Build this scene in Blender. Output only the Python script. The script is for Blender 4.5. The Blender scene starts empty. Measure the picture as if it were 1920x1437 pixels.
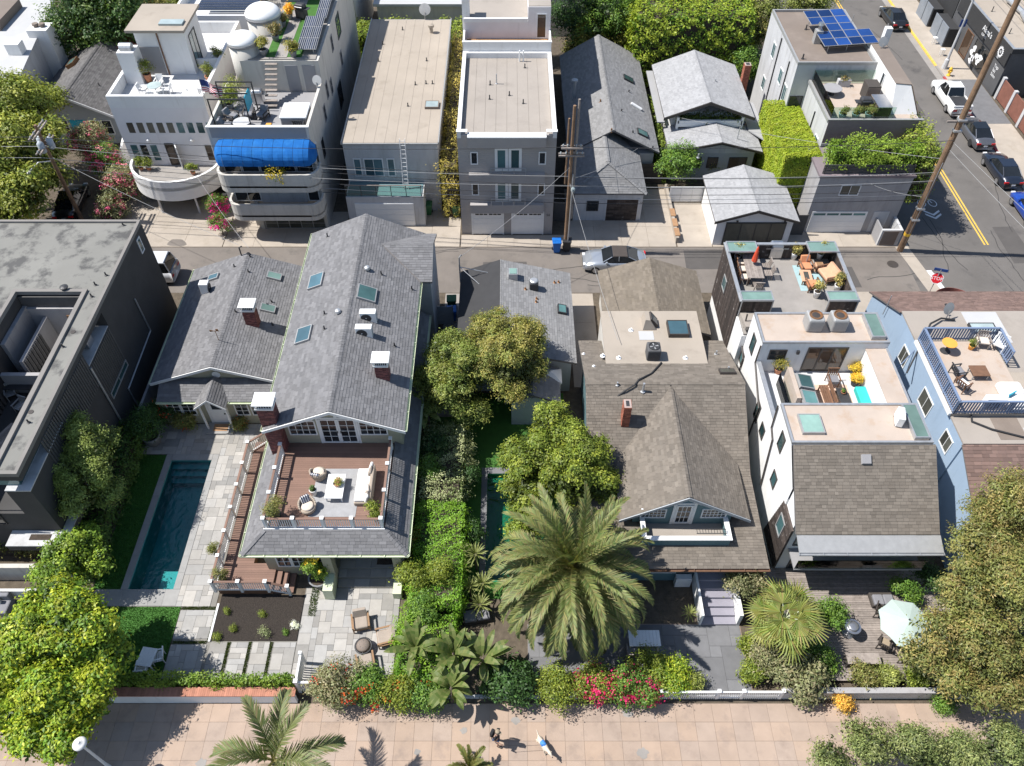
import bpy,math,random
import numpy as np
from mathutils import Vector,Matrix

random.seed(7);RNG=np.random.default_rng(7)
R=math.radians
scene=bpy.context.scene
C=scene.collection

# ------------------------------------------------------------------ camera
CAM_H,CAM_F,CAM_CX,CAM_CY,CAM_TILT=40.0,1500.0,953.0,718.5,R(48.9)
cam=bpy.data.cameras.new('camera');camo=bpy.data.objects.new('camera',cam);C.objects.link(camo)
cam.sensor_width=36.0;cam.lens=36.0*CAM_F/1920.0
cam.shift_x=(960.0-CAM_CX)/1920.0
cam.clip_start=0.5;cam.clip_end=1500
camo.location=(0,0,CAM_H);camo.rotation_euler=(R(90)-CAM_TILT,0,0)
scene.camera=camo

# ------------------------------------------------------------------ daylight
SUN_EL,SUN_AZ=R(56),R(-86) # azimuth clockwise from +Y
w=bpy.data.worlds.new('World');scene.world=w;w.use_nodes=True
nt=w.node_tree;nt.nodes.clear()
sky=nt.nodes.new('ShaderNodeTexSky');sky.sky_type='NISHITA';sky.sun_disc=False
sky.sun_elevation=SUN_EL;sky.sun_rotation=SUN_AZ;sky.air_density=1.0;sky.dust_density=0.6;sky.ozone_density=1.0
bg=nt.nodes.new('ShaderNodeBackground');bg.inputs[1].default_value=0.105
wo=nt.nodes.new('ShaderNodeOutputWorld')
nt.links.new(sky.outputs[0],bg.inputs[0]);nt.links.new(bg.outputs[0],wo.inputs[0])
sl=bpy.data.lights.new('sun','SUN');sl.energy=5.0;sl.angle=R(0.53);sl.color=(1.0,0.965,0.915)
so=bpy.data.objects.new('sun',sl);C.objects.link(so)
sdir=Vector((math.sin(SUN_AZ)*math.cos(SUN_EL),math.cos(SUN_AZ)*math.cos(SUN_EL),math.sin(SUN_EL)))
so.rotation_euler=sdir.to_track_quat('Z','Y').to_euler();so.location=(-40,10,80)
vs=scene.view_settings;vs.view_transform='Standard';vs.look='None';vs.gamma=1;vs.exposure=0.55
vs.use_curve_mapping=False

def at(px,py,z=0.0):
    """point at height z seen at a place of the 1920 wide photograph (survey helper)"""
    a=(px-CAM_CX)/CAM_F;b=-(py-CAM_CY)/CAM_F
    d=Vector((a,math.cos(CAM_TILT)+b*math.sin(CAM_TILT),-math.sin(CAM_TILT)+b*math.cos(CAM_TILT)))
    t=(z-CAM_H)/d.z
    return Vector((t*d.x,t*d.y,z))

# ------------------------------------------------------------------ materials
MATS={}
def M(name,col,rough=.8,var=.12,scale=1.2,bump=0.,bscale=25.,metal=0.,island=0.,obj=0.,col2=None,spec=.4,stain=None,zs=1.,fine=.05,wave=None,coat=0):
    m=bpy.data.materials.new(name);m.use_nodes=True;MATS[name]=m
    t=m.node_tree;N=t.nodes;L=t.links
    p=N['Principled BSDF']
    p.inputs['Roughness'].default_value=rough;p.inputs['Metallic'].default_value=metal
    p.inputs['Specular IOR Level'].default_value=spec
    if coat:p.inputs['Coat Weight'].default_value=coat;p.inputs['Coat Roughness'].default_value=.05
    geo=N.new('ShaderNodeNewGeometry')
    def noise(sc,det=5,r=.6,z=1.):
        n=N.new('ShaderNodeTexNoise');n.inputs['Scale'].default_value=sc;n.inputs['Detail'].default_value=det;src=geo.outputs['Position']
        if z!=1:v=N.new('ShaderNodeVectorMath');v.operation='MULTIPLY';L.new(src,v.inputs[0]);v.inputs[1].default_value=(1,1,z);src=v.outputs[0]
        n.inputs['Roughness'].default_value=r;L.new(src,n.inputs['Vector']);return n
    def math_(op,a,b):
        n=N.new('ShaderNodeMath');n.operation=op
        for k,x in((0,a),(1,b)):
            if isinstance(x,(int,float)):n.inputs[k].default_value=x
            else:L.new(x,n.inputs[k])
        return n.outputs[0]
    def rng(src,lo,hi,f0=.25,f1=.75):
        n=N.new('ShaderNodeMapRange');n.inputs[1].default_value=f0;n.inputs[2].default_value=f1
        n.inputs[3].default_value=lo;n.inputs[4].default_value=hi;L.new(src,n.inputs[0]);return n.outputs[0]
    val=rng(noise(scale).outputs[0],1-var,1+var)
    if fine:val=math_('MULTIPLY',val,rng(noise(60,2).outputs[0],1-fine,1+fine))
    rsrc=None
    if island:rsrc=geo.outputs['Random Per Island'];amt=island
    if obj:
        oi=N.new('ShaderNodeObjectInfo');rsrc=oi.outputs['Random'];amt=obj
    base=None
    rgb=N.new('ShaderNodeRGB');rgb.outputs[0].default_value=(*col,1);base=rgb.outputs[0]
    if rsrc:
        val=math_('MULTIPLY',val,rng(rsrc,1-amt,1+amt,0,1))
        if col2:
            h=math_('FRACT',math_('MULTIPLY',rsrc,37.7),0)
            mx=N.new('ShaderNodeMix');mx.data_type='RGBA';L.new(h,mx.inputs[0]);L.new(base,mx.inputs[6])
            mx.inputs[7].default_value=(*col2,1);base=mx.outputs[2]
    if stain:
        sc,lo,hi,sc_col=stain
        mx=N.new('ShaderNodeMix');mx.data_type='RGBA';L.new(rng(noise(sc,6,.65,zs).outputs[0],0,1,lo,hi),mx.inputs[0])
        L.new(base,mx.inputs[6]);mx.inputs[7].default_value=(*sc_col,1);base=mx.outputs[2]
    mul=N.new('ShaderNodeVectorMath');mul.operation='SCALE';L.new(base,mul.inputs[0]);L.new(val,mul.inputs['Scale'])
    L.new(mul.outputs[0],p.inputs['Base Color'])
    if bump or wave:
        b=N.new('ShaderNodeBump');b.inputs['Strength'].default_value=1
        if wave:
            ax,per,dep=wave
            sx=N.new('ShaderNodeSeparateXYZ');L.new(geo.outputs['Position'],sx.inputs[0])
            hgt=math_('FRACT',math_('DIVIDE',sx.outputs[ax],per),0);b.inputs['Distance'].default_value=dep
            L.new(hgt,b.inputs['Height'])
        else:
            b.inputs['Distance'].default_value=bump;L.new(noise(bscale,4).outputs[0],b.inputs['Height'])
        L.new(b.outputs[0],p.inputs['Normal'])
    return m

def glassy(name,col,rough=.04,spec=.6,var=.25):
    m=M(name,col,rough,var,.8,spec=spec,fine=0,obj=.55);m.node_tree.nodes['Principled BSDF'].inputs['IOR'].default_value=1.5;return m

def clear(name,tint,gl=.06,bump=0,bscale=6):
    """thin clear sheet: tinted see-through with a surface reflection"""
    m=bpy.data.materials.new(name);m.use_nodes=True;MATS[name]=m
    t=m.node_tree;N=t.nodes;L=t.links;N.clear()
    o=N.new('ShaderNodeOutputMaterial');tr=N.new('ShaderNodeBsdfTransparent');tr.inputs[0].default_value=(*tint,1)
    g=N.new('ShaderNodeBsdfGlossy');g.inputs['Roughness'].default_value=.03
    lw=N.new('ShaderNodeFresnel');lw.inputs[0].default_value=1.45
    mx=N.new('ShaderNodeMixShader');L.new(lw.outputs[0],mx.inputs[0]);L.new(tr.outputs[0],mx.inputs[1]);L.new(g.outputs[0],mx.inputs[2])
    if bump:
        ge=N.new('ShaderNodeNewGeometry');n=N.new('ShaderNodeTexNoise');n.inputs['Scale'].default_value=bscale;L.new(ge.outputs['Position'],n.inputs['Vector'])
        b=N.new('ShaderNodeBump');b.inputs['Distance'].default_value=bump;L.new(n.outputs[0],b.inputs['Height'])
        L.new(b.outputs[0],g.inputs['Normal']);L.new(b.outputs[0],lw.inputs['Normal'])
    L.new(mx.outputs[0],o.inputs[0]);return m

def leafmat(name,rough=.5,trans=.3):
    m=bpy.data.materials.new(name);m.use_nodes=True;MATS[name]=m
    t=m.node_tree;N=t.nodes;L=t.links;p=N['Principled BSDF'];o=N['Material Output']
    a=N.new('ShaderNodeAttribute');a.attribute_name='tint'
    L.new(a.outputs['Color'],p.inputs['Base Color']);p.inputs['Roughness'].default_value=rough;p.inputs['Specular IOR Level'].default_value=.35
    tr=N.new('ShaderNodeBsdfTranslucent')
    sc=N.new('ShaderNodeMix');sc.data_type='RGBA';sc.blend_type='MULTIPLY';sc.inputs[0].default_value=1
    L.new(a.outputs['Color'],sc.inputs[6]);sc.inputs[7].default_value=(1.5,1.5,.7,1);L.new(sc.outputs[2],tr.inputs[0])
    mx=N.new('ShaderNodeMixShader');mx.inputs[0].default_value=trans
    L.new(p.outputs[0],mx.inputs[1]);L.new(tr.outputs[0],mx.inputs[2]);L.new(mx.outputs[0],o.inputs[0]);return m

# ------------------------------------------------------------------ objects
WORLD=set()
def root_off(parent):
    if parent is None:return Vector((0,0,0))
    r=parent
    while r.parent:r=r.parent
    return r.location.copy()if r.name in WORLD else Vector((0,0,0))

def tag(o,label=None,cat=None,group=None,kind=None):
    if label:o['label']=label
    if cat:o['category']=cat
    if group:o['group']=group
    if kind:o['kind']=kind
    return o

def thing(name,label,cat,loc=(0,0,0),rz=0.,group=None,world=False):
    o=bpy.data.objects.new(name,None);C.objects.link(o);o.empty_display_size=.3
    o.location=loc;o.rotation_euler=(0,0,rz);tag(o,label,cat,group)
    if world:WORLD.add(o.name)
    return o

def link(name,me,parent):
    o=bpy.data.objects.new(name,me);C.objects.link(o)
    if parent is not None:o.parent=parent
    return o

CUBE={}
CV=[(-.5,-.5,-.5),(.5,-.5,-.5),(.5,.5,-.5),(-.5,.5,-.5),(-.5,-.5,.5),(.5,-.5,.5),(.5,.5,.5),(-.5,.5,.5)]
CF=[(0,3,2,1),(4,5,6,7),(0,1,5,4),(1,2,6,5),(2,3,7,6),(3,0,4,7)]
def piece(name,parent,mat,x0,x1,y0,y1,z0,z1,rz=0):
    """one small box-shaped piece (board, baluster, pane, slab), mesh shared by material"""
    if mat not in CUBE:
        me=bpy.data.meshes.new('piece_'+mat);me.from_pydata(CV,[],CF);me.materials.append(MATS[mat]);CUBE[mat]=me
    o=link(name,CUBE[mat],parent);off=root_off(parent)
    o.location=Vector(((x0+x1)/2,(y0+y1)/2,(z0+z1)/2))-off
    o.scale=(x1-x0,y1-y0,z1-z0);o.rotation_euler=(0,0,rz)
    return o

def smooth_by(me,smooth):
    if smooth:me.polygons.foreach_set('use_smooth',[True]*len(me.polygons))

class Fr:
    """a wall face: u along it, v up, n outwards"""
    def __init__(s,o,u,n,v=(0,0,1)):s.o=Vector(o);s.u=Vector(u).normalized();s.n=Vector(n).normalized();s.v=Vector(v).normalized()
    def p(s,u,v,n=0.):return s.o+s.u*u+s.v*v+s.n*n
def front(x,y,z=0):return Fr((x,y,z),(1,0,0),(0,-1,0))
def left(x,y,z=0):return Fr((x,y,z),(0,1,0),(-1,0,0))
def right(x,y,z=0):return Fr((x,y,z),(0,1,0),(1,0,0))
def back(x,y,z=0):return Fr((x,y,z),(1,0,0),(0,1,0))

class MB:
    def __init__(s):s.v=[];s.f=[]
    def poly(s,pts):
        i=len(s.v);s.v+=[tuple(p)for p in pts];s.f.append(tuple(range(i,i+len(pts))));return s
    def hexa(s,P):
        i=len(s.v);s.v+=[tuple(p)for p in P];s.f+=[tuple(i+k for k in f)for f in CF];return s
    def box(s,x0,x1,y0,y1,z0,z1):
        return s.hexa([(x0,y0,z0),(x1,y0,z0),(x1,y1,z0),(x0,y1,z0),(x0,y0,z1),(x1,y0,z1),(x1,y1,z1),(x0,y1,z1)])
    def obox(s,fr,u0,u1,v0,v1,n0,n1):
        return s.hexa([fr.p(u0,v0,n0),fr.p(u1,v0,n0),fr.p(u1,v0,n1),fr.p(u0,v0,n1),fr.p(u0,v1,n0),fr.p(u1,v1,n0),fr.p(u1,v1,n1),fr.p(u0,v1,n1)])
    def prism(s,pts,z0,z1):
        n=len(pts);i=len(s.v)
        s.v+=[(p[0],p[1],z0)for p in pts]+[(p[0],p[1],z1)for p in pts]
        s.f.append(tuple(range(i+n-1,i-1,-1)));s.f.append(tuple(range(i+n,i+2*n)))
        for k in range(n):s.f.append((i+k,i+(k+1)%n,i+n+(k+1)%n,i+n+k))
        return s
    def slab(s,pts,d):
        """planar polygon pts given a thickness vector d"""
        n=len(pts);i=len(s.v);d=Vector(d)
        s.v+=[tuple(p)for p in pts]+[tuple(Vector(p)+d)for p in pts]
        s.f.append(tuple(range(i,i+n)));s.f.append(tuple(range(i+2*n-1,i+n-1,-1)))
        for k in range(n):s.f.append((i+k,i+n+k,i+n+(k+1)%n,i+(k+1)%n))
        return s
    def tube(s,pts,r,n=8,caps=True):
        pts=[Vector(p)for p in pts];m=len(pts);rs=r if isinstance(r,(list,tuple))else[r]*m
        i=len(s.v);prev=None
        for k,p in enumerate(pts):
            d=(pts[min(k+1,m-1)]-pts[max(k-1,0)]).normalized()
            if prev is None:a=d.orthogonal().normalized()
            else:
                a=prev-d*prev.dot(d);a=a.normalized()if a.length>1e-5 else d.orthogonal().normalized()
            prev=a;b=d.cross(a)
            for j in range(n):
                t=2*math.pi*j/n;s.v.append(tuple(p+(a*math.cos(t)+b*math.sin(t))*rs[k]))
        for k in range(m-1):
            for j in range(n):
                s.f.append((i+k*n+j,i+k*n+(j+1)%n,i+(k+1)*n+(j+1)%n,i+(k+1)*n+j))
        if caps:s.f.append(tuple(range(i+n-1,i-1,-1)));s.f.append(tuple(range(i+(m-1)*n,i+m*n)))
        return s
    def lathe(s,prof,c=(0,0,0),n=16,sx=1.,sy=1.):
        i=len(s.v)
        for r,z in prof:
            for j in range(n):
                t=2*math.pi*j/n;s.v.append((c[0]+r*math.cos(t)*sx,c[1]+r*math.sin(t)*sy,c[2]+z))
        m=len(prof)
        for k in range(m-1):
            for j in range(n):s.f.append((i+k*n+j,i+k*n+(j+1)%n,i+(k+1)*n+(j+1)%n,i+(k+1)*n+j))
        s.f.append(tuple(range(i+n-1,i-1,-1)));s.f.append(tuple(range(i+(m-1)*n,i+m*n)))
        return s
    def rbox(s,x0,x1,y0,y1,z0,z1,r=.06,n=3):
        """box with rounded vertical edges and a softened top"""
        r=min(r,(x1-x0)*.49,(y1-y0)*.49);rings=[]
        zt=min(r,(z1-z0)*.5)
        for z,ins in((z0,0),(z1-zt,0),(z1-zt*.3,r*.3),(z1,r*.9)):
            ring=[]
            for(qx,qy,a0)in((x1,y1,0),(x0,y1,90),(x0,y0,180),(x1,y0,270)):
                sx=1 if qx==x1 else-1;sy=1 if qy==y1 else-1
                for k in range(n+1):
                    t=R(a0+90*k/n);ring.append((qx-sx*(r)+(r-ins)*math.cos(t),qy-sy*(r)+(r-ins)*math.sin(t),z))
            rings.append(ring)
        i=len(s.v);m=len(rings[0])
        for q in rings:s.v+=q
        for k in range(len(rings)-1):
            for j in range(m):s.f.append((i+k*m+j,i+k*m+(j+1)%m,i+(k+1)*m+(j+1)%m,i+(k+1)*m+j))
        s.f.append(tuple(range(i+m-1,i-1,-1)));s.f.append(tuple(range(i+3*m,i+4*m)))
        return s
    def mesh(s,name,mat,off=Vector((0,0,0)),smooth=False):
        me=bpy.data.meshes.new(name)
        me.from_pydata([(a-off.x,b-off.y,c-off.z)for a,b,c in s.v],[],s.f)
        me.materials.append(MATS[mat]);smooth_by(me,smooth);return me
    def build(s,name,mat,parent=None,smooth=False,kind=None):
        o=link(name,s.mesh(name,mat,root_off(parent),smooth),parent)
        if kind:o['kind']=kind
        return o
    def each(s,name,mat,parent=None,smooth=False):
        """every separate island becomes a part of its own"""
        rt=list(range(len(s.v)))
        def find(a):
            while rt[a]!=a:rt[a]=rt[rt[a]];a=rt[a]
            return a
        for f in s.f:
            for k in f[1:]:rt[find(k)]=find(f[0])
        g={}
        for f in s.f:g.setdefault(find(f[0]),[]).append(f)
        o=None
        for fs in g.values():
            ids=sorted({k for f in fs for k in f});mp={k:i for i,k in enumerate(ids)};m=MB();m.v=[s.v[k]for k in ids];m.f=[tuple(mp[k]for k in f)for f in fs]
            o=m.build(name,mat,parent,smooth)
        return o
    def place(s,name,mat,loc,rz=0):
        o=link(name,s.mesh(name,mat),None);o.location=loc;o.rotation_euler=(0,0,rz);return o

def copy_tree(o,loc=None,rz=None,label=None,group=None,parent=None):
    c=o.copy();C.objects.link(c);c.parent=parent
    if loc is not None:c.location=loc
    if rz is not None:c.rotation_euler=(0,0,rz)
    if label:c['label']=label
    if group:c['group']=group
    for ch in o.children:copy_tree(ch,parent=c)
    return c

def struct(name,mb,mat,parent=None):
    o=mb.build(name,mat,parent)
    if parent is None:o['kind']='structure'
    return o

# ------------------------------------------------------------------ shingles, windows, roofs
def shingles(parent,pts,mat,course=.17,wmin=.22,wmax=.5,lift=.018,name='shingles'):
    """real lapped tabs over a convex roof plane; pts[0]->pts[1] is the eave"""
    P=[Vector(p)for p in pts];u=(P[1]-P[0]).normalized()
    nrm=(P[1]-P[0]).cross(P[2]-P[0]).normalized()
    if nrm.z<0:nrm=-nrm
    v=nrm.cross(u).normalized()
    if(sum(P,Vector())/len(P)-P[0]).dot(v)<0:v=-v
    Q=[((p-P[0]).dot(u),(p-P[0]).dot(v))for p in P]
    vmax=max(q[1]for q in Q)
    def span(h):
        xs=[]
        for k in range(len(Q)):
            a,b=Q[k],Q[(k+1)%len(Q)]
            if(a[1]-h)*(b[1]-h)<=0:
                if abs(a[1]-b[1])<1e-6:xs+=[a[0],b[0]]
                else:xs.append(a[0]+(b[0]-a[0])*(h-a[1])/(b[1]-a[1]))
        return(min(xs),max(xs))if xs else(0,0)
    mb=MB();h=0;o=P[0]+nrm*.006
    while h<vmax-.02:
        h1=min(h+course+.02,vmax-.001);a0,b0=span(min(h+1e-4,vmax));a1,b1=span(h1)
        x=min(a0,a1)-random.random()*wmax
        hi=max(b0,b1)
        while x<hi:
            x1=x+random.uniform(wmin,wmax)
            l0,r0=max(x+.004,a0),min(x1-.004,b0);l1,r1=max(x+.004,a1),min(x1-.004,b1)
            if r0-l0>.01 or r1-l1>.01:
                r0=max(r0,l0);r1=max(r1,l1);lf=lift*random.uniform(.7,1.4);i=len(mb.v)
                for(s_,t_,n_)in((l0,h,lf),(r0,h,lf),(r1,h1,.001),(l1,h1,.001),(l0,h,0),(r0,h,0)):
                    mb.v.append(tuple(o+u*s_+v*t_+nrm*n_))
                mb.f+=[(i,i+1,i+2,i+3),(i+4,i+5,i+1,i)]
            x=x1
        h+=course
    ob=mb.build(name,mat,parent);ob['kind']='stuff';return ob

def ridge_caps(parent,a,b,mat,wdt=.16,step=.2):
    a,b=Vector(a),Vector(b);d=(b-a);n=max(2,int(d.length/step));d.normalize()
    s=Vector((-d.y,d.x,0)).normalized();up=s.cross(d);up=up if up.z>0 else-up
    mb=MB()
    for k in range(n):
        p0=a.lerp(b,k/n);p1=a.lerp(b,(k+1.1)/n)
        for sg in(1,-1):
            mb.poly([p0+up*.035,p0+s*sg*wdt-Vector((0,0,.055))+up*.035,p1+s*sg*wdt-Vector((0,0,.055))+up*.02,p1+up*.02])
    ob=mb.build('ridge_cap',mat,parent);ob['kind']='stuff';return ob

def window(parent,fr,u,v,wd,ht,nx=1,ny=1,frame='white_trim',glass='window_glass',fw=.07,dp=.05,bar=.035,name='window',sill=False):
    mb=MB()
    mb.obox(fr,u,u+fw,v,v+ht,-.02,dp).obox(fr,u+wd-fw,u+wd,v,v+ht,-.02,dp)
    mb.obox(fr,u+fw,u+wd-fw,v+ht-fw,v+ht,-.02,dp).obox(fr,u+fw,u+wd-fw,v,v+fw,-.02,dp)
    iw,ih=wd-2*fw,ht-2*fw
    for k in range(1,nx):x=u+fw+iw*k/nx;mb.obox(fr,x-bar/2,x+bar/2,v+fw,v+ht-fw,-.02,dp*.7)
    for k in range(1,ny):y=v+fw+ih*k/ny;mb.obox(fr,u+fw,u+wd-fw,y-bar/2,y+bar/2,-.02,dp*.65)
    if sill:mb.obox(fr,u-.06,u+wd+.06,v-.06,v,-.02,dp+.07)
    o=mb.build(name,frame,parent)
    for i in range(nx):
        for j in range(ny):
            p=MB().obox(fr,u+fw+iw*i/nx+.004,u+fw+iw*(i+1)/nx-.004,v+fw+ih*j/ny+.004,v+fw+ih*(j+1)/ny-.004,.003,.014)
            p.build('pane',glass,o)
    return o

def gable(parent,x0,x1,y0,y1,ze,zr,mat,under,axis='y',xr=None,th=.14,trim='white_trim',sh=True,course=.17,wmin=.22,wmax=.5,name='roof',caps=True):
    """gable roof with ridge along axis; returns the roof part"""
    mb=MB()
    if axis=='y':
        xm=(x0+x1)/2 if xr is None else xr
        A=[(x0,y1,ze),(x0,y0,ze),(xm,y0,zr),(xm,y1,zr)];B=[(x1,y0,ze),(x1,y1,ze),(xm,y1,zr),(xm,y0,zr)]
        rd=((xm,y0,zr),(xm,y1,zr))
    else:
        ym=(y0+y1)/2 if xr is None else xr
        A=[(x0,y0,ze),(x1,y0,ze),(x1,ym,zr),(x0,ym,zr)];B=[(x1,y1,ze),(x0,y1,ze),(x0,ym,zr),(x1,ym,zr)]
        rd=((x0,ym,zr),(x1,ym,zr))
    mb.slab(A,(0,0,-th)).slab(B,(0,0,-th))
    o=mb.build(name,under,parent)
    if sh:
        shingles(o,A,mat,course,wmin,wmax);shingles(o,B,mat,course,wmin,wmax)
        if caps:ridge_caps(o,rd[0],rd[1],mat)
    return o

def walls(parent,x0,x1,y0,y1,z0,z1,mat,name='wall'):
    return MB().box(x0,x1,y0,y1,z0,z1).build(name,mat,parent)

def parapet(parent,x0,x1,y0,y1,z0,z1,t,mat,cap=None,sides='lrfb',name='parapet'):
    mb=MB()
    if 'l' in sides:mb.box(x0,x0+t,y0,y1,z0,z1)
    if 'r' in sides:mb.box(x1-t,x1,y0,y1,z0,z1)
    if 'f' in sides:mb.box(x0+t*('l' in sides),x1-t*('r' in sides),y0,y0+t,z0,z1)
    if 'b' in sides:mb.box(x0+t*('l' in sides),x1-t*('r' in sides),y1-t,y1,z0,z1)
    o=mb.build(name,mat,parent)
    if cap:
        e=.03;mc=MB();za,zb=z1+.002,z1+.05
        if 'l' in sides:mc.box(x0-e,x0+t+e,y0-e,y1+e,za,zb)
        if 'r' in sides:mc.box(x1-t-e,x1+e,y0-e,y1+e,za,zb)
        if 'f' in sides:mc.box(x0+(t+e if 'l' in sides else-e),x1-(t+e if 'r' in sides else-e),y0-e,y0+t+e,za,zb)
        if 'b' in sides:mc.box(x0+(t+e if 'l' in sides else-e),x1-(t+e if 'r' in sides else-e),y1-t-e,y1+e,za,zb)
        mc.build('coping',cap,o)
    return o

def vent(parent,x,y,z,h=.35,r=.045,mat='dark_metal',hood=True):
    mb=MB().tube([(x,y,z-.1),(x,y,z+h)],r,7)
    if hood:mb.lathe([(r*2.2,0),(r*2.2,.03),(r,.05)],(x,y,z),8)
    return mb.build('vent_pipe',mat,parent)

def skylight(parent,c,wd,dp,slope=(0,0,1),udir=(1,0,0),h=.14,frame='pale_metal',glass='sky_glass'):
    n=Vector(slope).normalized();u=Vector(udir);u=(u-n*u.dot(n)).normalized();v=n.cross(u)
    f=Fr(c,u,n,v);mb=MB();t=.06
    mb.obox(f,-wd/2,wd/2,-dp/2,dp/2,-.1,h*.8)
    mb.obox(f,-wd/2,-wd/2+t,-dp/2,dp/2,h*.8,h).obox(f,wd/2-t,wd/2,-dp/2,dp/2,h*.8,h)
    mb.obox(f,-wd/2+t,wd/2-t,-dp/2,-dp/2+t,h*.8,h).obox(f,-wd/2+t,wd/2-t,dp/2-t,dp/2,h*.8,h)
    o=mb.build('skylight',frame,parent)
    MB().obox(f,-wd/2+t+.004,wd/2-t-.004,-dp/2+t+.004,dp/2-t-.004,h*.81,h*.93).build('pane',glass,o)
    return o

def text_mesh(name,s,mat,fr,u,v,size,parent,n=.006,align='LEFT',depth=.004):
    cu=bpy.data.curves.new(name,'FONT');cu.body=s;cu.size=size;cu.extrude=depth;cu.align_x=align;cu.resolution_u=3
    tmp=bpy.data.objects.new('tmp_text',cu);C.objects.link(tmp)
    bpy.context.view_layer.update();me=bpy.data.meshes.new_from_object(tmp.evaluated_get(bpy.context.evaluated_depsgraph_get()))
    bpy.data.objects.remove(tmp);bpy.data.curves.remove(cu)
    off=root_off(parent)
    for ve in me.vertices:ve.co=fr.p(u+ve.co.x,v+ve.co.y,n+ve.co.z)-off
    me.materials.clear();me.materials.append(MATS[mat]);return link(name,me,parent)
# ------------------------------------------------------------------ palette
M('asphalt',(.125,.115,.106),.9,.16,.35,.004,60,stain=(.5,.56,.74,(.075,.07,.068)))
M('alley_asphalt',(.165,.145,.128),.9,.16,.5,.004,60,stain=(.8,.55,.75,(.1,.092,.085)))
M('concrete',(.35,.305,.255),.9,.12,.7,.002,40,stain=(.9,.55,.8,(.28,.24,.19)),obj=.05)
M('concrete_grey',(.27,.25,.23),.9,.14,.8,.002,40,stain=(1.2,.55,.8,(.21,.195,.175)))
M('walk_slab',(.368,.272,.205),.9,.10,.9,.002,40,obj=.05,col2=(.33,.26,.212),stain=(1.1,.52,.72,(.275,.212,.172)))
M('walk_bed',(.30,.228,.183),.95,.1)
M('soil',(.055,.042,.032),.95,.35,5,.03,18)
M('garden_soil',(.10,.08,.058),.95,.35,3,.03,14)
M('stone',(.34,.32,.29),.8,.10,2.5,.003,30,obj=.24,col2=(.28,.275,.265))
M('stone_joint',(.2,.19,.17),.95,.1)
M('coping_stone',(.275,.27,.26),.8,.1,2,.002,30,obj=.06)
M('bluestone',(.155,.155,.16),.8,.12,2,.003,30,obj=.12)
M('pool_plaster',(.085,.30,.31),.7,.15,2)
M('pool_tile',(.10,.36,.36),.4,.2,12)
M('green_plaster',(.02,.17,.075),.7,.15,2)
clear('pool_water',(.50,.80,.80),bump=.05,bscale=3.2)
clear('rail_glass',(.80,.90,.86))
clear('sky_pane',(.60,.75,.72))
M('grey_shingle',(.17,.167,.17),.9,.08,.8,.002,60,island=.17,col2=(.148,.146,.15),stain=(.5,.54,.8,(.14,.138,.14)))
M('brown_shingle',(.17,.147,.122),.9,.08,.8,.002,60,island=.17,col2=(.145,.124,.102),stain=(.5,.54,.8,(.14,.122,.103)))
M('tan_shingle',(.18,.152,.12),.9,.08,.8,.002,60,island=.14,col2=(.155,.13,.1),stain=(.5,.52,.8,(.14,.118,.095)))
M('silver_shingle',(.31,.31,.315),.9,.05,.8,.002,60,island=.10)
M('ash_shingle',(.205,.203,.203),.9,.06,.8,.002,60,island=.14)
M('old_shingle',(.115,.11,.107),.9,.1,.8,.002,60,island=.22)
M('red_shingle',(.175,.115,.095),.9,.1,.8,.002,60,island=.22,col2=(.15,.10,.085))
M('roof_under',(.13,.12,.115),.9,.1)
M('flat_roof',(.335,.29,.24),.92,.09,.35,.002,50,stain=(.6,.56,.75,(.27,.232,.19)))
M('grey_flat_roof',(.31,.275,.24),.92,.09,.35,.002,50,stain=(.6,.54,.75,(.26,.23,.2)))
M('pink_roof',(.41,.34,.285),.92,.10,.6,.002,50,stain=(1.1,.52,.72,(.38,.28,.205)))
M('brown_flat_roof',(.19,.155,.13),.92,.1,.5,.002,50,stain=(.7,.5,.8,(.23,.19,.16)))
M('black_roof',(.20,.196,.178),.9,.12,.3,.002,30,stain=(.7,.5,.62,(.085,.083,.08)))
M('black_membrane',(.032,.032,.034),.75,.15,1.5)
M('white_roof',(.42,.42,.42),.9,.06,.6)
M('white_deck',(.56,.56,.56),.9,.07,.8,stain=(1.0,.55,.8,(.48,.48,.48)))
M('white_stucco',(.70,.695,.685),.9,.05,1.0,.003,30,stain=(2.2,.56,.8,(.55,.53,.50)),zs=.12)
M('pink_stucco',(.69,.665,.665),.9,.05,1.0,.003,30,stain=(2.2,.58,.82,(.56,.53,.52)),zs=.12)
M('cream_stucco',(.52,.495,.45),.9,.08,.7,.003,40,stain=(2.4,.5,.78,(.37,.345,.31)),zs=.12)
M('grey_stucco',(.33,.32,.32),.9,.10,.6,.003,30,stain=(2.0,.5,.78,(.24,.23,.23)),zs=.15)
M('light_grey_stucco',(.47,.47,.475),.9,.09,.6,.003,30,stain=(2.2,.5,.8,(.32,.315,.31)),zs=.12)
M('dark_grey_paint',(.27,.265,.27),.85,.06,1)
M('black_stucco',(.055,.053,.052),.85,.15,.8,.003,40)
M('black_trim',(.2,.186,.172),.8,.1,1)
M('black_slat',(.085,.082,.08),.7,.15,2)
M('taupe_siding',(.35,.33,.32),.85,.06,.8,wave=(2,.17,.012))
M('grey_siding',(.36,.38,.40),.85,.05,.8,wave=(2,.14,.012))
M('teal_siding',(.11,.19,.21),.8,.06,.8,wave=(2,.13,.012))
M('olive_siding',(.37,.35,.26),.85,.06,.8,wave=(2,.13,.010))
M('plum_siding',(.2,.165,.175),.8,.1,1,wave=(2,.12,.012))
M('blue_stucco',(.29,.38,.49),.9,.05,.6,.002,40,stain=(2.2,.55,.8,(.24,.32,.42)),zs=.12)
M('blue_paint',(.16,.21,.31),.6,.08,2)
M('white_trim',(.72,.72,.71),.55,.04,2)
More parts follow.
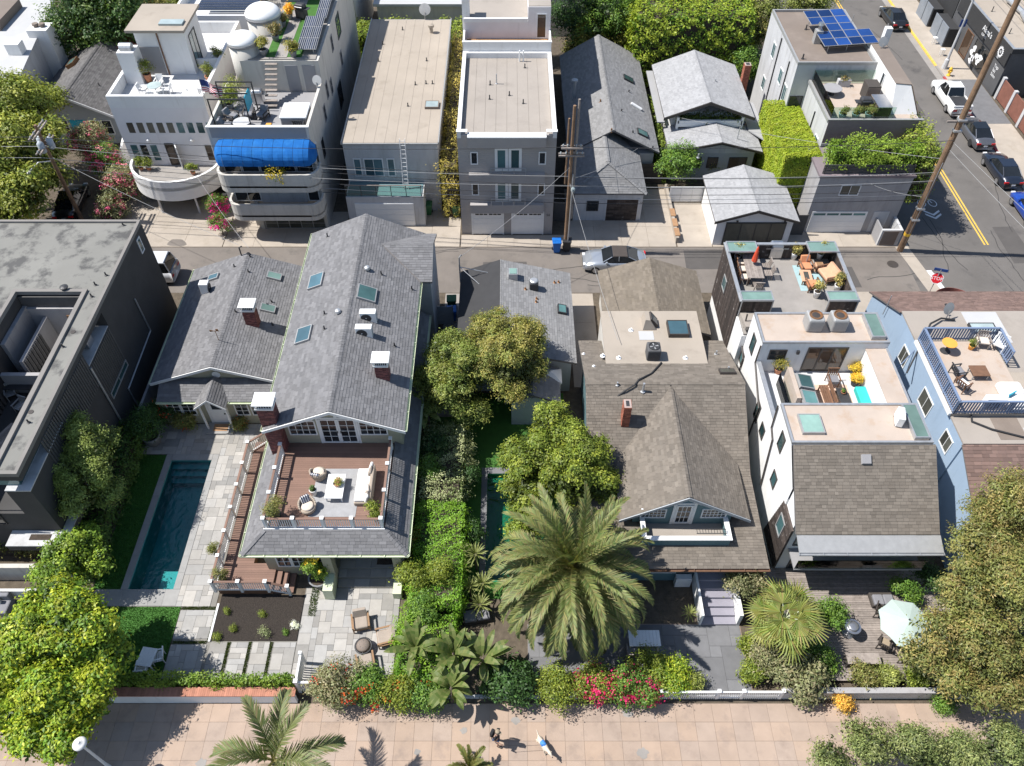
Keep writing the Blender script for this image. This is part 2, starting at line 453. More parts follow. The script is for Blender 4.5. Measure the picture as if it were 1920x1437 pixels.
M('white_paint',(.74,.74,.73),.5,.04,2)
M('cream_metal',(.55,.60,.42),.5,.05,2)
M('dark_metal',(.04,.04,.042),.5,.15,3)
M('bronze_metal',(.055,.047,.042),.5,.15,3)
M('pale_metal',(.36,.36,.355),.45,.1,3,metal=.3)
M('steel',(.52,.52,.53),.3,.1,3,metal=.9)
M('galvanised',(.45,.46,.47),.45,.15,4,metal=.6)
M('brick',(.21,.075,.065),.85,.2,6,island=.4,col2=(.12,.05,.05))
M('orange_brick',(.34,.12,.07),.85,.2,6,island=.3,col2=(.25,.085,.055))
M('mortar',(.36,.29,.26),.95,.1)
M('composite_deck',(.20,.12,.09),.75,.08,1.5,obj=.10)
M('grey_wood',(.25,.215,.19),.85,.22,5,obj=.15,stain=(4,.5,.8,(.18,.15,.13)))
M('dark_wood',(.055,.042,.036),.85,.35,5,obj=.45,stain=(3,.6,.72,(.30,.27,.25)))
M('warm_wood',(.33,.19,.10),.7,.15,6,obj=.1)
M('teak',(.27,.16,.085),.7,.15,6)
M('brown_wood',(.16,.085,.05),.75,.2,5,obj=.15)
M('red_wood',(.22,.075,.06),.8,.2,5,obj=.2)
M('pole_wood',(.20,.125,.075),.9,.3,3,.01,12)
M('bark',(.14,.11,.085),.95,.25,4,.02,12)
M('palm_bark',(.13,.10,.07),.95,.3,5,.03,10)
glassy('window_glass',(.022,.026,.03));glassy('teal_glass',(.05,.105,.11));glassy('warm_glass',(.075,.05,.035))
glassy('sky_glass',(.075,.155,.15),.08);glassy('blue_sky_glass',(.055,.11,.135),.06);glassy('mint_glass',(.15,.235,.205),.18)  # sky_glass: teal of the skylight reflection put into the base colour
glassy('frost_glass',(.30,.36,.36),.25);glassy('olive_glass',(.085,.085,.07),.15)
glassy('solar_cell',(.012,.045,.17),.12,.5,.2);glassy('solar_dark',(.02,.025,.045),.15)
M('garage_door',(.72,.72,.71),.6,.04,2)
M('cushion_white',(.70,.685,.66),.9,.05,4);M('cushion_tan',(.32,.27,.225),.9,.08,4);M('cushion_grey',(.20,.20,.215),.9,.1,4)
M('cushion_orange',(.56,.24,.12),.9,.08,4);M('cushion_peach',(.55,.33,.21),.9,.08,4);M('cushion_beige',(.60,.52,.44),.9,.06,4)
M('wicker',(.36,.30,.24),.9,.15,30,.006,90);M('dark_wicker',(.06,.052,.046),.9,.2,30,.006,90)
M('rug_grey',(.31,.31,.315),.95,.12,3,.004,60);M('rug_teal',(.30,.43,.45),.95,.12,3);M('rug_peach',(.60,.43,.33),.95,.1,3)
M('turquoise_cloth',(.03,.40,.36),.8,.08,2);M('umbrella_cloth',(.38,.46,.42),.85,.05,2);M('red_cloth',(.60,.075,.03),.8,.1,3)
M('stripe_navy',(.035,.045,.09),.9,.1,4);M('blue_awning',(.014,.115,.36),.9,.14,1.5,.01,3,spec=.15,stain=(1.4,.5,.8,(.03,.17,.44)))
M('terracotta',(.46,.20,.11),.85,.12,5);M('grey_pot',(.22,.225,.235),.8,.15,4);M('white_pot',(.72,.71,.69),.7,.06,4);M('dark_pot',(.05,.055,.06),.7,.15,4)
M('green_bin',(.03,.115,.045),.5,.08,3);M('blue_bin',(.01,.13,.46),.45,.08,3);M('black_bin',(.03,.03,.033),.5,.1,3)
M('turquoise_plastic',(.01,.33,.46),.4,.06,3);M('orange_plastic',(.72,.33,.06),.5,.06,3);M('yellow_paint',(.74,.44,.04),.7,.12,5,stain=(6,.58,.8,(.5,.33,.08)))
M('road_yellow',(.62,.40,.07),.85,.15,3,stain=(5,.58,.8,(.35,.25,.1)));M('road_white',(.62,.62,.62),.85,.15,3,stain=(5,.55,.8,(.32,.32,.32)))
M('stair_paint',(.25,.24,.28),.8,.06,2)
M('kerb_red',(.34,.06,.06),.85,.2,4,stain=(5,.55,.8,(.4,.3,.28)));M('kerb_yellow',(.62,.42,.08),.85,.2,4,stain=(5,.58,.8,(.45,.38,.25)))
M('rubber',(.018,.018,.018),.8,.1,5);M('rim',(.45,.45,.46),.3,.1,5,metal=.8);M('dark_rim',(.04,.04,.042),.4,.1,5,metal=.4)
def paint(n,c,metal=.0):M(n,c,.28,.04,1,metal=metal,spec=.5,fine=0,coat=.8)
paint('paint_silver',(.42,.45,.49),.55);paint('paint_black',(.012,.012,.013));paint('paint_white',(.74,.74,.73));paint('paint_grey',(.13,.135,.15),.5)
paint('paint_navy',(.018,.024,.04),.3);paint('paint_blue',(.01,.055,.33),.2);paint('paint_vanwhite',(.55,.56,.58))
glassy('car_glass',(.012,.014,.016),.03,.7);M('lamp_red',(.45,.015,.015),.25,.05,5);M('lamp_clear',(.6,.6,.6),.15,.05,5);M('soft_top',(.06,.05,.045),.9,.1,4)
M('fabric_khaki',(.30,.24,.17),.9,.1,6);M('fabric_black',(.02,.02,.022),.9,.1,6);M('denim',(.06,.09,.17),.9,.1,8);M('skin',(.45,.27,.19),.6,.05,6);M('hair',(.05,.035,.025),.8,.1,8)
M('dog_fur',(.58,.50,.40),.95,.12,14,.01,60);M('vest_blue',(.06,.22,.55),.8,.06,6)
M('flag_red',(.45,.02,.05),.9,.06,4);M('flag_white',(.75,.74,.74),.9,.05,4);M('flag_blue',(.03,.05,.18),.9,.05,4)
M('sign_red',(.62,.02,.03),.5,.05,3);M('sign_blue',(.02,.06,.22),.5,.05,3);M('sign_white',(.8,.8,.8),.5,.03,3);M('sign_black',(.035,.035,.036),.7,.1,1.5)
M('shop_panel',(.085,.085,.088),.7,.12,.8);M('corten',(.20,.085,.06),.85,.2,2);M('bin_steel',(.28,.31,.35),.5,.15,1.2,metal=.4)
M('turf',(.045,.13,.02),.9,.2,2.5);M('gravel_white',(.62,.60,.57),.9,.15,5,.02,30);M('mulch',(.035,.028,.023),.95,.4,12,.05,22)
M('wire_black',(.03,.03,.032),.7,.05,3);M('wire_grey',(.28,.28,.28),.6,.05,3);M('ceramic',(.30,.33,.34),.3,.1,4);M('transformer',(.38,.42,.45),.5,.1,3)
M('paver_red',(.40,.18,.12),.9,.15,3,obj=.15);M('stone_sand',(.50,.42,.32),.9,.1,2);M('copper',(.30,.16,.08),.5,.3,6,metal=.6)
leafmat('leaf',.5,.24);leafmat('leaf_gloss',.55,.28);leafmat('petal',.7,.3)
# ------------------------------------------------------------------ foliage
def tinted(name,V,F,T,mat='leaf'):
    me=bpy.data.meshes.new(name);V=np.asarray(V,'f');F=np.asarray(F,'i');k=F.shape[1]
    me.vertices.add(len(V));me.vertices.foreach_set('co',V.ravel());me.loops.add(F.size);me.loops.foreach_set('vertex_index',F.ravel())
    me.polygons.add(len(F));me.polygons.foreach_set('loop_start',np.arange(0,F.size,k,dtype='i'));me.update(calc_edges=True)
    a=me.color_attributes.new('tint','FLOAT_COLOR','POINT');T=np.asarray(T,'f')
    if T.shape[1]==3:T=np.hstack([T,np.ones((len(T),1),'f')])
    a.data.foreach_set('color',T.ravel());me.materials.append(MATS[mat]);return me

def unit(v):return v/np.maximum(np.linalg.norm(v,axis=1,keepdims=True),1e-6)

def leafcloud(name,parent,P,Nn,TC,size,mat='leaf',asp=.5,up=.4,rnd=.62,jit=.22):
    n=len(P);nr=unit(Nn*.7+np.array([0,0,up])+RNG.normal(0,rnd*.5,(n,3)));t=unit(np.cross(nr,RNG.normal(0,1,(n,3))));b=np.cross(nr,t)
    L=size*RNG.uniform(.6,1.3,(n,1))*.5;Wd=L*asp
    V=np.stack([P-t*L,P+b*Wd+nr*L*.15,P+t*L-nr*L*.25,P-b*Wd+nr*L*.15],1).reshape(-1,3)-np.array(root_off(parent))
    T=np.repeat(TC*RNG.uniform(1-jit,1+jit,(n,1)),4,axis=0);F=np.arange(n*4).reshape(-1,4)
    return link(name,tinted(name,V,F,T,mat),parent)

def crown(parent,blobs,clumps,per,size,cols,spread=.28,inner=.2,name='crown',bias=-.35,lobes=8,gain=2.1,**k):
    if lobes:
        ex=[]
        for b in blobs:
            m=max(4,int(lobes*1.5*b[3]))
            for dd in unit(RNG.normal(0,1,(m,3))+np.array([0,0,.35])):q_=RNG.uniform(.22,.46)if b[3]>1 else RNG.uniform(.36,.56);ex.append((b[0]+dd[0]*b[3]*.72,b[1]+dd[1]*b[4]*.72,b[2]+dd[2]*b[5]*.72,b[3]*q_,b[4]*q_,b[5]*q_))
        blobs=ex
    B=np.array(blobs,'f');ar=(B[:,3]*B[:,4]*B[:,5])**(2/3);idx=RNG.choice(len(B),clumps,p=ar/ar.sum())
    d=unit(RNG.normal(0,1,(clumps,3)));d[:,2]=np.where(d[:,2]<bias,-d[:,2]*.6,d[:,2]);b=B[idx]
    rr=RNG.uniform(.78,1.05,(clumps,1));rr[RNG.random(clumps)<inner]*=.7
    c=b[:,:3]+d*b[:,3:6]*rr
    cols=np.array(cols,'f');w_=RNG.random((clumps,1));c1=cols[RNG.integers(len(cols),size=clumps)];c2=cols[RNG.integers(len(cols),size=clumps)];tc=(c1*w_+c2*(1-w_))*RNG.uniform(.62,1.4,(clumps,1))*gain
    off=RNG.normal(0,spread,(clumps,per,3))*np.array([1,1,.75]);P=(c[:,None,:]+off).reshape(-1,3);P[:,2]=np.maximum(P[:,2],.03)
    Nn=unit(np.repeat(d,per,axis=0)+unit(off.reshape(-1,3))*.5);T=np.repeat(tc,per,axis=0)
    return leafcloud(name,parent,P,Nn,T,size,**k)

KV=np.random.default_rng(5).normal(0,1,(3,7))*np.array([1.2,1.8,2.6,3.4,4.5,6,8]);KP=np.arange(7)*1.7
def hedgebox(parent,boxes,dens,size,cols,rough=.08,name='foliage',**k):
    PP,NN,TT=[],[],[];cols=np.array(cols,'f')
    for(x0,x1,y0,y1,z0,z1)in boxes:
        dx,dy,dz=x1-x0,y1-y0,z1-z0
        for(n_,u,v,area)in(((0,0,1),(dx,0,0),(0,dy,0),dx*dy),((0,-1,0),(dx,0,0),(0,0,dz),dx*dz),((0,1,0),(dx,0,0),(0,0,dz),dx*dz*.4),((-1,0,0),(0,dy,0),(0,0,dz),dy*dz),((1,0,0),(0,dy,0),(0,0,dz),dy*dz)):
            m=int(area*dens);o=np.array([x1 if n_[0]>0 else x0,y1 if n_[1]>0 else y0,z1 if n_[2]>0 else z0])
            p=o+RNG.random((m,1))*np.array(u)+RNG.random((m,1))*np.array(v)
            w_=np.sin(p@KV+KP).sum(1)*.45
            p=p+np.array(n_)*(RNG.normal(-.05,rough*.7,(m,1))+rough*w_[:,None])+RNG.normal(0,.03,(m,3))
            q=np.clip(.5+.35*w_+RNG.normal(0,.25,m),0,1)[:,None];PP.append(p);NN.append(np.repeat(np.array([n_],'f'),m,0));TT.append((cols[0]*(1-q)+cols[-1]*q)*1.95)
    return leafcloud(name,parent,np.vstack(PP),np.vstack(NN),np.vstack(TT),size,**k)

# ------------------------------------------------------------------ ground and streets
def solo(mb,name,mat,label,cat,group=None,smooth=False,rz=0):
    """a thing that is one mesh: origin moved to the middle of its base"""
    xs,ys,zs=zip(*mb.v);loc=Vector(((min(xs)+max(xs))/2,(min(ys)+max(ys))/2,min(zs)))
    o=link(name,mb.mesh(name,mat,loc,smooth),None);o.location=loc;return tag(o,label,cat,group)

POOL_A=(-20.6,-18.13,20.05,28.6);POOL_B=(-1.25,1.9,20.6,27.6)
def sheet(name,mat,x0,x1,y0,y1,z,holes=()):
    xs=sorted({x0,x1,*[h[0]for h in holes],*[h[1]for h in holes]});ys=sorted({y0,y1,*[h[2]for h in holes],*[h[3]for h in holes]})
    mb=MB()
    for i in range(len(xs)-1):
        for j in range(len(ys)-1):
            cx,cy=(xs[i]+xs[i+1])/2,(ys[j]+ys[j+1])/2
            if any(h[0]<cx<h[1]and h[2]<cy<h[3]for h in holes):continue
            mb.poly([(xs[i],ys[j],z),(xs[i+1],ys[j],z),(xs[i+1],ys[j+1],z),(xs[i],ys[j+1],z)])
    return struct(name,mb,mat)
sheet('ground','garden_soil',-400,400,-300,600,0,(POOL_A,POOL_B))
sheet('alley','alley_asphalt',-90,30.4,43.7,48.9,.006)
sheet('street','asphalt',30.4,43.2,-60,260,.006)
ws=sheet('walk_street','walk_bed',-60,60,10.35,13.98,.006)
for i in range(-29,31):
    for j in range(4):
        piece('slab',ws,'walk_slab',i*.905+.005,(i+1)*.905-.005,10.45+j*.88+.005,10.45+(j+1)*.88-.005,.006,.03+random.uniform(-.002,.004))
# pavement across the street with kerb
pv=struct('pavement',MB().box(43.42,46.4,20,150,0,.125),'concrete')
for k in range(26):
    y0=40+k*2.2
    m='kerb_red' if 62.5<y0+1<75.5 else('kerb_yellow' if y0>75.4 else 'concrete_grey')
    piece('kerb_stone',pv,m,43.2,43.41,y0+.006,y0+2.194,0,.132)
struct('gutter',MB().box(42.55,43.195,20,150,.002,.014),'concrete_grey')
struct('dark_pavement',MB().box(43.44,46.4,66.5,74.6,.1,.131),'bluestone')
struct('crossing_gutter',MB().prism([(30.1,49.2),(31.1,49.2),(32.0,43.6),(31.0,43.6)],.002,.016),'concrete')
struct('corner_pavement',MB().box(22.3,31.4,38.9,43.69,.002,.11),'concrete')
# road paint
for i,(x,y0,y1,m,nm)in enumerate([(37.15,49.2,140,'road_yellow','yellow_line'),(37.42,49.2,140,'road_yellow','yellow_line'),(37.15,20,43.3,'road_yellow','yellow_line'),(37.42,20,43.3,'road_yellow','yellow_line')]):
    struct(nm,MB().box(x,x+.13,y0,y1,.004,.012),m)
struct('stop_line',MB().prism([(31.6,46.2),(32.0,46.2),(32.45,43.4),(32.05,43.4)],.004,.012),'road_white')
for k in(0,.45):
    struct('chevron_marking',MB().prism([(33.9,53.0+k),(34.55,52.45+k),(35.2,53.0+k),(35.2,53.22+k),(34.55,52.68+k),(33.9,53.22+k)],.004,.012),'road_white')
mb=MB()
for cx in(34.1,35.0):
    for k in range(14):
        a,b=2*math.pi*k/14,2*math.pi*(k+1)/14
        mb.prism([(cx+.36*math.cos(a),54.6+.5*math.sin(a)),(cx+.36*math.cos(b),54.6+.5*math.sin(b)),(cx+.29*math.cos(b),54.6+.42*math.sin(b)),(cx+.29*math.cos(a),54.6+.42*math.sin(a))],.004,.012)
mb.prism([(34.1,54.55),(34.45,55.2),(34.53,55.2),(34.2,54.55)],.004,.012).prism([(34.45,55.15),(34.85,55.15),(35.0,54.6),(34.92,54.6),(34.8,55.07),(34.45,55.07)],.004,.012)
struct('bicycle_marking',mb,'road_white')
struct('manhole_cover',MB().lathe([(.42,.004),(.42,.016),(.38,.02)],(29.3,46.9,0),20),'bronze_metal')
for px,py in((862,455),(835,442)):p=at(px,py);struct('drain_cover',MB().box(p.x-.3,p.x+.3,p.y-.3,p.y+.3,.004,.022),'bronze_metal')
M('patch_asphalt',(.085,.078,.073),.9,.12,1,.004,60);M('crack_seal',(.05,.047,.045),.8,.1)
for k,(x0,x1,y0,y1)in enumerate(((-14,-11.2,44.4,48.6),(13.5,19,46.3,48.6),(-2,1.5,45.5,47.2),(23.4,26.2,44.2,46.6),(33.2,34.6,60,66),(38.6,40.4,47,51.5),(38.2,39.1,68,80))):struct('asphalt_patch',MB().prism([(x0,y0),(x1,y0+.1),(x1-.1,y1),(x0+.08,y1-.06)],.006,.0105),'patch_asphalt')
rnd=random.Random(9)
for k in range(16):
    if k<8:p=Vector((rnd.uniform(-20,28),rnd.uniform(44.5,48),0));d=Vector((1,rnd.uniform(-.25,.25),0))
    else:p=Vector((rnd.uniform(33,41),rnd.uniform(42,80),0));d=Vector((rnd.uniform(-.25,.25),1,0))
    L=[];Rr_=[];s_=Vector((-d.y,d.x,0)).normalized()*.03
    for q in range(14):L.append(p+s_);Rr_.append(p-s_);p=p+d*.5+s_*rnd.uniform(-4,4)
    mb=MB()
    for q in range(13):mb.poly([(*L[q][:2],.0112),(*Rr_[q][:2],.0112),(*Rr_[q+1][:2],.0112),(*L[q+1][:2],.0112)])
    struct('crack',mb,'crack_seal')
for k in range(9):p=(rnd.uniform(-22,22),rnd.uniform(10.8,13.6));r_=rnd.uniform(.12,.35);struct('pavement_stain',MB().prism([(p[0]+r_*rnd.uniform(.7,1.3)*math.cos(a*.45),p[1]+r_*rnd.uniform(.6,1.1)*math.sin(a*.45))for a in range(14)],.034,.0365),'concrete_grey')
# driveways north of the alley, laid in concrete bays
def bays(name,x0,x1,y0,y1,nx,ny,mat='concrete',z=.03):
    s=sheet(name,'walk_bed',x0,x1,y0,y1,.003)
    for i in range(nx):
        for j in range(ny):
            a,b=x0+(x1-x0)*i/nx,x0+(x1-x0)*(i+1)/nx;c,d=y0+(y1-y0)*j/ny,y0+(y1-y0)*(j+1)/ny
            piece('concrete_bay',s,mat,a+.008,b-.008,c+.008,d-.008,.003,z+random.uniform(-.002,.003))
    return s
bays('driveway',-31.5,-22.3,48.95,58,3,3);bays('driveway',-22.25,-12.9,48.95,53.4,4,1);bays('driveway',-12.8,-3.8,48.95,54,4,2)
bays('driveway',-3.7,4.6,48.95,50.4,4,1);bays('driveway',4.7,13.1,48.95,56.5,4,3);bays('driveway',13.2,15.9,48.95,54.6,1,2)
bays('driveway',15.95,31.2,48.95,51.0,6,1);bays('concrete_pad',4.35,6.2,34.5,43.6,1,3)
bays('side_yard',-4.6,-3.4,32,43.6,1,4,'concrete_grey')
struct('oil_stain',MB().prism([(at(332+17*math.cos(a)*(1+.2*math.sin(3*a)),456+8*math.sin(a),0).x,at(332+17*math.cos(a),456+8*math.sin(a)*(1+.2*math.cos(2*a)),0).y)for a in[k*.3927 for k in range(16)]],.03,.0365),'alley_asphalt')

# ------------------------------------------------------------------ pool with ashlar terrace
def ashlar(parent,x0,x1,y0,y1,unit,avoid,mat,z0,z1,seed=1,big=1):
    rnd=random.Random(seed);nx,ny=int(round((x1-x0)/unit)),int(round((y1-y0)/unit))
    ux,uy=(x1-x0)/nx,(y1-y0)/ny
    occ=[[False]*ny for _ in range(nx)]
    for i in range(nx):
        for j in range(ny):
            cx,cy=x0+(i+.5)*ux,y0+(j+.5)*uy
            if any(a[0]<cx<a[1]and a[2]<cy<a[3]for a in avoid):occ[i][j]=True
    sizes=[(1,1),(2,1),(1,2),(2,2),(3,2),(2,3),(3,1)]
    for j in range(ny):
        for i in range(nx):
            if occ[i][j]:continue
            rnd.shuffle(sizes)
            for a,b in sizes+[(1,1)]:
                if rnd.random()<.35 and a*b==1:continue
                if i+a<=nx and j+b<=ny and not any(occ[i+p][j+q]for p in range(a)for q in range(b)):break
            else:a,b=1,1
            for p in range(a):
                for q in range(b):occ[i+p][j+q]=True
            g=.006
            piece('paving_stone',parent,mat,x0+i*ux+g,x0+(i+a)*ux-g,y0+j*uy+g,y0+(j+b)*uy-g,z0,z1+rnd.uniform(-.003,.003))
pa=POOL_A
terr=sheet('pool_terrace','stone_joint',-22.6,-15.6,19.05,31.4,.02,((-22.7,-20.98,19.9,29.05),pa))
ashlar(terr,-17.75,-15.6,19.05,31.4,.31,[(-15.9,-15.5,19,29.9)],'stone',.02,.05,3)
ashlar(terr,-22.6,-17.75,29.05,31.4,.31,[],'stone',.02,.05,4)
for(x0,x1,y0,y1)in[(-20.98,-20.6,20.05,29.04),(-18.13,-17.76,20.05,29.04)]:
    n=9
    for k in range(n):piece('coping_slab',terr,'coping_stone',x0+.004,x1-.004,y0+(y1-y0)*k/n+.004,y0+(y1-y0)*(k+1)/n-.004,.0,.06)
for k in range(3):piece('coping_slab',terr,'coping_stone',-20.59+k*.82,-20.59+k*.82+.81,28.61,29.04,.0,.06)
for k in range(6):piece('coping_slab',terr,'coping_stone',-22.3+k*.76,-22.3+k*.76+.752,19.08,20.04,.0,.06)
def pool(name,p,wall,label,depth,shelf=None):
    t=tag(bpy.data.objects.new(name,None),None,None);C.objects.link(t);t['kind']='structure'
    x0,x1,y0,y1=p;mb=MB()
    mb.box(x0-.1,x1+.1,y0-.1,y1+.1,-depth-.2,-depth).box(x0-.1,x0+.002,y0-.1,y1+.1,-depth,.018).box(x1-.002,x1+.1,y0-.1,y1+.1,-depth,.018)
    mb.box(x0,x1,y0-.1,y0+.002,-depth,.018).box(x0,x1,y1-.002,y1+.1,-depth,.018)
    b=mb.build('basin',wall,t)
    if shelf:MB().box(*shelf).build('bench','pool_tile',t)
    for k in range(3):MB().box(x0,x1,y1-.35*(3-k),y1-.35*(2-k),-depth,-.9+.25*k).build('step',wall,t)
    nx,ny=14,50;wv=MB();wv.box(x0+.002,x1-.002,y0+.002,y1-.002,-.1,-.098);wv.f=[(4,5,6,7)]
    wv.build('water','pool_water',t);return t
pool('swimming_pool',POOL_A,'pool_plaster','',1.35,(-19.1,-18.14,20.06,21.3,-1.3,-.33))
pool('swimming_pool',POOL_B,'green_plaster','',1.3)
MB().tube([(-.9,27.2,-.095),(-.6,27.3,-.095)],.02,6)
for k in range(8):piece('coping_slab',bpy.data.objects['swimming_pool.001'],'bluestone',-1.6,-1.255,20.6+k*.93,20.6+(k+1)*.93-.008,0,.05)
for k in range(3):piece('coping_slab',bpy.data.objects['swimming_pool.001'],'bluestone',-1.25+k*1.05,-1.25+(k+1)*1.05-.008,27.61,28.04,0,.05)
# front terrace, planting bed, stepping strips
ft=sheet('front_terrace','stone_joint',-17.4,-5.8,15.05,20.1,.02,((-17.4,-10.95,19.05,20.2),(-15.4,-10.95,17.15,19.2)))
ashlar(ft,-10.9,-5.8,15.05,20.1,.32,[],'stone',.02,.05,8)
ashlar(ft,-17.4,-15.55,15.05,18.85,.32,[(-18,-15,17.0,17.2)],'stone',.02,.05,9)
for x in(-15.5,-14.4,-13.3,-12.2):ashlar(ft,x+.12,x+1.0 if x<-12.5 else-10.95,15.05,17.08,.30,[],'stone',.02,.05,int(x*-10))
bed=struct('planting_bed',MB().box(-15.4,-10.95,17.15,19.7,.0,.07),'mulch')
piece('edging',bed,'white_stucco',-15.52,-15.41,17.1,19.2,0,.1)
def blades(name,regions,n,h,cols,label,cat,zb=.0):
    V=[];F=[];T=[]
    area=[abs((r[1]-r[0])*(r[3]-r[2]))for r in regions];tot=sum(area)
    for r,a in zip(regions,area):
        m=int(n*a/tot);x=RNG.uniform(r[0],r[1],m);y=RNG.uniform(r[2],r[3],m);th=RNG.uniform(0,6.28,m);hh=h*RNG.uniform(.6,1.3,m)
        for k in range(m):
            i=len(V);c,s=math.cos(th[k])*.022,math.sin(th[k])*.022;lx,ly=RNG.normal(0,.4*h,2)
            V+=[(x[k]-c,y[k]-s,zb),(x[k]+c,y[k]+s,zb),(x[k]+lx,y[k]+ly,zb+hh[k])];F.append((i,i+1,i+2))
            t=cols[int(RNG.integers(len(cols)))];q=RNG.uniform(.75,1.25);T+=[(t[0]*q,t[1]*q,t[2]*q,1)]*3
    me=bpy.data.meshes.new(name);me.from_pydata(V,[],F);me.materials.append(MATS['leaf'])
    at_=me.color_attributes.new('tint','FLOAT_COLOR','POINT');at_.data.foreach_set('color',np.array(T,'f').ravel())
    o=link(name,me,None);return tag(o,label,cat,kind='stuff')
sheet('lawn','turf',-22.5,-20.99,20.05,29.0,.02);sheet('lawn','turf',-22.4,-17.45,15.2,19.04,.02);sheet('lawn','turf',-5.0,3.6,19.5,34.0,.004,((-1.6,1.9,20.6,28.05),))
GR=[(.05,.15,.022),(.06,.17,.025),(.045,.13,.02)]
blades('grass',[(-22.5,-20.99,20.05,29.0),(-22.4,-17.45,15.2,19.04)],26000,.05,GR,'short green lawn beside the pool and under the big tree','grass',.02)
for i,(x,y0,y1)in enumerate([(-14.45,15.05,17.1),(-13.35,15.05,17.1),(-12.25,15.05,17.1)]):
    blades('thyme_strip',[(x-.06,x+.1,y0,y1)],900,.06,[(.10,.13,.03),(.07,.11,.02)],'creeping green joint between the pale paving stones','ground cover',.02)
blades('thyme_strip',[(-17.4,-15.5,18.86,19.05),(-17.4,-15.6,17.0,17.15),(-15.6,-15.5,17.1,18.9)],1900,.06,[(.10,.13,.03),(.07,.11,.02)],'creeping green joints around the square of paving by the mulch bed','ground cover',.02)
blades('thyme_strip',[(-10.6,-10.2,18.5,20.2)],700,.08,[(.08,.13,.02)],'green ground cover patch beside the deck stairs','ground cover',.05)
# patio of the blue house, wooden deck of the white house
pt=sheet('blue_house_patio','walk_bed',1.0,12.15,14.5,18.1,.003)
ashlar(pt,1.0,12.1,14.55,18.05,.58,[],'bluestone',.01,.04,21)
dk=struct('timber_deck',MB().box(13.9,23.5,15.0,21.2,.02,.26),'soil')
for k in range(48):piece('plank',dk,'grey_wood',13.9,23.5,15.0+k*.13,15.0+k*.13+.118,.26,.3+random.uniform(-.003,.003))

# ------------------------------------------------------------------ garden walls and fences along the walk
t=thing('garden_wall','low white wall with a brick top below the clipped hedge','wall',(-14.7,14.1,0),world=True)
MB().box(-24,-10.35,14.0,14.16,0,.86).build('wall','white_stucco',t)
for k in range(95):piece('brick',t,'paver_red',-20.2+k*.104,-20.2+k*.104+.098,14.0,14.45,.862,.92)
t=thing('garden_gate','white picket gate between the hedge and the flowering shrub','gate',(-9.7,14.6,0),world=True)
for x in(-10.3,-9.0):MB().box(x-.07,x+.07,14.5,14.64,0,1.35).box(x-.1,x+.1,14.47,14.67,1.35,1.42).build('post','white_paint',t)
for k in range(10):piece('picket',t,'white_paint',-10.15+k*.112,-10.15+k*.112+.06,14.55,14.59,.1,1.15)
MB().box(-10.2,-9.05,14.52,14.62,1.152,1.22).box(-10.2,-9.05,14.592,14.63,.25,.33).each('rail','white_paint',t)
t=thing('trellis_fence','short white fence return running back from the garden gate','fence',(-10.3,15.2,0),world=True)
for k in range(9):piece('picket',t,'white_paint',-10.33,-10.29,14.75+k*.12,14.75+k*.12+.06,.05,1.2)
MB().box(-10.36,-10.26,14.7,15.9,1.202,1.27).each('rail','white_paint',t)
MB().box(-10.4,-10.24,15.9,16.06,0,1.4).build('post','white_paint',t)
t=thing('picket_fence','long white picket fence with bougainvillea in front of the blue house','fence',(7,14.2,0),world=True)
MB().box(-9.0,13.35,14.22,14.36,0,.16).build('plinth','light_grey_stucco',t)
for k in range(112):
    x=2.0+k*.101
    if not(10.2<x<11.3):piece('picket',t,'white_paint',x,x+.045,14.16,14.2,.1,.95)
MB().box(1.9,10.15,14.13,14.23,.952,1.02).box(11.45,13.3,14.13,14.23,.952,1.02).box(1.9,10.15,14.202,14.24,.33,.4).box(11.45,13.3,14.202,14.24,.33,.4).each('rail','white_paint',t)
for x in(1.9,4.6,7.4,10.2,11.4,13.3):MB().box(x-.06,x+.06,14.12,14.24,.2,1.12).box(x-.085,x+.085,14.095,14.265,1.12,1.17).build('post','white_paint',t)
g=MB().box(10.28,11.33,14.15,14.21,.93,1.0).box(10.28,11.33,14.15,14.21,.25,.32).build('gate','white_paint',t)
for k in range(10):piece('picket',g,'white_paint',10.3+k*.105,10.3+k*.105+.055,14.165,14.195,.1,.93)
t=thing('garden_wall','grey rendered low wall in front of the timber deck','wall',(19,14.3,0),world=True)
MB().box(13.4,33,14.2,14.42,0,.8).build('wall','light_grey_stucco',t);MB().box(13.38,33,14.17,14.45,.802,.87).build('coping','grey_stucco',t)
t=thing('picket_fence','white picket fence top at the bottom edge beside a small palm','fence',(-.6,10.2,0),world=True)
for k in range(16):piece('picket',t,'white_paint',-1.25+k*.11,-1.25+k*.11+.06,10.2,10.24,0,1.1)
MB().box(-1.3,.55,10.16,10.2,.95,1.03).box(-1.3,.55,10.16,10.2,.3,.38).each('rail','white_paint',t)
# fence and gate panels by the alley
def slat_fence(name,label,x0,x1,y,h,mat,n,cat='fence',axis='x',pitch=.12):
    t=thing(name,label,cat,((x0+x1)/2,y,0)if axis=='x' else(y,(x0+x1)/2,0),world=True);k=0
    while k*pitch+.05<h:
        if axis=='x':piece('slat',t,mat,x0,x1,y,y+.03,.05+k*pitch,.05+k*pitch+pitch*.85)
        else:piece('slat',t,mat,y,y+.03,x0,x1,.05+k*pitch,.05+k*pitch+pitch*.85)
        k+=1
    for q in range(n+1):
        c=x0+(x1-x0)*q/n
        if axis=='x':MB().box(c-.05,c+.05,y+.032,y+.12,0,h+.06).build('post',mat,t)
        else:MB().box(y+.032,y+.12,c-.05,c+.05,0,h+.06).build('post',mat,t)
    return t
slat_fence('slat_fence','dark slatted gate between the condo and the grey shingled house',3.65,5.1,52.2,1.8,'black_slat',1)
slat_fence('slat_fence','dark slatted fence beside the grey house driveway',11.0,12.9,57.3,1.9,'bronze_metal',2)
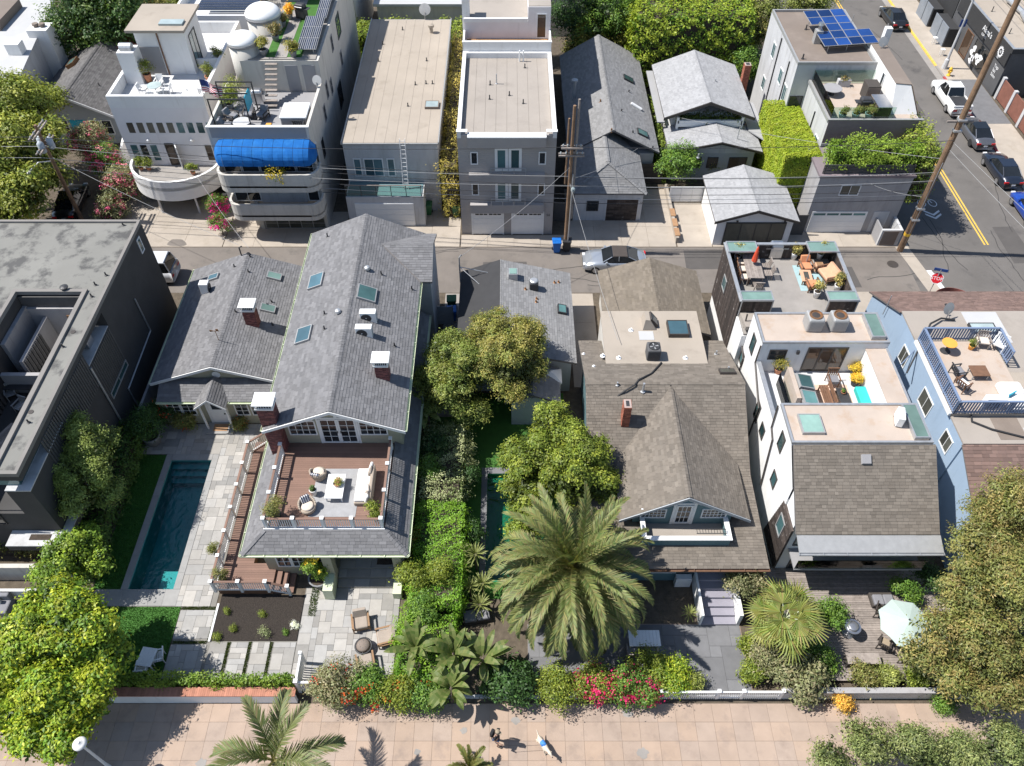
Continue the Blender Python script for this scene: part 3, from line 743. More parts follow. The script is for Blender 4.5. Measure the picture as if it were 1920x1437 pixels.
slat_fence('board_fence','brown timber fence at the left of the black house rear',-46,-31.6,49.2,1.5,'brown_wood',6,pitch=.2)
slat_fence('slat_fence','dark slatted gate between the white garage and the ivy block',21.75,23.2,50.4,1.9,'black_slat',1)
slat_fence('side_gate','blue grey slatted side gate right of the big grey house',-5.1,-3.9,40.4,1.7,'grey_siding',1,'gate')
t=thing('driveway_gate','white panelled gate beside the white garage','gate',(14.3,54.7,0),world=True)
for k in range(3):piece('panel',t,'white_paint',13.2+k*.92,13.2+k*.92+.9,54.7,54.76,.08,1.5)
t=thing('planter_wall','low concrete wall with timber bench tops along the driveway','wall',(13.15,52,0),world=True)
MB().box(13.08,13.3,49.4,56.5,0,.55).build('wall','concrete',t)
for y in(49.6,50.8,52.1):MB().box(13.02,13.4,y,y+.95,.552,.62).build('bench_top','warm_wood',t)
t=thing('bin_enclosure','grey rendered bin enclosure at the alley corner beside the pole','enclosure',(29.6,49.9,0),world=True)
MB().box(28.7,30.3,49.1,49.3,0,1.5).box(30.1,30.3,49.302,51.0,0,1.5).build('wall','light_grey_stucco',t);MB().box(28.7,28.8,49.302,51.2,.05,1.45).build('gate','dark_grey_paint',t)
piece('door_panel',t,'brown_flat_roof',28.85,30.0,49.07,49.095,.08,1.4)
t=thing('board_fence','curved red timber fence at the street corner below the stop sign','fence',(31.6,41.6,0),world=True)
for k in range(26):
    a=R(165-k*5.5);cx,cy=31.3+1.5*math.cos(a),41.0+1.5*math.sin(a)
    o=MB().box(-.07,.07,-.015,.015,0,1.5).build('board','red_wood',t);o.location=Vector((cx,cy,.1))-t.location;o.rotation_euler=(0,0,a-R(90))
    for ve in o.data.vertices:ve.co+=t.location
# ------------------------------------------------------------------ black modern house at the left
def hvac(loc,label,rz=0.,w_=.85,d_=.34,h_=.62,group='slim air conditioners on the roofs'):
    t=thing('air_conditioner',label,'air conditioner',loc,rz,group)
    MB().rbox(-w_/2,w_/2,-d_/2,d_/2,.08,.08+h_,.03).build('casing','white_paint',t)
    mb=MB()
    for k in range(12):
        a,b=2*math.pi*k/12,2*math.pi*(k+1)/12;r1,r0=h_*.4,h_*.05;cx,cz=-w_*.12,.08+h_/2
        mb.poly([(cx+r0*math.cos(a),-d_/2-.004,cz+r0*math.sin(a)),(cx+r1*math.cos(a),-d_/2-.004,cz+r1*math.sin(a)),(cx+r1*math.cos(b),-d_/2-.004,cz+r1*math.sin(b)),(cx+r0*math.cos(b),-d_/2-.004,cz+r0*math.sin(b))])
    mb.build('fan_grille','dark_metal',t)
    for k in range(9):piece('louvre',t,'pale_metal',w_/2+.001,w_/2+.008,-d_/2+.04,d_/2-.04,.14+k*h_/10,.14+k*h_/10+.03)
    for x in(-w_*.35,w_*.35):piece('foot',t,'dark_metal',x-.03,x+.03,-d_/2,d_/2,0,.08)
    return t

b=thing('house','black flat roofed modern house with sunken roof court beside the pool garden','house',(-28,32,0),world=True)
X=-23.75
walls(b,-40,X,35.1,41.8,0,7.8,'black_stucco')
MB().box(-40,-29.05,22.1,35.098,0,7.8).box(-25.0,X,26.4,30.5,0,7.8).box(-25.0,X,33.8,35.098,0,7.8).box(-25.0,X,30.502,33.798,0,6.4).box(-25.0,X,30.502,33.798,7.5,7.8).box(-25.0,X,22.1,26.398,0,6.5).box(-25.0,X,22.1,26.398,7.4,7.8).box(-29.048,-25.002,22.1,35.09,0,4.4).each('wall','black_stucco',b)
MB().box(-24.3,-24.28,22.4,26.3,6.6,7.38).box(-29,-24.302,22.4,22.42,6.6,7.38).each('corner_glazing','teal_glass',b);MB().box(-25.0,X+.03,22.06,26.39,6.502,6.58).build('ledge','light_grey_stucco',b)
MB().box(-40,X-.15,35.25,41.65,7.802,7.92).box(-40,-29.2,22.25,35.248,7.802,7.92).box(-24.85,X-.15,22.25,35.248,7.802,7.92).build('roof','black_roof',b)
MB().box(-40,X+.02,41.652,41.85,7.802,8.06).box(X-.148,X+.03,22.252,41.65,7.802,8.06).box(-25.1,X+.03,22.05,22.25,7.802,8.06).box(-25.1,-24.852,22.252,35.0,7.802,8.06).box(-29.22,-24.85,35.002,35.248,7.802,8.06).box(-29.22,-29.0,22.25,35.0,7.802,8.06).each('coping','black_trim',b)
MB().box(-29.04,-28.8,31.7,35.0,4.41,7.0).box(-28.8,-25.02,34.75,35.08,4.41,6.9).box(-28.0,-27.8,31.0,34.7,4.41,6.3).box(-29.0,-25.3,30.3,30.55,4.41,5.9).each('court_wall','grey_stucco',b)
MB().box(-26.6,-25.9,34.7,34.745,4.42,6.4).build('door','warm_wood',b);MB().box(-29.0,-25.02,34.9,34.98,6.95,7.7).build('court_fascia','black_slat',b)
for k in range(20):piece('slat',b,'black_slat',-28.99,-28.92,23.2+k*.32,23.2+k*.32+.2,4.42,7.7)
for k in range(8):piece('slat',b,'black_slat',-27.79,-27.72,31.1+k*.3,31.1+k*.3+.18,4.42,6.2)
MB().box(-25.35,-25.02,30.56,34.6,4.42,6.2).build('planter','white_stucco',b);hedgebox(b,[(-25.33,-25.04,30.6,34.5,6.1,6.3)],90,.12,[(.12,.13,.03),(.2,.18,.04)],.05,'planting')
for k in range(30):piece('slat',b,'black_slat',X+.001,X+.055,24.4+k*.2,24.4+k*.2+.11,4.95,7.45)
for k in range(16):piece('slat',b,'black_slat',X+.001,X+.055,30.55+k*.2,30.55+k*.2+.11,3.7,6.35)
MB().box(-24.99,X-.02,30.51,33.79,6.402,6.45).box(-24.998,-24.95,30.51,33.79,6.452,7.48).each('balcony_floor','light_grey_stucco',b)
window(b,right(X,0),30.9,3.1,2.8,.5,2,1,'pale_metal','teal_glass');window(b,right(X,0),40.4,6.4,.5,1.1,1,1,'white_trim','teal_glass')
MB().tube([(X+.08,37.35,5.3),(X+.08,37.4,2.4),(X+.08,32.5,2.2),(X+.08,32.5,.1)],.05,8).tube([(X+.09,30.42,6.4),(X+.09,30.4,.1)],.06,8).each('downpipe','galvanised',b)
for px,py in((231,423),(199,517),(179,535),(172,557),(118,651),(54,793)):q=at(px,py,7.92);vent(b,q.x,q.y,7.92,.26)
q=at(123,545,7.92);MB().lathe([(.16,0),(.16,.22),(.24,.24),(.24,.3),(.08,.36)],(q.x,q.y,7.92),12).build('roof_vent','dark_metal',b)
for px,py in((137,623),(58,773)):q=at(px,py,7.92);MB().lathe([(.14,.0),(.14,.02),(.1,.022)],(q.x,q.y,7.922),14).build('roof_drain','bronze_metal',b)
# front: planter ledge and ground floor
MB().box(-26.4,-23.3,21.2,22.09,2.2,2.66).box(X,-23.3,22.092,25.0,2.2,2.66).each('planter_box','black_stucco',b)
MB().box(-26.4,-23.25,21.15,22.09,2.662,2.74).box(X+.01,-23.25,22.092,25.0,2.662,2.74).each('ledge','light_grey_stucco',b)
MB().box(-25.3,-24.2,21.5,21.85,2.745,2.76).build('planting','soil',b)
window(b,front(-31,22.09),.2,.5,2.8,2.3,3,1,'dark_metal','window_glass');window(b,front(-31,22.09),.2,3.4,4.5,2.3,3,1,'dark_metal','window_glass')
t=thing('retaining_wall','cream garden wall with a long slot in front of the black house','wall',(-28,21.5,0),world=True)
MB().box(-34,-23.6,20.6,20.85,0,1.4).build('wall','cream_stucco',t);MB().box(-34,-24.0,19.6,19.75,0,.7).build('planter_edge','white_stucco',t)
t=thing('garden_sofa','dark grey outdoor sofa with a white cushion by the cream wall','sofa',(-27.6,19.0,0),0)
MB().rbox(-1.6,1.2,-.5,.45,0,.4,.08).build('seat','cushion_grey',t);MB().rbox(-1.6,1.2,.25,.5,.4,.85,.08).build('backrest','cushion_grey',t)
MB().rbox(.3,.75,.02,.22,.42,.8,.06).build('cushion','cushion_white',t);MB().rbox(-.5,-.1,.02,.22,.42,.78,.06).build('cushion','cushion_grey',t)
# the side wall between black house and pool garden
t=thing('side_wall','grey concrete side wall below the black house','wall',(-24.0,31.5,0),world=True)
for k in range(6):piece('wall_panel',t,'grey_stucco',-22.95,-22.8,30.6+k*1.25,30.6+k*1.25+1.235,0,1.6)
# things on the black house's terraces
def dining_table(loc,rz,w_,d_,mat,label,h=.74,leg='dark_metal',boards=0,cat='table',group=None):
    t=thing('table',label,cat,loc,rz,group)
    if boards:
        for k in range(boards):piece('plank',t,mat,-w_/2+w_*k/boards+.004,-w_/2+w_*(k+1)/boards-.004,-d_/2,d_/2,h-.04,h)
    else:MB().rbox(-w_/2,w_/2,-d_/2,d_/2,h-.05,h,.02).build('tabletop',mat,t)
    for x in(-1,1):
        for y in(-1,1):piece('leg',t,leg,x*(w_/2-.08)-.03,x*(w_/2-.08)+.03,y*(d_/2-.08)-.03,y*(d_/2-.08)+.03,0,h-.041)
    return t
def slat_chair(loc,rz,mat,label,seat=None,group=None,arms=True,w_=.56,hb=.85):
    t=thing('chair',label,'chair',loc,rz,group);h=w_/2
    if seat:MB().rbox(-h+.03,h-.03,-.27,.27,.42,.5,.04).build('cushion',seat,t)
    for k in range(5):piece('slat',t,mat,-h,h,-.27+k*.112,-.27+k*.112+.09,.39,.415)
    for x in(-h,h-.045):
        for y in(-.28,.24):piece('leg',t,mat,x,x+.045,y,y+.045,0,.62 if arms else .4)
        if arms:piece('armrest',t,mat,x-.015,x+.06,-.3,.3,.62,.65)
    for k in range(5):
        u=-h+.03+k*(w_-.06)/5
        MB().hexa([(u,.26,.42),(u+.07,.26,.42),(u+.07,.29,.42),(u,.29,.42),(u,.36,hb),(u+.07,.36,hb),(u+.07,.39,hb),(u,.39,hb)]).build('back_slat',mat,t)
    MB().box(-h,h,.345,.4,hb-.02,hb+.04).build('back_rail',mat,t);return t
q=at(30,720,5.1);dining_table((q.x,q.y,4.4),0,2.0,.9,'dark_metal','dark grey table below the planted white strip of the black house court')
q=at(20,765,3.95);dining_table((-27.6,26.2,4.4),R(-25),1.0,2.4,'grey_wood','weathered timber table on the black house terrace',boards=6)
for i,(px,py,rz,lb)in enumerate([(20,737,30,'slatted grey chair left on the black house terrace'),(38,762,-20,'slatted grey chair next to the timber table of the black house'),(55,722,80,'white cushioned chair at the end of the dark court table')]):
    q=at(px,py,4.8);slat_chair((q.x,q.y,4.4),R(rz),'pale_metal',lb,'cushion_white' if i==2 else None,'chairs on the black house terrace')
q=at(172,644,5.0);t=thing('barbecue','dark barbecue in the side balcony of the black house','grill',(-24.4,32.2,6.45),R(90))
MB().rbox(-.35,.35,-.25,.25,0,.7,.03).build('cabinet','steel',t);MB().rbox(-.38,.38,-.28,.28,.7,1.0,.15).build('lid','dark_metal',t);MB().tube([(-.25,-.3,.85),(.25,-.3,.85)],.02,6).build('handle','steel',t)

# ------------------------------------------------------------------ brick chimney with white cap
def chimney(parent,x,y,z0,z1,w_,d_,brick='brick',cap=True,big=1.25):
    mb=MB().box(x-w_/2+.012,x+w_/2-.012,y-d_/2+.012,y+d_/2-.012,z0,z1-.01)
    o=mb.build('chimney','mortar',parent);bm=MB();z=z0;k=0;bh,bl=.085,.21
    while z+bh<=z1+.001:
        for(u0,u1,fx)in((-w_/2,w_/2,'f'),(-w_/2,w_/2,'b'),(-d_/2,d_/2,'l'),(-d_/2,d_/2,'r')):
            u=u0-(bl/2 if k%2 else 0)
            while u<u1:
                a,c=max(u,u0)+.004,min(u+bl,u1)-.004;u+=bl;pr=random.uniform(.0,.012)
                if c-a<.03:continue
                if fx=='f':bm.box(x+a,x+c,y-d_/2-pr,y-d_/2+.04,z+.005,z+bh-.005)
                if fx=='b':bm.box(x+a,x+c,y+d_/2-.04,y+d_/2+pr,z+.005,z+bh-.005)
                if fx=='l':bm.box(x-w_/2-pr,x-w_/2+.04,y+a,y+c,z+.005,z+bh-.005)
                if fx=='r':bm.box(x+w_/2-.04,x+w_/2+pr,y+a,y+c,z+.005,z+bh-.005)
        z+=bh;k+=1
    bm.build('bricks',brick,o,kind='stuff')
    if cap:
        W2,D2=w_/2+.06,d_/2+.06;gm=MB()
        MB().box(x-W2,x+W2,y-D2,y+D2,z1+.001,z1+.1).build('cap_base','white_paint',o)
        for sx in(-1,1):
            for sy in(-1,1):gm.box(x+sx*(W2-.05)-.03,x+sx*(W2-.05)+.03,y+sy*(D2-.05)-.03,y+sy*(D2-.05)+.03,z1+.1,z1+.42)
        n=6
        for i in range(n):
            u=-W2+.08+(2*W2-.16)*i/n;gm.box(x+u,x+u+.025,y-D2+.04,y-D2+.055,z1+.1,z1+.42).box(x+u,x+u+.025,y+D2-.055,y+D2-.04,z1+.1,z1+.42)
            u=-D2+.08+(2*D2-.16)*i/n;gm.box(x-W2+.04,x-W2+.055,y+u,y+u+.025,z1+.1,z1+.42).box(x+W2-.055,x+W2-.04,y+u,y+u+.025,z1+.1,z1+.42)
        gm.build('spark_screen','white_paint',o)
        MB().box(x-W2+.1,x+W2-.1,y-D2+.1,y+D2-.1,z1+.1,z1+.2).build('flue','dark_metal',o)
        e=.07;cm=MB().box(x-W2-e,x+W2+e,y-D2-e,y+D2+e,z1+.42,z1+.46)
        P=[(x-W2-e,y-D2-e,z1+.461),(x+W2+e,y-D2-e,z1+.461),(x+W2+e,y+D2+e,z1+.461),(x-W2-e,y+D2+e,z1+.461)];ap=(x,y,z1+.66)
        for k in range(4):cm.poly([P[k],P[(k+1)%4],ap])
        cm.build('cap_roof','white_paint',o)
    else:MB().box(x-w_/2+.12,x+w_/2-.12,y-d_/2+.12,y+d_/2-.12,z1-.009,z1+.01).build('flue','dark_metal',o)
    return o

def gutter_run(parent,a,b,mat='cream_metal',r=.065):
    a,b=Vector(a),Vector(b);d=(b-a).normalized();s=Vector((d.y,-d.x,0));mb=MB();up=Vector((0,0,1))
    for o_,z0,z1,t in((-r,-r,.0,.012),(r,-r,.0,.012)):
        mb.slab([a+s*o_+up*z0,b+s*o_+up*z0,b+s*o_+up*z1,a+s*o_+up*z1],s*t)
    mb.slab([a-s*r-up*r,b-s*r-up*r,b+s*r-up*r,a+s*r-up*r],(0,0,-.012))
    n=max(2,int((b-a).length/1.2))
    for k in range(n+1):
        p=a.lerp(b,k/n);mb.slab([p-s*r-d*.02+up*.004,p-s*r+d*.02+up*.004,p+s*(r+.02)+d*.02+up*.004,p+s*(r+.02)-d*.02+up*.004],(0,0,.012))
    return mb.build('gutter',mat,parent)

# ------------------------------------------------------------------ grey two storey house with roof terrace
h=thing('house','large grey shingled house with roof terrace and white chimney caps','house',(-9.4,31,0),world=True)
MB().box(-12.85,-5.9,27.05,42.5,0,6.05).poly([(-12.85,27.05,6.05),(-5.9,27.05,6.05),(-9.35,27.05,7.5)]).poly([(-12.85,42.5,6.05),(-5.9,42.5,6.05),(-9.35,42.5,7.5)]).box(-13.0,-5.75,20.95,27.045,0,.3).build('wall','olive_siding',h)
MB().box(-13.0,-9.5,20.95,27.04,.302,3.1).box(-9.48,-5.75,22.4,27.04,.302,3.1).box(-12.6,-6.3,21.4,27.04,3.102,3.8).build('lower_wall','olive_siding',h)
roof=gable(h,-13.15,-5.55,26.2,42.9,6.1,7.72,'grey_shingle','roof_under','y',-9.35)
xg=MB().slab([(-7.9,38.0,6.14),(-4.8,38.0,6.14),(-4.8,40.4,7.25),(-7.9,40.4,7.25)],(0,0,-.12)).slab([(-4.8,42.8,6.14),(-7.9,42.8,6.14),(-7.9,40.4,7.25),(-4.8,40.4,7.25)],(0,0,-.12)).build('cross_gable','roof_under',h)
shingles(xg,[(-5.5,38.0,6.14),(-4.8,38.0,6.14),(-4.8,40.4,7.25),(-8.1,40.4,7.25)],'grey_shingle');shingles(xg,[(-4.8,42.8,6.14),(-5.5,42.8,6.14),(-8.1,40.4,7.25),(-4.8,40.4,7.25)],'grey_shingle')
walls(h,-7.0,-4.95,38.3,42.5,0,6.1,'grey_siding','bay_wall')
# rake fascia on the front gable
for s,x0 in((1,-13.2),(-1,-5.5)):
    MB().slab([(x0,26.14,6.06),(-9.35,26.14,7.7),(-9.35,26.14,7.5),(x0,26.14,5.86)],(0,.055,0)).build('rake_board','white_trim',roof)
gutter_run(h,(-13.22,26.2,6.05),(-13.22,42.9,6.05));gutter_run(h,(-5.48,38.0,6.05),(-5.48,26.2,6.05))
fw=front(-9.35,27.05,3.9)
window(h,fw,-2.75,.75,1.55,1.25,4,3,bar=.03);window(h,fw,1.15,.75,1.55,1.25,4,3,bar=.03)
fd=window(h,fw,-1.0,.04,1.0,2.1,2,4,name='french_door',fw=.1,bar=.03);fd2=window(h,fw,0.01,.04,1.0,2.1,2,4,name='french_door',fw=.1,bar=.03)
MB().obox(fw,-1.12,-1.01,0,2.16,0,.04).obox(fw,1.02,1.13,0,2.16,0,.04).obox(fw,-1.12,1.13,2.162,2.27,0,.04).each('door_casing','white_trim',h)
for u in(-.07,.1):MB().obox(fw,u-.015,u+.015,.95,1.15,.051,.09).build('door_handle','dark_metal',h)
for u in(-1.35,1.35,-.0):MB().obox(fw,u-.08,u+.08,2.35 if u==0 else 2.1,2.55 if u==0 else 2.3,0,.1).build('wall_lamp','white_paint',h)
# skirt roof round the terrace
sk=MB();LE,RE,FE=-13.75,-5.2,20.4
A=[(LE,28.5,3.2),(LE,FE,3.2),(-12.6,21.4,4.0),(-12.6,28.5,4.0)];B=[(LE,FE,3.2),(RE,FE,3.2),(-6.35,21.4,4.0),(-12.6,21.4,4.0)];D=[(RE,FE,3.2),(RE,38.0,3.2),(-6.35,38.0,4.0),(-6.35,21.4,4.0)]
for q in(A,B,D):sk.slab(q,(0,0,-.1))
sko=sk.build('skirt_roof','roof_under',h)
for q in(A,B,D):shingles(sko,q,'grey_shingle')
ridge_caps(sko,(LE,FE,3.2),(-12.6,21.4,4.0),'grey_shingle');ridge_caps(sko,(RE,FE,3.2),(-6.35,21.4,4.0),'grey_shingle')
gutter_run(h,(LE-.07,FE-.07,3.17),(LE-.07,28.5,3.17));gutter_run(h,(RE+.07,FE-.07,3.17),(LE-.07,FE-.07,3.17));gutter_run(h,(RE+.07,38.0,3.17),(RE+.07,FE-.07,3.17))
# roof terrace
dk=MB().box(-12.55,-6.4,21.45,27.04,3.802,3.87).build('terrace','roof_under',h)
for k in range(39):piece('plank',dk,'composite_deck',-12.5,-6.45,21.6+k*.139,21.6+k*.139+.134,3.872,3.9)
def railing(parent,a,b,n,h_=1.0,z0=0.,z1=None,post=True,ends=(True,True),cap='composite_deck',spc=.115):
    """balustrade from a to b: posts with caps, brown hand rail, white balusters"""
    a,b=Vector(a),Vector(b);L=(b-a).length;d=(b-a).normalized();dh=Vector((d.x,d.y,0)).normalized();s=Vector((-dh.y,dh.x,0));up=Vector((0,0,1))
    o=MB().slab([a-s*.06+up*(h_-.09),b-s*.06+up*(h_-.09),b+s*.06+up*(h_-.09),a+s*.06+up*(h_-.09)],(0,0,.045)).build('hand_rail',cap,parent)
    MB().slab([a-s*.03+up*(h_-.16),b-s*.03+up*(h_-.16),b+s*.03+up*(h_-.16),a+s*.03+up*(h_-.16)],(0,0,.06)).slab([a-s*.03+up*.08,b-s*.03+up*.08,b+s*.03+up*.08,a+s*.03+up*.08],(0,0,.06)).each('rail','white_paint',parent)
    for k in range(n+1):
        if(k==0 and not ends[0])or(k==n and not ends[1]):continue
        p=a.lerp(b,k/n);MB().box(p.x-.065,p.x+.065,p.y-.065,p.y+.065,p.z-.12,p.z+h_).box(p.x-.1,p.x+.1,p.y-.1,p.y+.1,p.z+h_+.001,p.z+h_+.05).build('post','white_paint',parent)
    m=int(L/spc)
    for k in range(1,m):
        p=a.lerp(b,k/m);piece('baluster',parent,'white_paint',p.x-.018,p.x+.018,p.y-.018,p.y+.018,p.z+.142,p.z+h_-.162)
railing(dk,(-12.47,21.52,3.9),(-6.48,21.52,3.9),4);railing(dk,(-12.47,21.52,3.9),(-12.47,26.2,3.9),3,ends=(False,True));railing(dk,(-6.48,21.52,3.9),(-6.48,26.6,3.9),3,ends=(False,True))
MB().box(-12.6,-6.35,21.38,21.44,3.7,4.06).build('fascia','white_trim',h)
# lower front: window wall, porch with piers
fl=front(-12.6,20.95,0)
window(h,fl,.2,.95,.8,1.5,2,3);window(h,fl,1.02,.95,1.3,1.5,4,3);window(h,fl,2.34,.95,.65,1.5,2,3)
MB().box(-9.75,-9.25,20.45,20.93,0,3.08).box(-6.05,-5.6,20.45,20.9,0,3.08).each('pier','olive_siding',h);MB().box(-9.8,-9.28,19.45,20.44,0,1.05).box(-6.15,-5.7,19.5,20.44,0,.6).each('pier','cream_metal',h)
for k,(y0,y1,z)in enumerate([(20.1,20.6,.15),(20.6,21.1,.3),(21.1,22.38,.42)]):
    st=MB().box(-9.24,-6.2,y0,y1,.03,z).build('porch_step','stone_joint',h);ashlar(st,-9.22,-6.22,y0+.02,y1,.42,[],'stone',z+.001,z+.03,40+k)
window(h,front(-9.4,22.4,0),.5,.4,1.4,2.2,2,4,name='porch_door');MB().box(-7.2,-6.2,21.3,22.2,.452,.47).build('door_mat','soil',h)
# side deck with stairs
sd=MB().box(-15.5,-13.9,19.75,29.6,.1,.55).box(-13.898,-12.6,19.75,21.3,.1,.55).build('side_deck','brown_wood',h)
for k in range(70):piece('plank',sd,'composite_deck',-15.5,-13.9 if k*.14>1.5 else-12.62,19.78+k*.14,19.78+k*.14+.134,.552,.59)
for k,x in enumerate((-12.6,-12.25,-11.9)):MB().box(x,x+.33,19.8,21.1,.05,.45-.14*k).build('step','composite_deck',h)
railing(sd,(-15.6,19.7,.58),(-15.6,28.8,.58),6,1.05);railing(sd,(-15.6,19.7,.58),(-12.75,19.7,.58),2,1.05,ends=(False,True));railing(sd,(-12.75,19.7,.58),(-11.7,19.7,.1),1,1.0,ends=(False,True));railing(sd,(-15.6,28.8,.58),(-14.7,29.6,.58),1,1.05,ends=(False,True))
t=thing('garden_bench','slatted brown timber bench on the narrow side deck','bench',(-14.3,22.6,.59))
for k in range(5):piece('slat',t,'composite_deck',-.35+k*.14,-.35+k*.14+.125,-.95,.95,.42,.46)
for y in(-.8,.72):
    for x in(-.32,.24):piece('leg',t,'brown_wood',x,x+.08,y,y+.08,0,.42)
# chimneys, skylights, vents of the big roof
chimney(h,-12.75,26.75,3.3,7.6,.85,.7);chimney(h,-6.95,29.6,5.9,7.75,.72,.6)
m=.427;nl=(-m,0,1);nr=(m,0,1)
for px,py,wd,dp in((593,526,1.0,1.25),(570,627,1.0,1.25)):
    q=at(px,py,6.75);skylight(h,(q.x,q.y,6.1+(q.x+13.15)*m+.02),wd,dp,nl,glass='blue_sky_glass')
q=at(688,556,7.2);skylight(h,(q.x,q.y,7.72-(q.x+9.35)*m+.02),1.15,1.2,nr,glass='sky_glass')
for px,py in((612,434),(609,590),(609,620),(693,513),(715,515),(770,525),(738,637)):
    q=at(px,py,7.1);z=7.72-abs(q.x+9.35)*m;vent(h,q.x,q.y,z,.3)
for px,py in((690,512),(636,594)):q=at(px,py,7.2);MB().lathe([(.12,-.1),(.12,.12),(.2,.14),(.16,.26),(.05,.3)],(q.x,q.y,7.72-abs(q.x+9.35)*m),10).build('roof_vent','galvanised',h)
MB().box(-9.0,-7.1,31.8,34.4,6.3,6.55).build('well_floor','grey_flat_roof',h);MB().box(-9.2,-9.0,31.7,34.5,6.4,7.5).build('well_wall','olive_siding',h)
hvac((-8.15,33.6,6.95),'upper of the two white air conditioners sunk in the big grey roof',0,.95,.42,.8);hvac((-8.25,32.35,6.95),'lower of the two white air conditioners sunk in the big grey roof',0,.95,.42,.8)

# ------------------------------------------------------------------ small grey cottage behind the pool
c=thing('cottage','low grey shingled cottage with white windows facing the pool','cottage',(-18,37,0),world=True)
walls(c,-21.6,-13.9,31.5,42.6,0,2.35,'olive_siding');walls(c,-21.6,-13.9,32.75,42.6,2.352,2.75,'olive_siding')
MB().poly([(-21.6,32.75,2.75),(-14.0,32.75,2.75),(-17.95,32.75,4.15)]).box(-21.6,-14.0,32.7,32.745,2.5,2.85).each('gable_wall','olive_siding',c)
MB().lathe([(.26,0),(.26,.05),(.17,.052),(.17,.02)],(0,0,0),16).build('round_vent','white_trim',c)
rv=[o for o in c.children if o.name.startswith('round_vent')][0]
rv.location=Vector((-17.95,32.73,3.3))-c.location;rv.rotation_euler=(R(90),0,0)
for ve in rv.data.vertices:ve.co+=c.location
rf=gable(c,-22.05,-13.6,32.4,43.0,2.85,4.35,'grey_shingle','roof_under','y',-17.95)
for x0 in(-22.1,-13.6):MB().slab([(x0,32.34,2.83),(-17.95,32.34,4.33),(-17.95,32.34,4.13),(x0,32.34,2.63)],(0,.055,0)).build('rake_board','white_trim',rf)
pf=MB().slab([(-21.5,31.25,2.42),(-14.2,31.25,2.42),(-14.2,32.7,2.98),(-21.5,32.7,2.98)],(0,0,-.1)).build('porch_roof','roof_under',c)
shingles(pf,[(-21.5,31.25,2.42),(-14.2,31.25,2.42),(-14.2,32.7,2.98),(-21.5,32.7,2.98)],'grey_shingle')
eg=MB().slab([(-19.05,32.6,2.45),(-19.05,30.7,2.45),(-18.1,30.7,3.25),(-18.1,32.6,3.25)],(0,0,-.08)).slab([(-17.15,30.7,2.45),(-17.15,32.6,2.45),(-18.1,32.6,3.25),(-18.1,30.7,3.25)],(0,0,-.08)).build('entry_gable','roof_under',c)
shingles(eg,[(-19.05,32.6,2.45),(-19.05,30.7,2.45),(-18.1,30.7,3.25),(-18.1,32.6,3.25)],'grey_shingle');shingles(eg,[(-17.15,30.7,2.45),(-17.15,32.6,2.45),(-18.1,32.6,3.25),(-18.1,30.7,3.25)],'grey_shingle')
for s in(-1,1):MB().slab([(-18.1+s*.98,30.64,2.43),(-18.1,30.64,3.24),(-18.1,30.64,3.1),(-18.1+s*.98,30.64,2.29)],(0,.045,0)).build('rake_board','white_trim',eg)
gutter_run(c,(-14.2,31.18,2.4),(-17.1,31.18,2.4));gutter_run(c,(-19.1,31.18,2.4),(-21.5,31.18,2.4));gutter_run(c,(-22.12,32.4,2.82),(-22.12,43.0,2.82))
fc=front(-18.1,31.5,0)
for u in(-3.1,-2.2,1.1,2.1,3.1):window(c,fc,u,.85,.88,1.25,2,3,bar=.03)
d=MB().obox(fc,-.5,.5,.15,2.2,0,.05).build('door','white_paint',c);MB().obox(fc,-.65,-.51,.1,2.3,0,.07).obox(fc,.51,.65,.1,2.3,0,.07).each('door_casing','white_trim',c);MB().obox(fc,.35,.42,1.0,1.1,.051,.1).build('handle','dark_metal',d);MB().obox(fc,-.3,.3,1.45,2.0,.051,.06).build('pane','window_glass',d)
MB().box(-18.95,-17.25,30.55,31.48,.02,.16).build('door_step','coping_stone',c);MB().box(-18.55,-17.65,30.75,31.3,.162,.18).build('door_mat','warm_wood',c)
for x in(-18.9,-17.35):MB().box(x,x+.1,30.9,31.0,.16,2.4).build('post','white_trim',c)
m2=.366
q=at(476,608,3.7);chimney(c,q.x,q.y,3.0,5.1,.75,.62)
for px,py in((515,523),(503,582)):q=at(px,py,3.5);skylight(c,(q.x,q.y,4.35-(q.x+17.95)*.345+.02),.95,.65,(.345,0,1),glass='mint_glass')
q=at(402,523,3.5);skylight(c,(q.x,q.y,2.85+(q.x+22.05)*m2+.02),.8,.55,(-m2,0,1),glass='blue_sky_glass')
for px,py in((441,505),(471,490),(468,517),(507,560),(500,568),(508,600),(444,592)):q=at(px,py,3.9);vent(c,q.x,q.y,4.35-abs(q.x+17.95)*.35,.25)
q=at(388,548,3.4);hvac((q.x,q.y,3.35),'upright grey air conditioner on the cottage roof',R(90),.5,.6,.85)
t=thing('weather_vane','small rusty weather vane on the cottage ridge','weather vane',(-17.95,34.6,4.3))
MB().tube([(0,0,0),(0,0,.9)],.02,6).build('rod','copper',t);MB().box(-.3,.25,-.01,.01,.86,.9).hexa([(-.32,-.01,.8),(-.12,-.01,.86),(-.12,.01,.86),(-.32,.01,.8),(-.34,-.01,.98),(-.12,-.01,.92),(-.12,.01,.92),(-.34,.01,.98)]).box(.05,.2,-.012,.012,.9,1.05).build('arrow','copper',t)
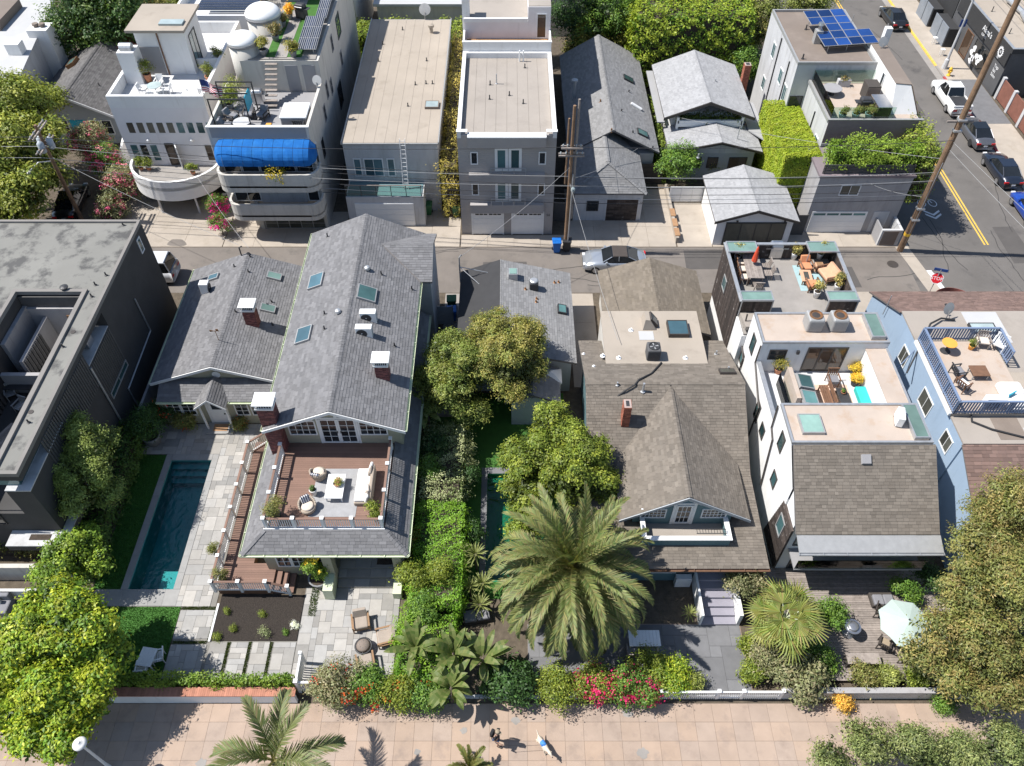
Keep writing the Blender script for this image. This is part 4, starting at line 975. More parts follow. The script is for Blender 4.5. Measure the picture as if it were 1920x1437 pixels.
# ------------------------------------------------------------------ cottage, garage and brown house of the blue-gabled lot
c=thing('cottage','grey roofed cottage with one black slope behind the two trees','cottage',(0.5,38,0),world=True)
walls(c,-3.0,4.0,34.2,42.2,0,2.9,'grey_siding');walls(c,.2,2.9,31.4,34.19,0,2.6,'grey_siding')
r=MB().slab([(-3.3,42.45,3.1),(-3.3,33.9,3.1),(-.5,33.9,4.2),(-.5,42.45,4.2)],(0,0,-.14)).slab([(4.3,33.9,3.0),(4.3,42.45,3.0),(-.5,42.45,4.2),(-.5,33.9,4.2)],(0,0,-.14)).build('roof','roof_under',c)
MB().slab([(-3.3,42.45,3.105),(-3.3,33.9,3.105),(-.55,33.9,4.2),(-.55,42.45,4.2)],(0,0,.025)).build('black_slope','black_membrane',c)
shingles(r,[(4.3,33.9,3.0),(4.3,42.45,3.0),(-.5,42.45,4.2),(-.5,33.9,4.2)],'ash_shingle');ridge_caps(r,(-.5,33.9,4.2),(-.5,42.45,4.2),'ash_shingle')
gable(c,-.2,3.2,31.1,34.0,2.5,3.2,'ash_shingle','roof_under','y')
skylight(c,(3.55,38.5,3.25),.6,.8,(.25,0,1),frame='dark_metal')
q=at(962,520,4.0);MB().box(q.x-.3,q.x+.3,q.y-.3,q.y+.35,3.7,4.5).build('roof_hatch','galvanised',c);MB().box(q.x-.24,q.x+.24,q.y-.24,q.y+.29,4.502,4.53).build('hatch_lid','mint_glass',c)
q=at(1001,535,3.9);MB().rbox(q.x-.3,q.x+.3,q.y-.3,q.y+.3,3.6,4.25,.08).build('vent_box','dark_metal',c);MB().lathe([(.28,0),(.28,.1),(.2,.14)],(q.x,q.y,4.25),14).build('fan_cowl','galvanised',c)
for px,py in((985,543),(1006,557),(1005,563),(1040,520),(1048,518)):q=at(px,py,3.8);vent(c,q.x,q.y,4.2-abs(q.x+.5)*.25,.18,.05,'copper')
t=thing('entry_canopy','small white hipped canopy over the cottage back door','canopy',(2.65,33.3,0))
MB().poly([(-.7,-.6,2.5),(.7,-.6,2.5),(0,0,3.0)]).poly([(.7,-.6,2.5),(.7,.6,2.5),(0,0,3.0)]).poly([(.7,.6,2.5),(-.7,.6,2.5),(0,0,3.0)]).poly([(-.7,.6,2.5),(-.7,-.6,2.5),(0,0,3.0)]).box(-.7,.7,-.6,.6,2.42,2.498).build('roof','white_paint',t)
for x in(-.62,.54):MB().box(x,x+.08,-.55,-.47,0,2.42).build('post','white_paint',t)
MB().box(-.45,.45,.5,.55,.05,2.1).build('door','brown_wood',t)

g=thing('garage','brown shingled garage beside the parked silver car','garage',(9.75,40.5,0),world=True)
walls(g,6.6,12.9,37.4,42.6,0,2.75,'cream_stucco');gable(g,6.3,13.2,36.6,42.9,2.8,4.0,'tan_shingle','roof_under','y',9.75)

h=thing('house','brown shingled house with teal gable and small roof terrace behind the date palm','house',(9.2,27,0),world=True)
walls(h,4.8,13.1,20.6,34.5,0,2.4,'teal_siding')
P=lambda x,y:(x,y,2.7+.083*(y-19.85))if y<25.4 else(x,y,3.16+.574*(y-25.4))
pieces=[[P(4.4,19.85),P(13.45,19.85),P(13.45,21.15),P(4.4,21.15)],[P(4.4,21.15),P(7.0,21.15),P(7.0,25.399),P(4.4,25.399)],[P(11.55,21.15),P(13.45,21.15),P(13.45,25.399),P(11.55,25.399)],
          [P(4.4,25.4),P(6.7,25.4),P(9.3,29.93),P(4.4,29.93)],[P(12.2,25.4),P(13.45,25.4),P(13.45,29.93),P(9.15,29.93)]]
mb=MB()
for q in pieces:mb.slab(q,(0,0,-.12))
bs=[(13.45,35.0,3.9),(4.4,35.0,3.9),(4.4,29.93,5.76),(13.45,29.93,5.76)];mb.slab(bs,(0,0,-.12))
rf=mb.build('roof','roof_under',h)
for q in pieces+[bs]:shingles(rf,q,'brown_shingle',.165,.2,.42)
ridge_caps(rf,(4.4,29.93,5.76),(13.45,29.93,5.76),'brown_shingle')
MB().poly([(4.8,20.6,2.3),(4.8,34.9,2.3),(4.8,34.9,3.8),(4.8,29.93,5.65),(4.8,25.4,3.05),(4.8,20.6,2.64)]).poly([(13.1,20.6,2.3),(13.1,34.9,2.3),(13.1,34.9,3.8),(13.1,29.93,5.65),(13.1,25.4,3.05),(13.1,20.6,2.64)]).each('gable_wall','cream_stucco',h)
dm=gable(h,5.9,12.75,22.3,29.75,3.46,5.62,'brown_shingle','roof_under','y',9.2,course=.165,wmin=.2,wmax=.42)
for x0 in(5.85,12.8):MB().slab([(x0,22.24,3.44),(9.2,22.24,5.6),(9.2,22.24,5.4),(x0,22.24,3.24)],(0,.055,0)).build('rake_board','grey_siding',dm)
for x0 in(-1,1):MB().slab([(9.2+x0*.75,22.3,4.95),(9.2,22.3,5.4),(9.2,22.3,5.3),(9.2+x0*.75,22.3,4.85)],(0,.05,0)).build('gable_brace','white_trim',dm)
MB().poly([(6.6,22.5,2.7),(11.8,22.5,2.7),(11.8,22.5,3.85),(9.2,22.5,5.42),(6.6,22.5,3.75)]).build('gable_front','teal_siding',h)
fg=front(9.2,22.5,2.78)
d=window(h,fg,-.45,.05,.9,1.75,3,3,name='door',fw=.12,bar=.03);MB().obox(fg,-.6,-.46,0,1.9,0,.05).obox(fg,.46,.6,0,1.9,0,.05).obox(fg,-.6,.6,1.902,2.02,0,.05).each('door_casing','white_trim',h)
window(h,fg,-2.25,.6,1.35,.85,6,3,bar=.03);window(h,fg,.95,.6,1.35,.85,6,3,bar=.03)
MB().box(7.0,11.55,21.3,22.5,2.6,2.76).build('terrace_floor','grey_flat_roof',h)
MB().box(7.0,11.55,21.15,21.3,2.6,3.4).box(7.0,7.15,21.302,22.49,2.6,3.4).box(11.4,11.55,21.302,22.49,2.6,3.4).build('parapet','teal_siding',h)
MB().box(6.95,11.62,21.08,21.34,3.402,3.46).box(6.95,7.2,21.342,22.49,3.402,3.46).box(11.36,11.62,21.342,22.49,3.402,3.46).build('coping','white_trim',h)
gutter_run(h,(13.45,19.78,2.66),(4.4,19.78,2.66),'brown_wood')
# flat roofed block behind the ridge
MB().box(5.85,11.8,32.0,36.5,2.0,4.9).build('rear_block','cream_stucco',h);MB().box(5.8,11.85,31.95,36.55,4.902,5.0).build('flat_roof','flat_roof',h)
q=at(1270,620,5);skylight(h,(q.x,q.y,5.0),1.25,1.25,h=.3,frame='bronze_metal',glass='blue_sky_glass')
q=at(1217,608,5);MB().hexa([(q.x-.45,q.y-.55,5.0),(q.x+.4,q.y-.55,5.0),(q.x+.4,q.y+.55,5.0),(q.x-.45,q.y+.55,5.0),(q.x-.35,q.y-.4,5.75),(q.x-.05,q.y-.4,5.7),(q.x-.05,q.y+.4,5.7),(q.x-.35,q.y+.4,5.75)]).build('roof_window_curb','flat_roof',h)
skylight(h,(q.x+.2,q.y,5.4),.7,.8,(.75,0,.6),(0,1,0),.1,'bronze_metal','blue_sky_glass')
MB().box(8.0,8.9,34.0,34.75,5.002,5.02).build('patch','white_roof',h)
skylight(h,(12.7,31.0,5.4),.9,.5,(0,.367,1),frame='bronze_metal',glass='olive_glass')
chimney(h,6.55,28.0,4.4,6.2,.42,.62,'orange_brick',cap=False)
for px,py,hh in((1203,745,.7),(1155,737,.25),(1095,655,.12),(1113,690,.12),(1345,655,.3),(1363,700,.3)):
    q=at(px,py,5.0);zz=P(0,q.y)[2]if q.y<29.93 else(5.76-.367*(q.y-29.93));vent(h,q.x,q.y,zz,hh,.07 if hh>.5 else .05,'galvanised' if hh>.2 else 'white_paint')
for px,py in((1130,668),(1160,672),(1183,620),(1285,672)):q=at(px,py,5);MB().lathe([(.16,0),(.16,.03),(.05,.05),(.05,.2)],(q.x,q.y,5.0),8).build('roof_vent','white_paint',h)
# porch and steps
for k in range(6):MB().box(10.1,11.9,18.0+k*.42,18.0+k*.42+.44,.03,.17*(k+1)).build('step','stair_paint',h)
MB().box(9.97,10.08,18.0,20.5,0,1.2).box(9.0,9.84,20.2,20.5,0,.9).each('cheek_wall','white_stucco',h);MB().box(11.92,12.1,18.0,20.5,0,1.2).each('cheek_wall','white_stucco',h)
window(h,front(7.4,20.6,0),0,.9,1.6,1.3,4,3)
t=thing('air_conditioner','dark cube air conditioner with round fan on the beige flat roof','air conditioner',(at(1223,668,5).x,at(1223,668,5).y,5.0))
MB().rbox(-.4,.4,-.4,.4,.05,.85,.08).build('casing','shop_panel',t);MB().lathe([(.33,0),(.33,.05),(.28,.055),(.28,.01)],(0,0,.85),18).build('fan_ring','dark_metal',t)
for k in range(4):a=k*math.pi/2;MB().hexa([(.06*math.cos(a+.5),.06*math.sin(a+.5),.86),(.26*math.cos(a+.4),.26*math.sin(a+.4),.86),(.26*math.cos(a),.26*math.sin(a),.86),(.06*math.cos(a),.06*math.sin(a),.86),(.06*math.cos(a+.5),.06*math.sin(a+.5),.87),(.26*math.cos(a+.4),.26*math.sin(a+.4),.87),(.26*math.cos(a),.26*math.sin(a),.87),(.06*math.cos(a),.06*math.sin(a),.87)]).build('fan_blade','pale_metal',t)
for k in range(10):piece('grille_bar',t,'dark_metal',-.36+k*.075,-.36+k*.075+.03,-.408,-.401,.1,.75)
pts=[at(1240,680,5.05),at(1222,700,5.5),at(1198,712,5.82),at(1190,722,5.8),at(1172,733,5.62),at(1158,743,5.35)]
solo(MB().tube(pts,.05,6),'cooling_hose','wire_black','black hose running from the flat roof over the brown ridge','hose')

# ------------------------------------------------------------------ white house with shingle front and roof court
h=thing('house','white modern house with sunken court and shingled front slope','house',(18,28,0),world=True)
x0,x1=14.4,21.6
walls(h,x0,x1,22.6,33.9,0,4.95,'white_stucco');walls(h,x0+.1,x1-.1,21.2,22.595,0,4.5,'white_stucco')
MB().box(x0,x1,24.4,27.0,4.952,7.3).box(x0,x1,31.45,33.9,4.952,7.3).each('wing','white_stucco',h)
MB().box(20.4,x1,27.002,31.448,4.952,6.9).build('side_wing','white_stucco',h);MB().box(x0,x0+.2,27.002,31.448,4.952,5.9).build('parapet','white_stucco',h)
MB().box(x0-.02,x0+.22,27.0,31.45,5.902,5.96).build('coping','galvanised',h)
MB().box(20.35,x1-.12,27.0,31.44,6.902,6.95).box(x0+.12,x1-.12,24.52,26.88,7.302,7.36).box(x0+.12,x1-.12,31.57,33.78,7.302,7.36).build('flat_roof','pink_roof',h)
parapet(h,x0,x1,24.4,27.0,7.301,7.45,.12,'galvanised',None,'lrfb','roof_edge');parapet(h,x0,x1,31.45,33.9,7.301,7.45,.12,'galvanised',None,'lrfb','roof_edge');MB().box(x1-.12,x1,27.01,31.44,6.901,7.0).each('roof_edge','galvanised',h)
MB().box(x0+.21,20.39,27.01,31.44,4.952,5.0).build('court_floor','white_deck',h);MB().box(16.6,19.6,28.0,30.4,5.002,5.02).build('court_rug','rug_peach',h)
fb=front(0,31.45,5.0);window(h,fb,14.95,1.05,1.0,.8,1,2,'bronze_metal');window(h,fb,17.1,.05,2.3,2.0,3,1,'bronze_metal','warm_glass',name='sliding_door',fw=.08,bar=.1);MB().obox(fb,16.5,16.65,1.55,1.8,0,.12).build('wall_lamp','dark_metal',h)
q=at(1520,797,7.4);skylight(h,(q.x,q.y,7.36),1.15,1.25,frame='pale_metal',glass='mint_glass',h=.2)
skylight(h,(x1-.55,25.7,7.36),.75,2.2,frame='galvanised',glass='mint_glass',h=.25);skylight(h,(x1-.6,32.65,7.36),.8,1.9,frame='galvanised',glass='mint_glass',h=.3)
# front slope
S=[(x0+.1,20.75,4.6),(x1+.15,20.75,4.6),(x1+.15,24.38,7.28),(x0+.1,24.38,7.28)]
sl_=MB().slab(S,(0,.1,-.1)).build('front_slope','roof_under',h);shingles(sl_,S,'brown_shingle',.165,.2,.45)
MB().poly([(x0,24.4,7.3),(x0,22.6,5.93),(x0,22.6,4.95),(x0,24.4,4.95)]).poly([(x0+.105,22.6,5.9),(x0+.105,21.2,4.85),(x0+.105,21.2,4.4),(x0+.105,22.6,4.4)]).poly([(x1,24.4,7.3),(x1,21.2,4.9),(x1,21.2,4.5),(x1,24.4,4.9)]).each('slope_cheek','white_stucco',h)
q=at(1620,850,6.9);MB().hexa([(q.x-.25,23.55,6.72),(q.x+.25,23.55,6.72),(q.x+.25,23.95,7.0),(q.x-.25,23.95,7.0),(q.x-.22,23.52,6.85),(q.x+.22,23.52,6.85),(q.x+.22,23.9,7.12),(q.x-.22,23.9,7.12)]).build('roof_vent','dark_grey_paint',h)
MB().slab([(x0+.15,19.9,4.28),(x1+.2,19.9,4.28),(x1+.2,20.74,4.56),(x0+.15,20.74,4.56)],(0,0,-.06)).build('metal_canopy','pale_metal',h);gutter_run(h,(x1+.2,19.83,4.25),(x0+.15,19.83,4.25),'galvanised')
fl=front(x0,21.2,0)
for k in range(6):window(h,fl,.5+k*1.15,2.75,1.1,1.3,1,1,'dark_metal','teal_glass')
MB().box(x0+.4,x1-.2,19.95,21.19,2.35,2.45).build('balcony','dark_grey_paint',h);MB().box(x0+.4,x1-.2,19.98,20.0,2.452,3.3).each('balustrade','rail_glass',h)
for k in range(4):window(h,fl,.8+k*1.6,.3,1.5,1.95,1,1,'dark_metal','window_glass')
for k in range(14):piece('siding_board',h,'dark_wood',x0-.03,x0+.08,21.0,23.4-.11*k*.4,.6+k*.28,.6+k*.28+.265)
window(h,left(x0-.03,0),21.7,2.6,.8,1.3,1,1,'pale_metal','teal_glass')
for y,z,hh in((25.0,5.6,1.2),(27.4,3.6,.9),(28.8,3.4,1.4),(32.3,5.4,1.3),(33.2,3.4,1.0),(24.2,3.4,1.0)):window(h,left(x0,0),y,z,.7,hh,1,1,'bronze_metal','teal_glass')
MB().tube([(x0-.08,31.4,7.2),(x0-.08,31.4,5.8),(x0-.08,29.0,4.6),(x0-.08,29.0,.2)],.05,8).tube([(x0-.08,27.0,7.2),(x0-.08,26.8,5.6),(x0-.08,26.2,5.3),(x0-.08,25.5,2.0)],.05,8).tube([(x0-.08,34.6,6.6),(x0-.08,34.4,4.8),(x0-.08,33.2,4.2),(x0-.08,33.2,.2)],.05,8).each('downpipe','bronze_metal',h)
# rear roof terrace
a0,a1=14.1,21.2
walls(h,a0,a1,33.92,41.0,0,5.45,'white_stucco','rear_wall');MB().box(a0+.1,a1-.1,33.95,40.9,5.452,5.6).build('terrace_floor','concrete_grey',h)
MB().slab([(a0+.1,33.95,6.2),(a0+2.2,33.95,6.2),(a0+1.9,35.5,5.9),(a0+.1,35.5,5.9)],(0,0,-.3)).slab([(a1-2.0,33.95,6.2),(a1,33.95,6.2),(a1,35.5,5.9),(a1-1.8,35.5,5.9)],(0,0,-.3)).each('shed_roof','grey_flat_roof',h)
def boards_wall(x0,x1,y0,y1,z0,z1,axis):
    n=int(((x1-x0)if axis=='x' else(y1-y0))/.16)
    for k in range(n):
        if axis=='x':piece('board',h,'dark_wood',x0+(x1-x0)*k/n+.004,x0+(x1-x0)*(k+1)/n-.004,y0,y1,z0,z1)
        else:piece('board',h,'dark_wood',x0,x1,y0+(y1-y0)*k/n+.004,y0+(y1-y0)*(k+1)/n-.004,z0,z1)
boards_wall(a0-.06,a0+.06,35.6,41.0,2.4,6.75,'y');boards_wall(a1-.06,a1+.06,35.6,41.0,4.4,6.75,'y');boards_wall(a0+.07,a1-.07,40.9,41.02,4.4,6.75,'x');boards_wall(a0+.07,a0+1.9,35.52,35.62,5.6,6.75,'x');boards_wall(a1-1.7,a1-.07,35.52,35.62,5.6,6.75,'x')
MB().box(a0-.1,a0+.12,35.5,41.1,6.752,6.82).box(a1-.12,a1+.1,35.5,41.1,6.752,6.82).box(a0+.122,a1-.122,40.86,41.08,6.752,6.82).build('coping','galvanised',h)
for(u0,u1,v0,v1)in((a0,a0+1.95,40.0,41.05),(a1-1.9,a1,40.0,41.05),(a0,a0+1.95,35.45,36.3),(a1-1.85,a1,35.45,36.3)):
    fr_=MB();z=6.83;e=.07
    fr_.box(u0,u0+e,v0,v1,z,z+.12).box(u1-e,u1,v0,v1,z,z+.12).box(u0+e,u1-e,v0,v0+e,z,z+.12).box(u0+e,u1-e,v1-e,v1,z,z+.12)
    fr_.box(u0+.002,u0+.06,v0+.002,v0+.06,5.6,z).box(u1-.06,u1,v0+.002,v0+.06,5.6,z)
    o=fr_.build('corner_canopy','galvanised',h);MB().box(u0+e+.003,u1-e-.003,v0+e+.003,v1-e-.003,z+.05,z+.07).build('pane','mint_glass',o)
window(h,left(a0-.06,0),38.6,4.6,.8,1.0,1,1,'pale_metal','teal_glass')
# glazed stair hood in the court
q=MB().box(15.9,16.15,28.3,30.6,5.0,6.3).build('stair_hood','pink_roof',h)
for i,y in enumerate((28.9,27.8)):skylight(h,(16.65,y+.65,6.2-.1*i),.9,1.0,(.25,0,1),frame='pale_metal',glass='sky_glass',h=.12)
MB().box(15.5,15.53,28.0,30.4,5.0,6.0).build('glass_side','rail_glass',h)

# ------------------------------------------------------------------ blue house
h=thing('house','pale blue rendered house with flat grey roof and railed deck','house',(28,30,0),world=True)
B0=24.0
walls(h,B0,36,25.3,35.2,0,6.1,'blue_stucco');MB().hexa([(B0,35.2,0),(36,35.2,0),(36,39.0,0),(B0,39.0,0),(B0,35.2,6.1),(36,35.2,6.1),(36,39.0,4.2),(B0,39.0,4.2)]).build('rear_wall','blue_stucco',h)
MB().hexa([(B0+.1,19.8,0),(36,19.8,0),(36,25.29,0),(B0+.1,25.29,0),(B0+.1,19.8,3.6),(36,19.8,3.6),(36,25.29,6.0),(B0+.1,25.29,6.0)]).build('front_wall','blue_stucco',h)
MB().box(B0-.05,36,25.25,35.3,6.102,6.2).build('flat_roof','grey_flat_roof',h);MB().box(27.5,29.6,32.6,35.2,6.202,6.215).box(27.5,29,25.4,26.3,6.202,6.215).each('roof_patch','white_roof',h);MB().box(26.0,27.45,25.5,27.0,6.202,6.212).each('roof_patch','brown_flat_roof',h)
S=[(36,39.3,4.12),(B0-.15,39.3,4.12),(B0-.15,35.25,6.14),(36,35.25,6.14)];o=MB().slab(S,(0,0,-.08)).build('rear_slope','roof_under',h);shingles(o,S,'red_shingle',.2)
S=[(B0-.1,19.5,3.55),(36,19.5,3.55),(36,25.25,6.12),(B0-.1,25.25,6.12)];o=MB().slab(S,(0,0,-.08)).build('front_slope','roof_under',h);shingles(o,S,'red_shingle',.2)
for y,z,w_,hh in((32.6,3.9,1.0,1.2),(28.7,4.0,1.4,1.2),(25.9,4.3,1.0,1.1),(36.0,2.6,.9,1.2)):window(h,left(B0,0),y,z,w_,hh,2,1,'white_trim','olive_glass',fw=.06)
# railed deck on its roof
D=(23.95,28.3,27.1,32.6);zf=6.45
dk=MB().box(D[0],D[1],D[2],D[3],6.216,6.4).box(28.301,31,27.1,30.1,6.216,6.4).build('roof_deck','flat_roof',h)
MB().box(D[0]+.1,D[1]-.1,D[2]+.1,D[3]-.1,6.401,zf).build('deck_floor','pink_roof',h)
def blue_rail(a,b):
    a,b=Vector(a),Vector(b);d=(b-a);n=int(d.length/.16);dn=d.normalized();s=Vector((-dn.y,dn.x,0));up=Vector((0,0,1))
    MB().slab([a-s*.06+up*.95,b-s*.06+up*.95,b+s*.06+up*.95,a+s*.06+up*.95],(0,0,.06)).build('hand_rail','blue_paint',dk)
    MB().slab([a-s*.04+up*.08,b-s*.04+up*.08,b+s*.04+up*.08,a+s*.04+up*.08],(0,0,.07)).each('rail','blue_paint',dk)
    for k in range(n+1):p=a.lerp(b,k/n);w_=.05 if k%9==0 else .03;piece('baluster',dk,'blue_paint',p.x-w_,p.x+w_,p.y-w_,p.y+w_,p.z+.02,p.z+.948)
for a,b in(((D[0],D[2],zf),(D[0],D[3],zf)),((D[0],D[3],zf),(D[1],D[3],zf)),((D[0],D[2],zf),(31,D[2],zf)),((D[1],D[3],zf),(D[1],30.7,zf)),((28.9,29.6,zf),(28.9,27.1,zf))):blue_rail(a,b)
MB().box(D[0]-.2,D[0]-.06,D[2],D[3],6.25,6.45).build('deck_edge','white_trim',h)
MB().tube([at(1730,640,6.3),at(1745,607,6.5),at(1765,597,6.4),at(1790,600,6.3)],.06,7).tube([at(1700,700,5.0),at(1730,640,6.3)],.05,7).tube([at(1795,757,6.3),at(1820,765,6.3),at(1822,790,6.3),at(1860,805,6.3),at(1920,820,6.3)],.05,7).each('conduit','wire_black',h)
MB().tube([at(1640,735,3.0),at(1722,650,5.9)],.04,6).each('downpipe','blue_paint',h)
skylight(h,(28.2,33.7,6.2),1.5,.8,h=.2,frame='dark_metal',glass='frost_glass')
MB().tube([at(1655,590,4.5),at(1655,590,4.5)+Vector((0,0,1.6))],.03,6).build('vent_pipe','galvanised',h)
q=at(1772,600,6.2);t=thing('satellite_dish','round grey satellite dish behind the blue railed deck','satellite dish',(q.x,q.y,6.2),R(200))
def dish(t,r=.4,z=.75):
    mb=MB();n=16
    for k in range(3):
        r0,r1=r*k/3,r*(k+1)/3
        for j in range(n):
            a,c_=2*math.pi*j/n,2*math.pi*(j+1)/n
            pt_=lambda rr,a:(rr*math.cos(a),-.1-.8*rr*math.sin(a)*.5-.25*rr*rr,z+.85*rr*math.sin(a)+.35*rr*rr)
            mb.poly([pt_(r0,a),pt_(r1,a),pt_(r1,c_),pt_(r0,c_)])
    mb.build('reflector','pale_metal',t,smooth=True);MB().tube([(0,0,0),(0,0,z)],.03,6).build('mast','galvanised',t);MB().tube([(0,-.1,z-.3),(0,-.45,z+.1)],.015,5).box(-.05,.05,-.5,-.4,z+.06,z+.16).build('feed_arm','dark_metal',t)
dish(t)
# ------------------------------------------------------------------ north side of the alley, left to right
# white roofed house at the top left
h=thing('house','pale grey roofed house at the top left corner','house',(-46,70,0),world=True)
MB().hexa([(-60,64,0),(-41.5,64,0),(-44.2,79,0),(-60,79,0),(-60,64,5.8),(-41.5,64,5.8),(-44.2,79,5.8),(-60,79,5.8)]).build('wall','light_grey_stucco',h);MB().prism([(-60,63.9),(-41.4,63.9),(-44.1,79.1),(-60,79.1)],5.802,5.95).build('roof','white_roof',h)
MB().box(-60,-46.5,72.5,77.5,5.952,6.7).build('roof_box','brown_flat_roof',h);q=at(33,98,6);MB().box(q.x-.6,q.x+.6,q.y-.5,q.y+.5,5.952,6.9).build('cooler','white_paint',h)
MB().box(-43.4,-41.6,71.2,72.8,0,6.6).build('chimney','white_stucco',h)
for dx in(0,.6):MB().lathe([(.2,0),(.2,.15),(.3,.16),(.26,.3)],(-42.8+dx,72,6.6),12).build('chimney_pot','brown_flat_roof',h)
# old grey shingled cottage
c=thing('cottage','grey shingled cottage with a blue door beside the white house','cottage',(-37.5,67,0),world=True)
walls(c,-41.4,-34.2,63.5,73.5,0,3.1,'grey_siding');MB().poly([(-41.4,63.5,3.1),(-34.2,63.5,3.1),(-37.8,63.5,4.9)]).each('gable_wall','grey_siding',c)
rf=gable(c,-41.9,-33.6,62.7,74,2.95,5.0,'old_shingle','roof_under','y',-37.75)
for x0 in(-41.95,-33.55):MB().slab([(x0,62.64,2.93),(-37.75,62.64,4.98),(-37.75,62.64,4.75),(x0,62.64,2.7)],(0,.055,0)).build('rake_board','white_trim',rf)
fc=front(-37.8,63.5,0)
for u in(-2.9,-1.8,1.0,2.0):window(c,fc,u,.9,.9,1.4,1,2)
MB().obox(fc,-.7,.7,.1,2.3,0,.05).build('door','turquoise_plastic',c);skylight(c,(-39.7,70,4.1),.9,1.2,(-.49,0,1),h=.3,frame='copper')
for x,y in((-40.6,66.5),(-36,66)):vent(c,x,y,5.0-abs(x+37.75)*.49,.3)
MB().box(-36.6,-33.6,72.5,77,3.0,4.4).each('rear_roof','orange_brick',c)
t=thing('stair_wall','white stepped stair wall beside the grey cottage','wall',(-33.2,61,0),world=True);MB().hexa([(-33.3,59,0),(-33.1,59,0),(-33.1,63.4,0),(-33.3,63.4,0),(-33.3,59,1.2),(-33.1,59,1.2),(-33.1,63.4,2.6),(-33.3,63.4,2.6)]).build('wall','white_stucco',t)

# white house with the curved balcony
h=thing('house','white house with a curved balcony over its carport','house',(-26.5,58.5,0),world=True)
f=55.6;L_,R_=-30.2,-22.9
MB().box(L_,R_,f,68,2.95,8.0).box(L_,R_,f+3.2,68,0,2.948).build('wall','pink_stucco',h)
MB().box(L_+.25,R_-.25,f+.25,67.8,8.002,8.05).build('roof_deck','white_deck',h)
parapet(h,L_,R_,f,68,8.001,8.95,.25,'white_stucco',None,'lrfb')
MB().box(-29.9,-28.6,59.0,60.3,8.05,10.6).build('chimney','white_stucco',h);MB().tube([(-29.7,59.6,10.75),(-28.8,59.6,10.75)],.35,12).build('cowl','galvanised',h)
MB().box(-28.8,-24.9,60.6,64.2,8.052,11.7).build('penthouse','white_stucco',h);MB().box(-29.1,-24.6,59.9,64.5,11.702,11.9).build('penthouse_roof','flat_roof',h);MB().box(-26.7,-24.9,60.7,61.5,11.902,12.05).build('roof_dome','frost_glass',h)
MB().box(-28.75,-27.2,60.55,60.598,8.1,10.3).build('painted_recess','dark_grey_paint',h);window(h,right(-24.9,0),61.2,8.3,1.6,2.6,2,1,'dark_metal','teal_glass');MB().tube([(-27.0,60.5,11.6),(-27.0,60.5,8.1)],.06,7).each('downpipe','brown_wood',h)  # no hollow here: flat panel with the recess darkness put into its colour
MB().box(R_-2.4,R_-.26,61.4,61.6,8.05,8.9).build('screen_wall','white_stucco',h);MB().box(-23.9,-23.2,57.4,58.5,8.05,8.6).build('planter','white_stucco',h)
ff=front(0,f,0)
for k in range(9):window(h,ff,L_+.72+k*.77,5.85,.56,.95,1,1,'white_stucco','olive_glass' if k<5 else 'teal_glass',fw=.03,dp=.02)
for u,g in((L_+.35,'teal_glass'),(L_+1.1,'window_glass'),(L_+1.9,'teal_glass'),(-24.0,'warm_glass')):window(h,ff,u,3.4,.58,1.45,1,2,'white_stucco',g,fw=.03,dp=.02)
window(h,ff,-27.1,3.02,.7,1.95,1,1,'bronze_metal','warm_glass',name='glass_door');window(h,Fr((-26.3,f,0),(.45,-.9,0),(-.9,-.45,0)),0,3.02,.75,1.95,1,1,'white_trim','warm_glass',name='open_door',fw=.1)
for u in(-28.2,-24.8):MB().lathe([(.1,0),(.12,.1),(.05,.2)],(u,f-.12,5.2),8).build('wall_lamp','white_paint',h)
cx=-26.6;n=24;arc=[(cx+3.6*math.cos(R(180+180*k/n)),f+3.15*math.sin(R(180+180*k/n)))for k in range(n+1)];ari=[(cx+3.4*math.cos(R(180+180*k/n)),f+2.95*math.sin(R(180+180*k/n)))for k in range(n+1)]
MB().prism(arc,2.65,2.946).build('balcony','white_stucco',h)
mb=MB()
for k in range(n):mb.hexa([(*arc[k],1.75),(*arc[k+1],1.75),(*ari[k+1],1.75),(*ari[k],1.75),(*arc[k],3.5),(*arc[k+1],3.5),(*ari[k+1],3.5),(*ari[k],3.5)])
mb.build('balcony_wall','white_stucco',h);MB().prism(ari,2.948,2.975).build('balcony_floor','concrete_grey',h)
for x in(-28.1,-25.1):MB().tube([(x,53.3,0),(x,53.3,2.64)],.09,10).build('column','paint_vanwhite',h)

g=thing('house','white terraced house wall behind the white roof deck','house',(-24,75,0),world=True);walls(g,-29.5,-20.0,70,82,0,7.6,'white_stucco');MB().box(-29.3,-20.2,70.2,81.8,7.602,7.65).build('roof','white_deck',g);parapet(g,-29.5,-20.0,70,82,7.601,8.5,.2,'white_stucco');solar_y=[piece('sunshade_slat',g,'solar_dark',-27.5,-22.0,71+k*.5,71.4+k*.5,8.52,8.56)for k in range(5)]
# building with the blue awning and domed roof
h=thing('house','tall cream house with blue awning, curved balconies and domed roof','house',(-17.5,60,0),world=True)
L_,R_,f=-21.6,-14.3,51.3
MB().box(L_,R_,f,75,2.6,8.1).box(L_+1.5,R_,f+.3,75,0,2.598).build('wall','cream_stucco',h)
MB().box(L_+.2,R_-.2,f+.2,57.6,8.102,8.15).build('terrace_floor','dark_grey_paint',h);parapet(h,L_,R_,f,57.8,8.101,8.95,.2,'cream_stucco',None,'lr');MB().box(L_+.2,R_-.2,f,f+.2,8.101,8.95).build('front_parapet','dark_grey_paint',h);MB().box(L_-.03,R_+.03,f-.03,f+.23,8.952,9.0).build('coping','white_trim',h)
MB().box(L_+1.4,R_,57.8,75,8.102,10.6).build('upper_wall','cream_stucco',h);MB().box(L_+1.5,R_-.2,57.9,74.8,10.602,10.68).build('upper_roof','concrete_grey',h)
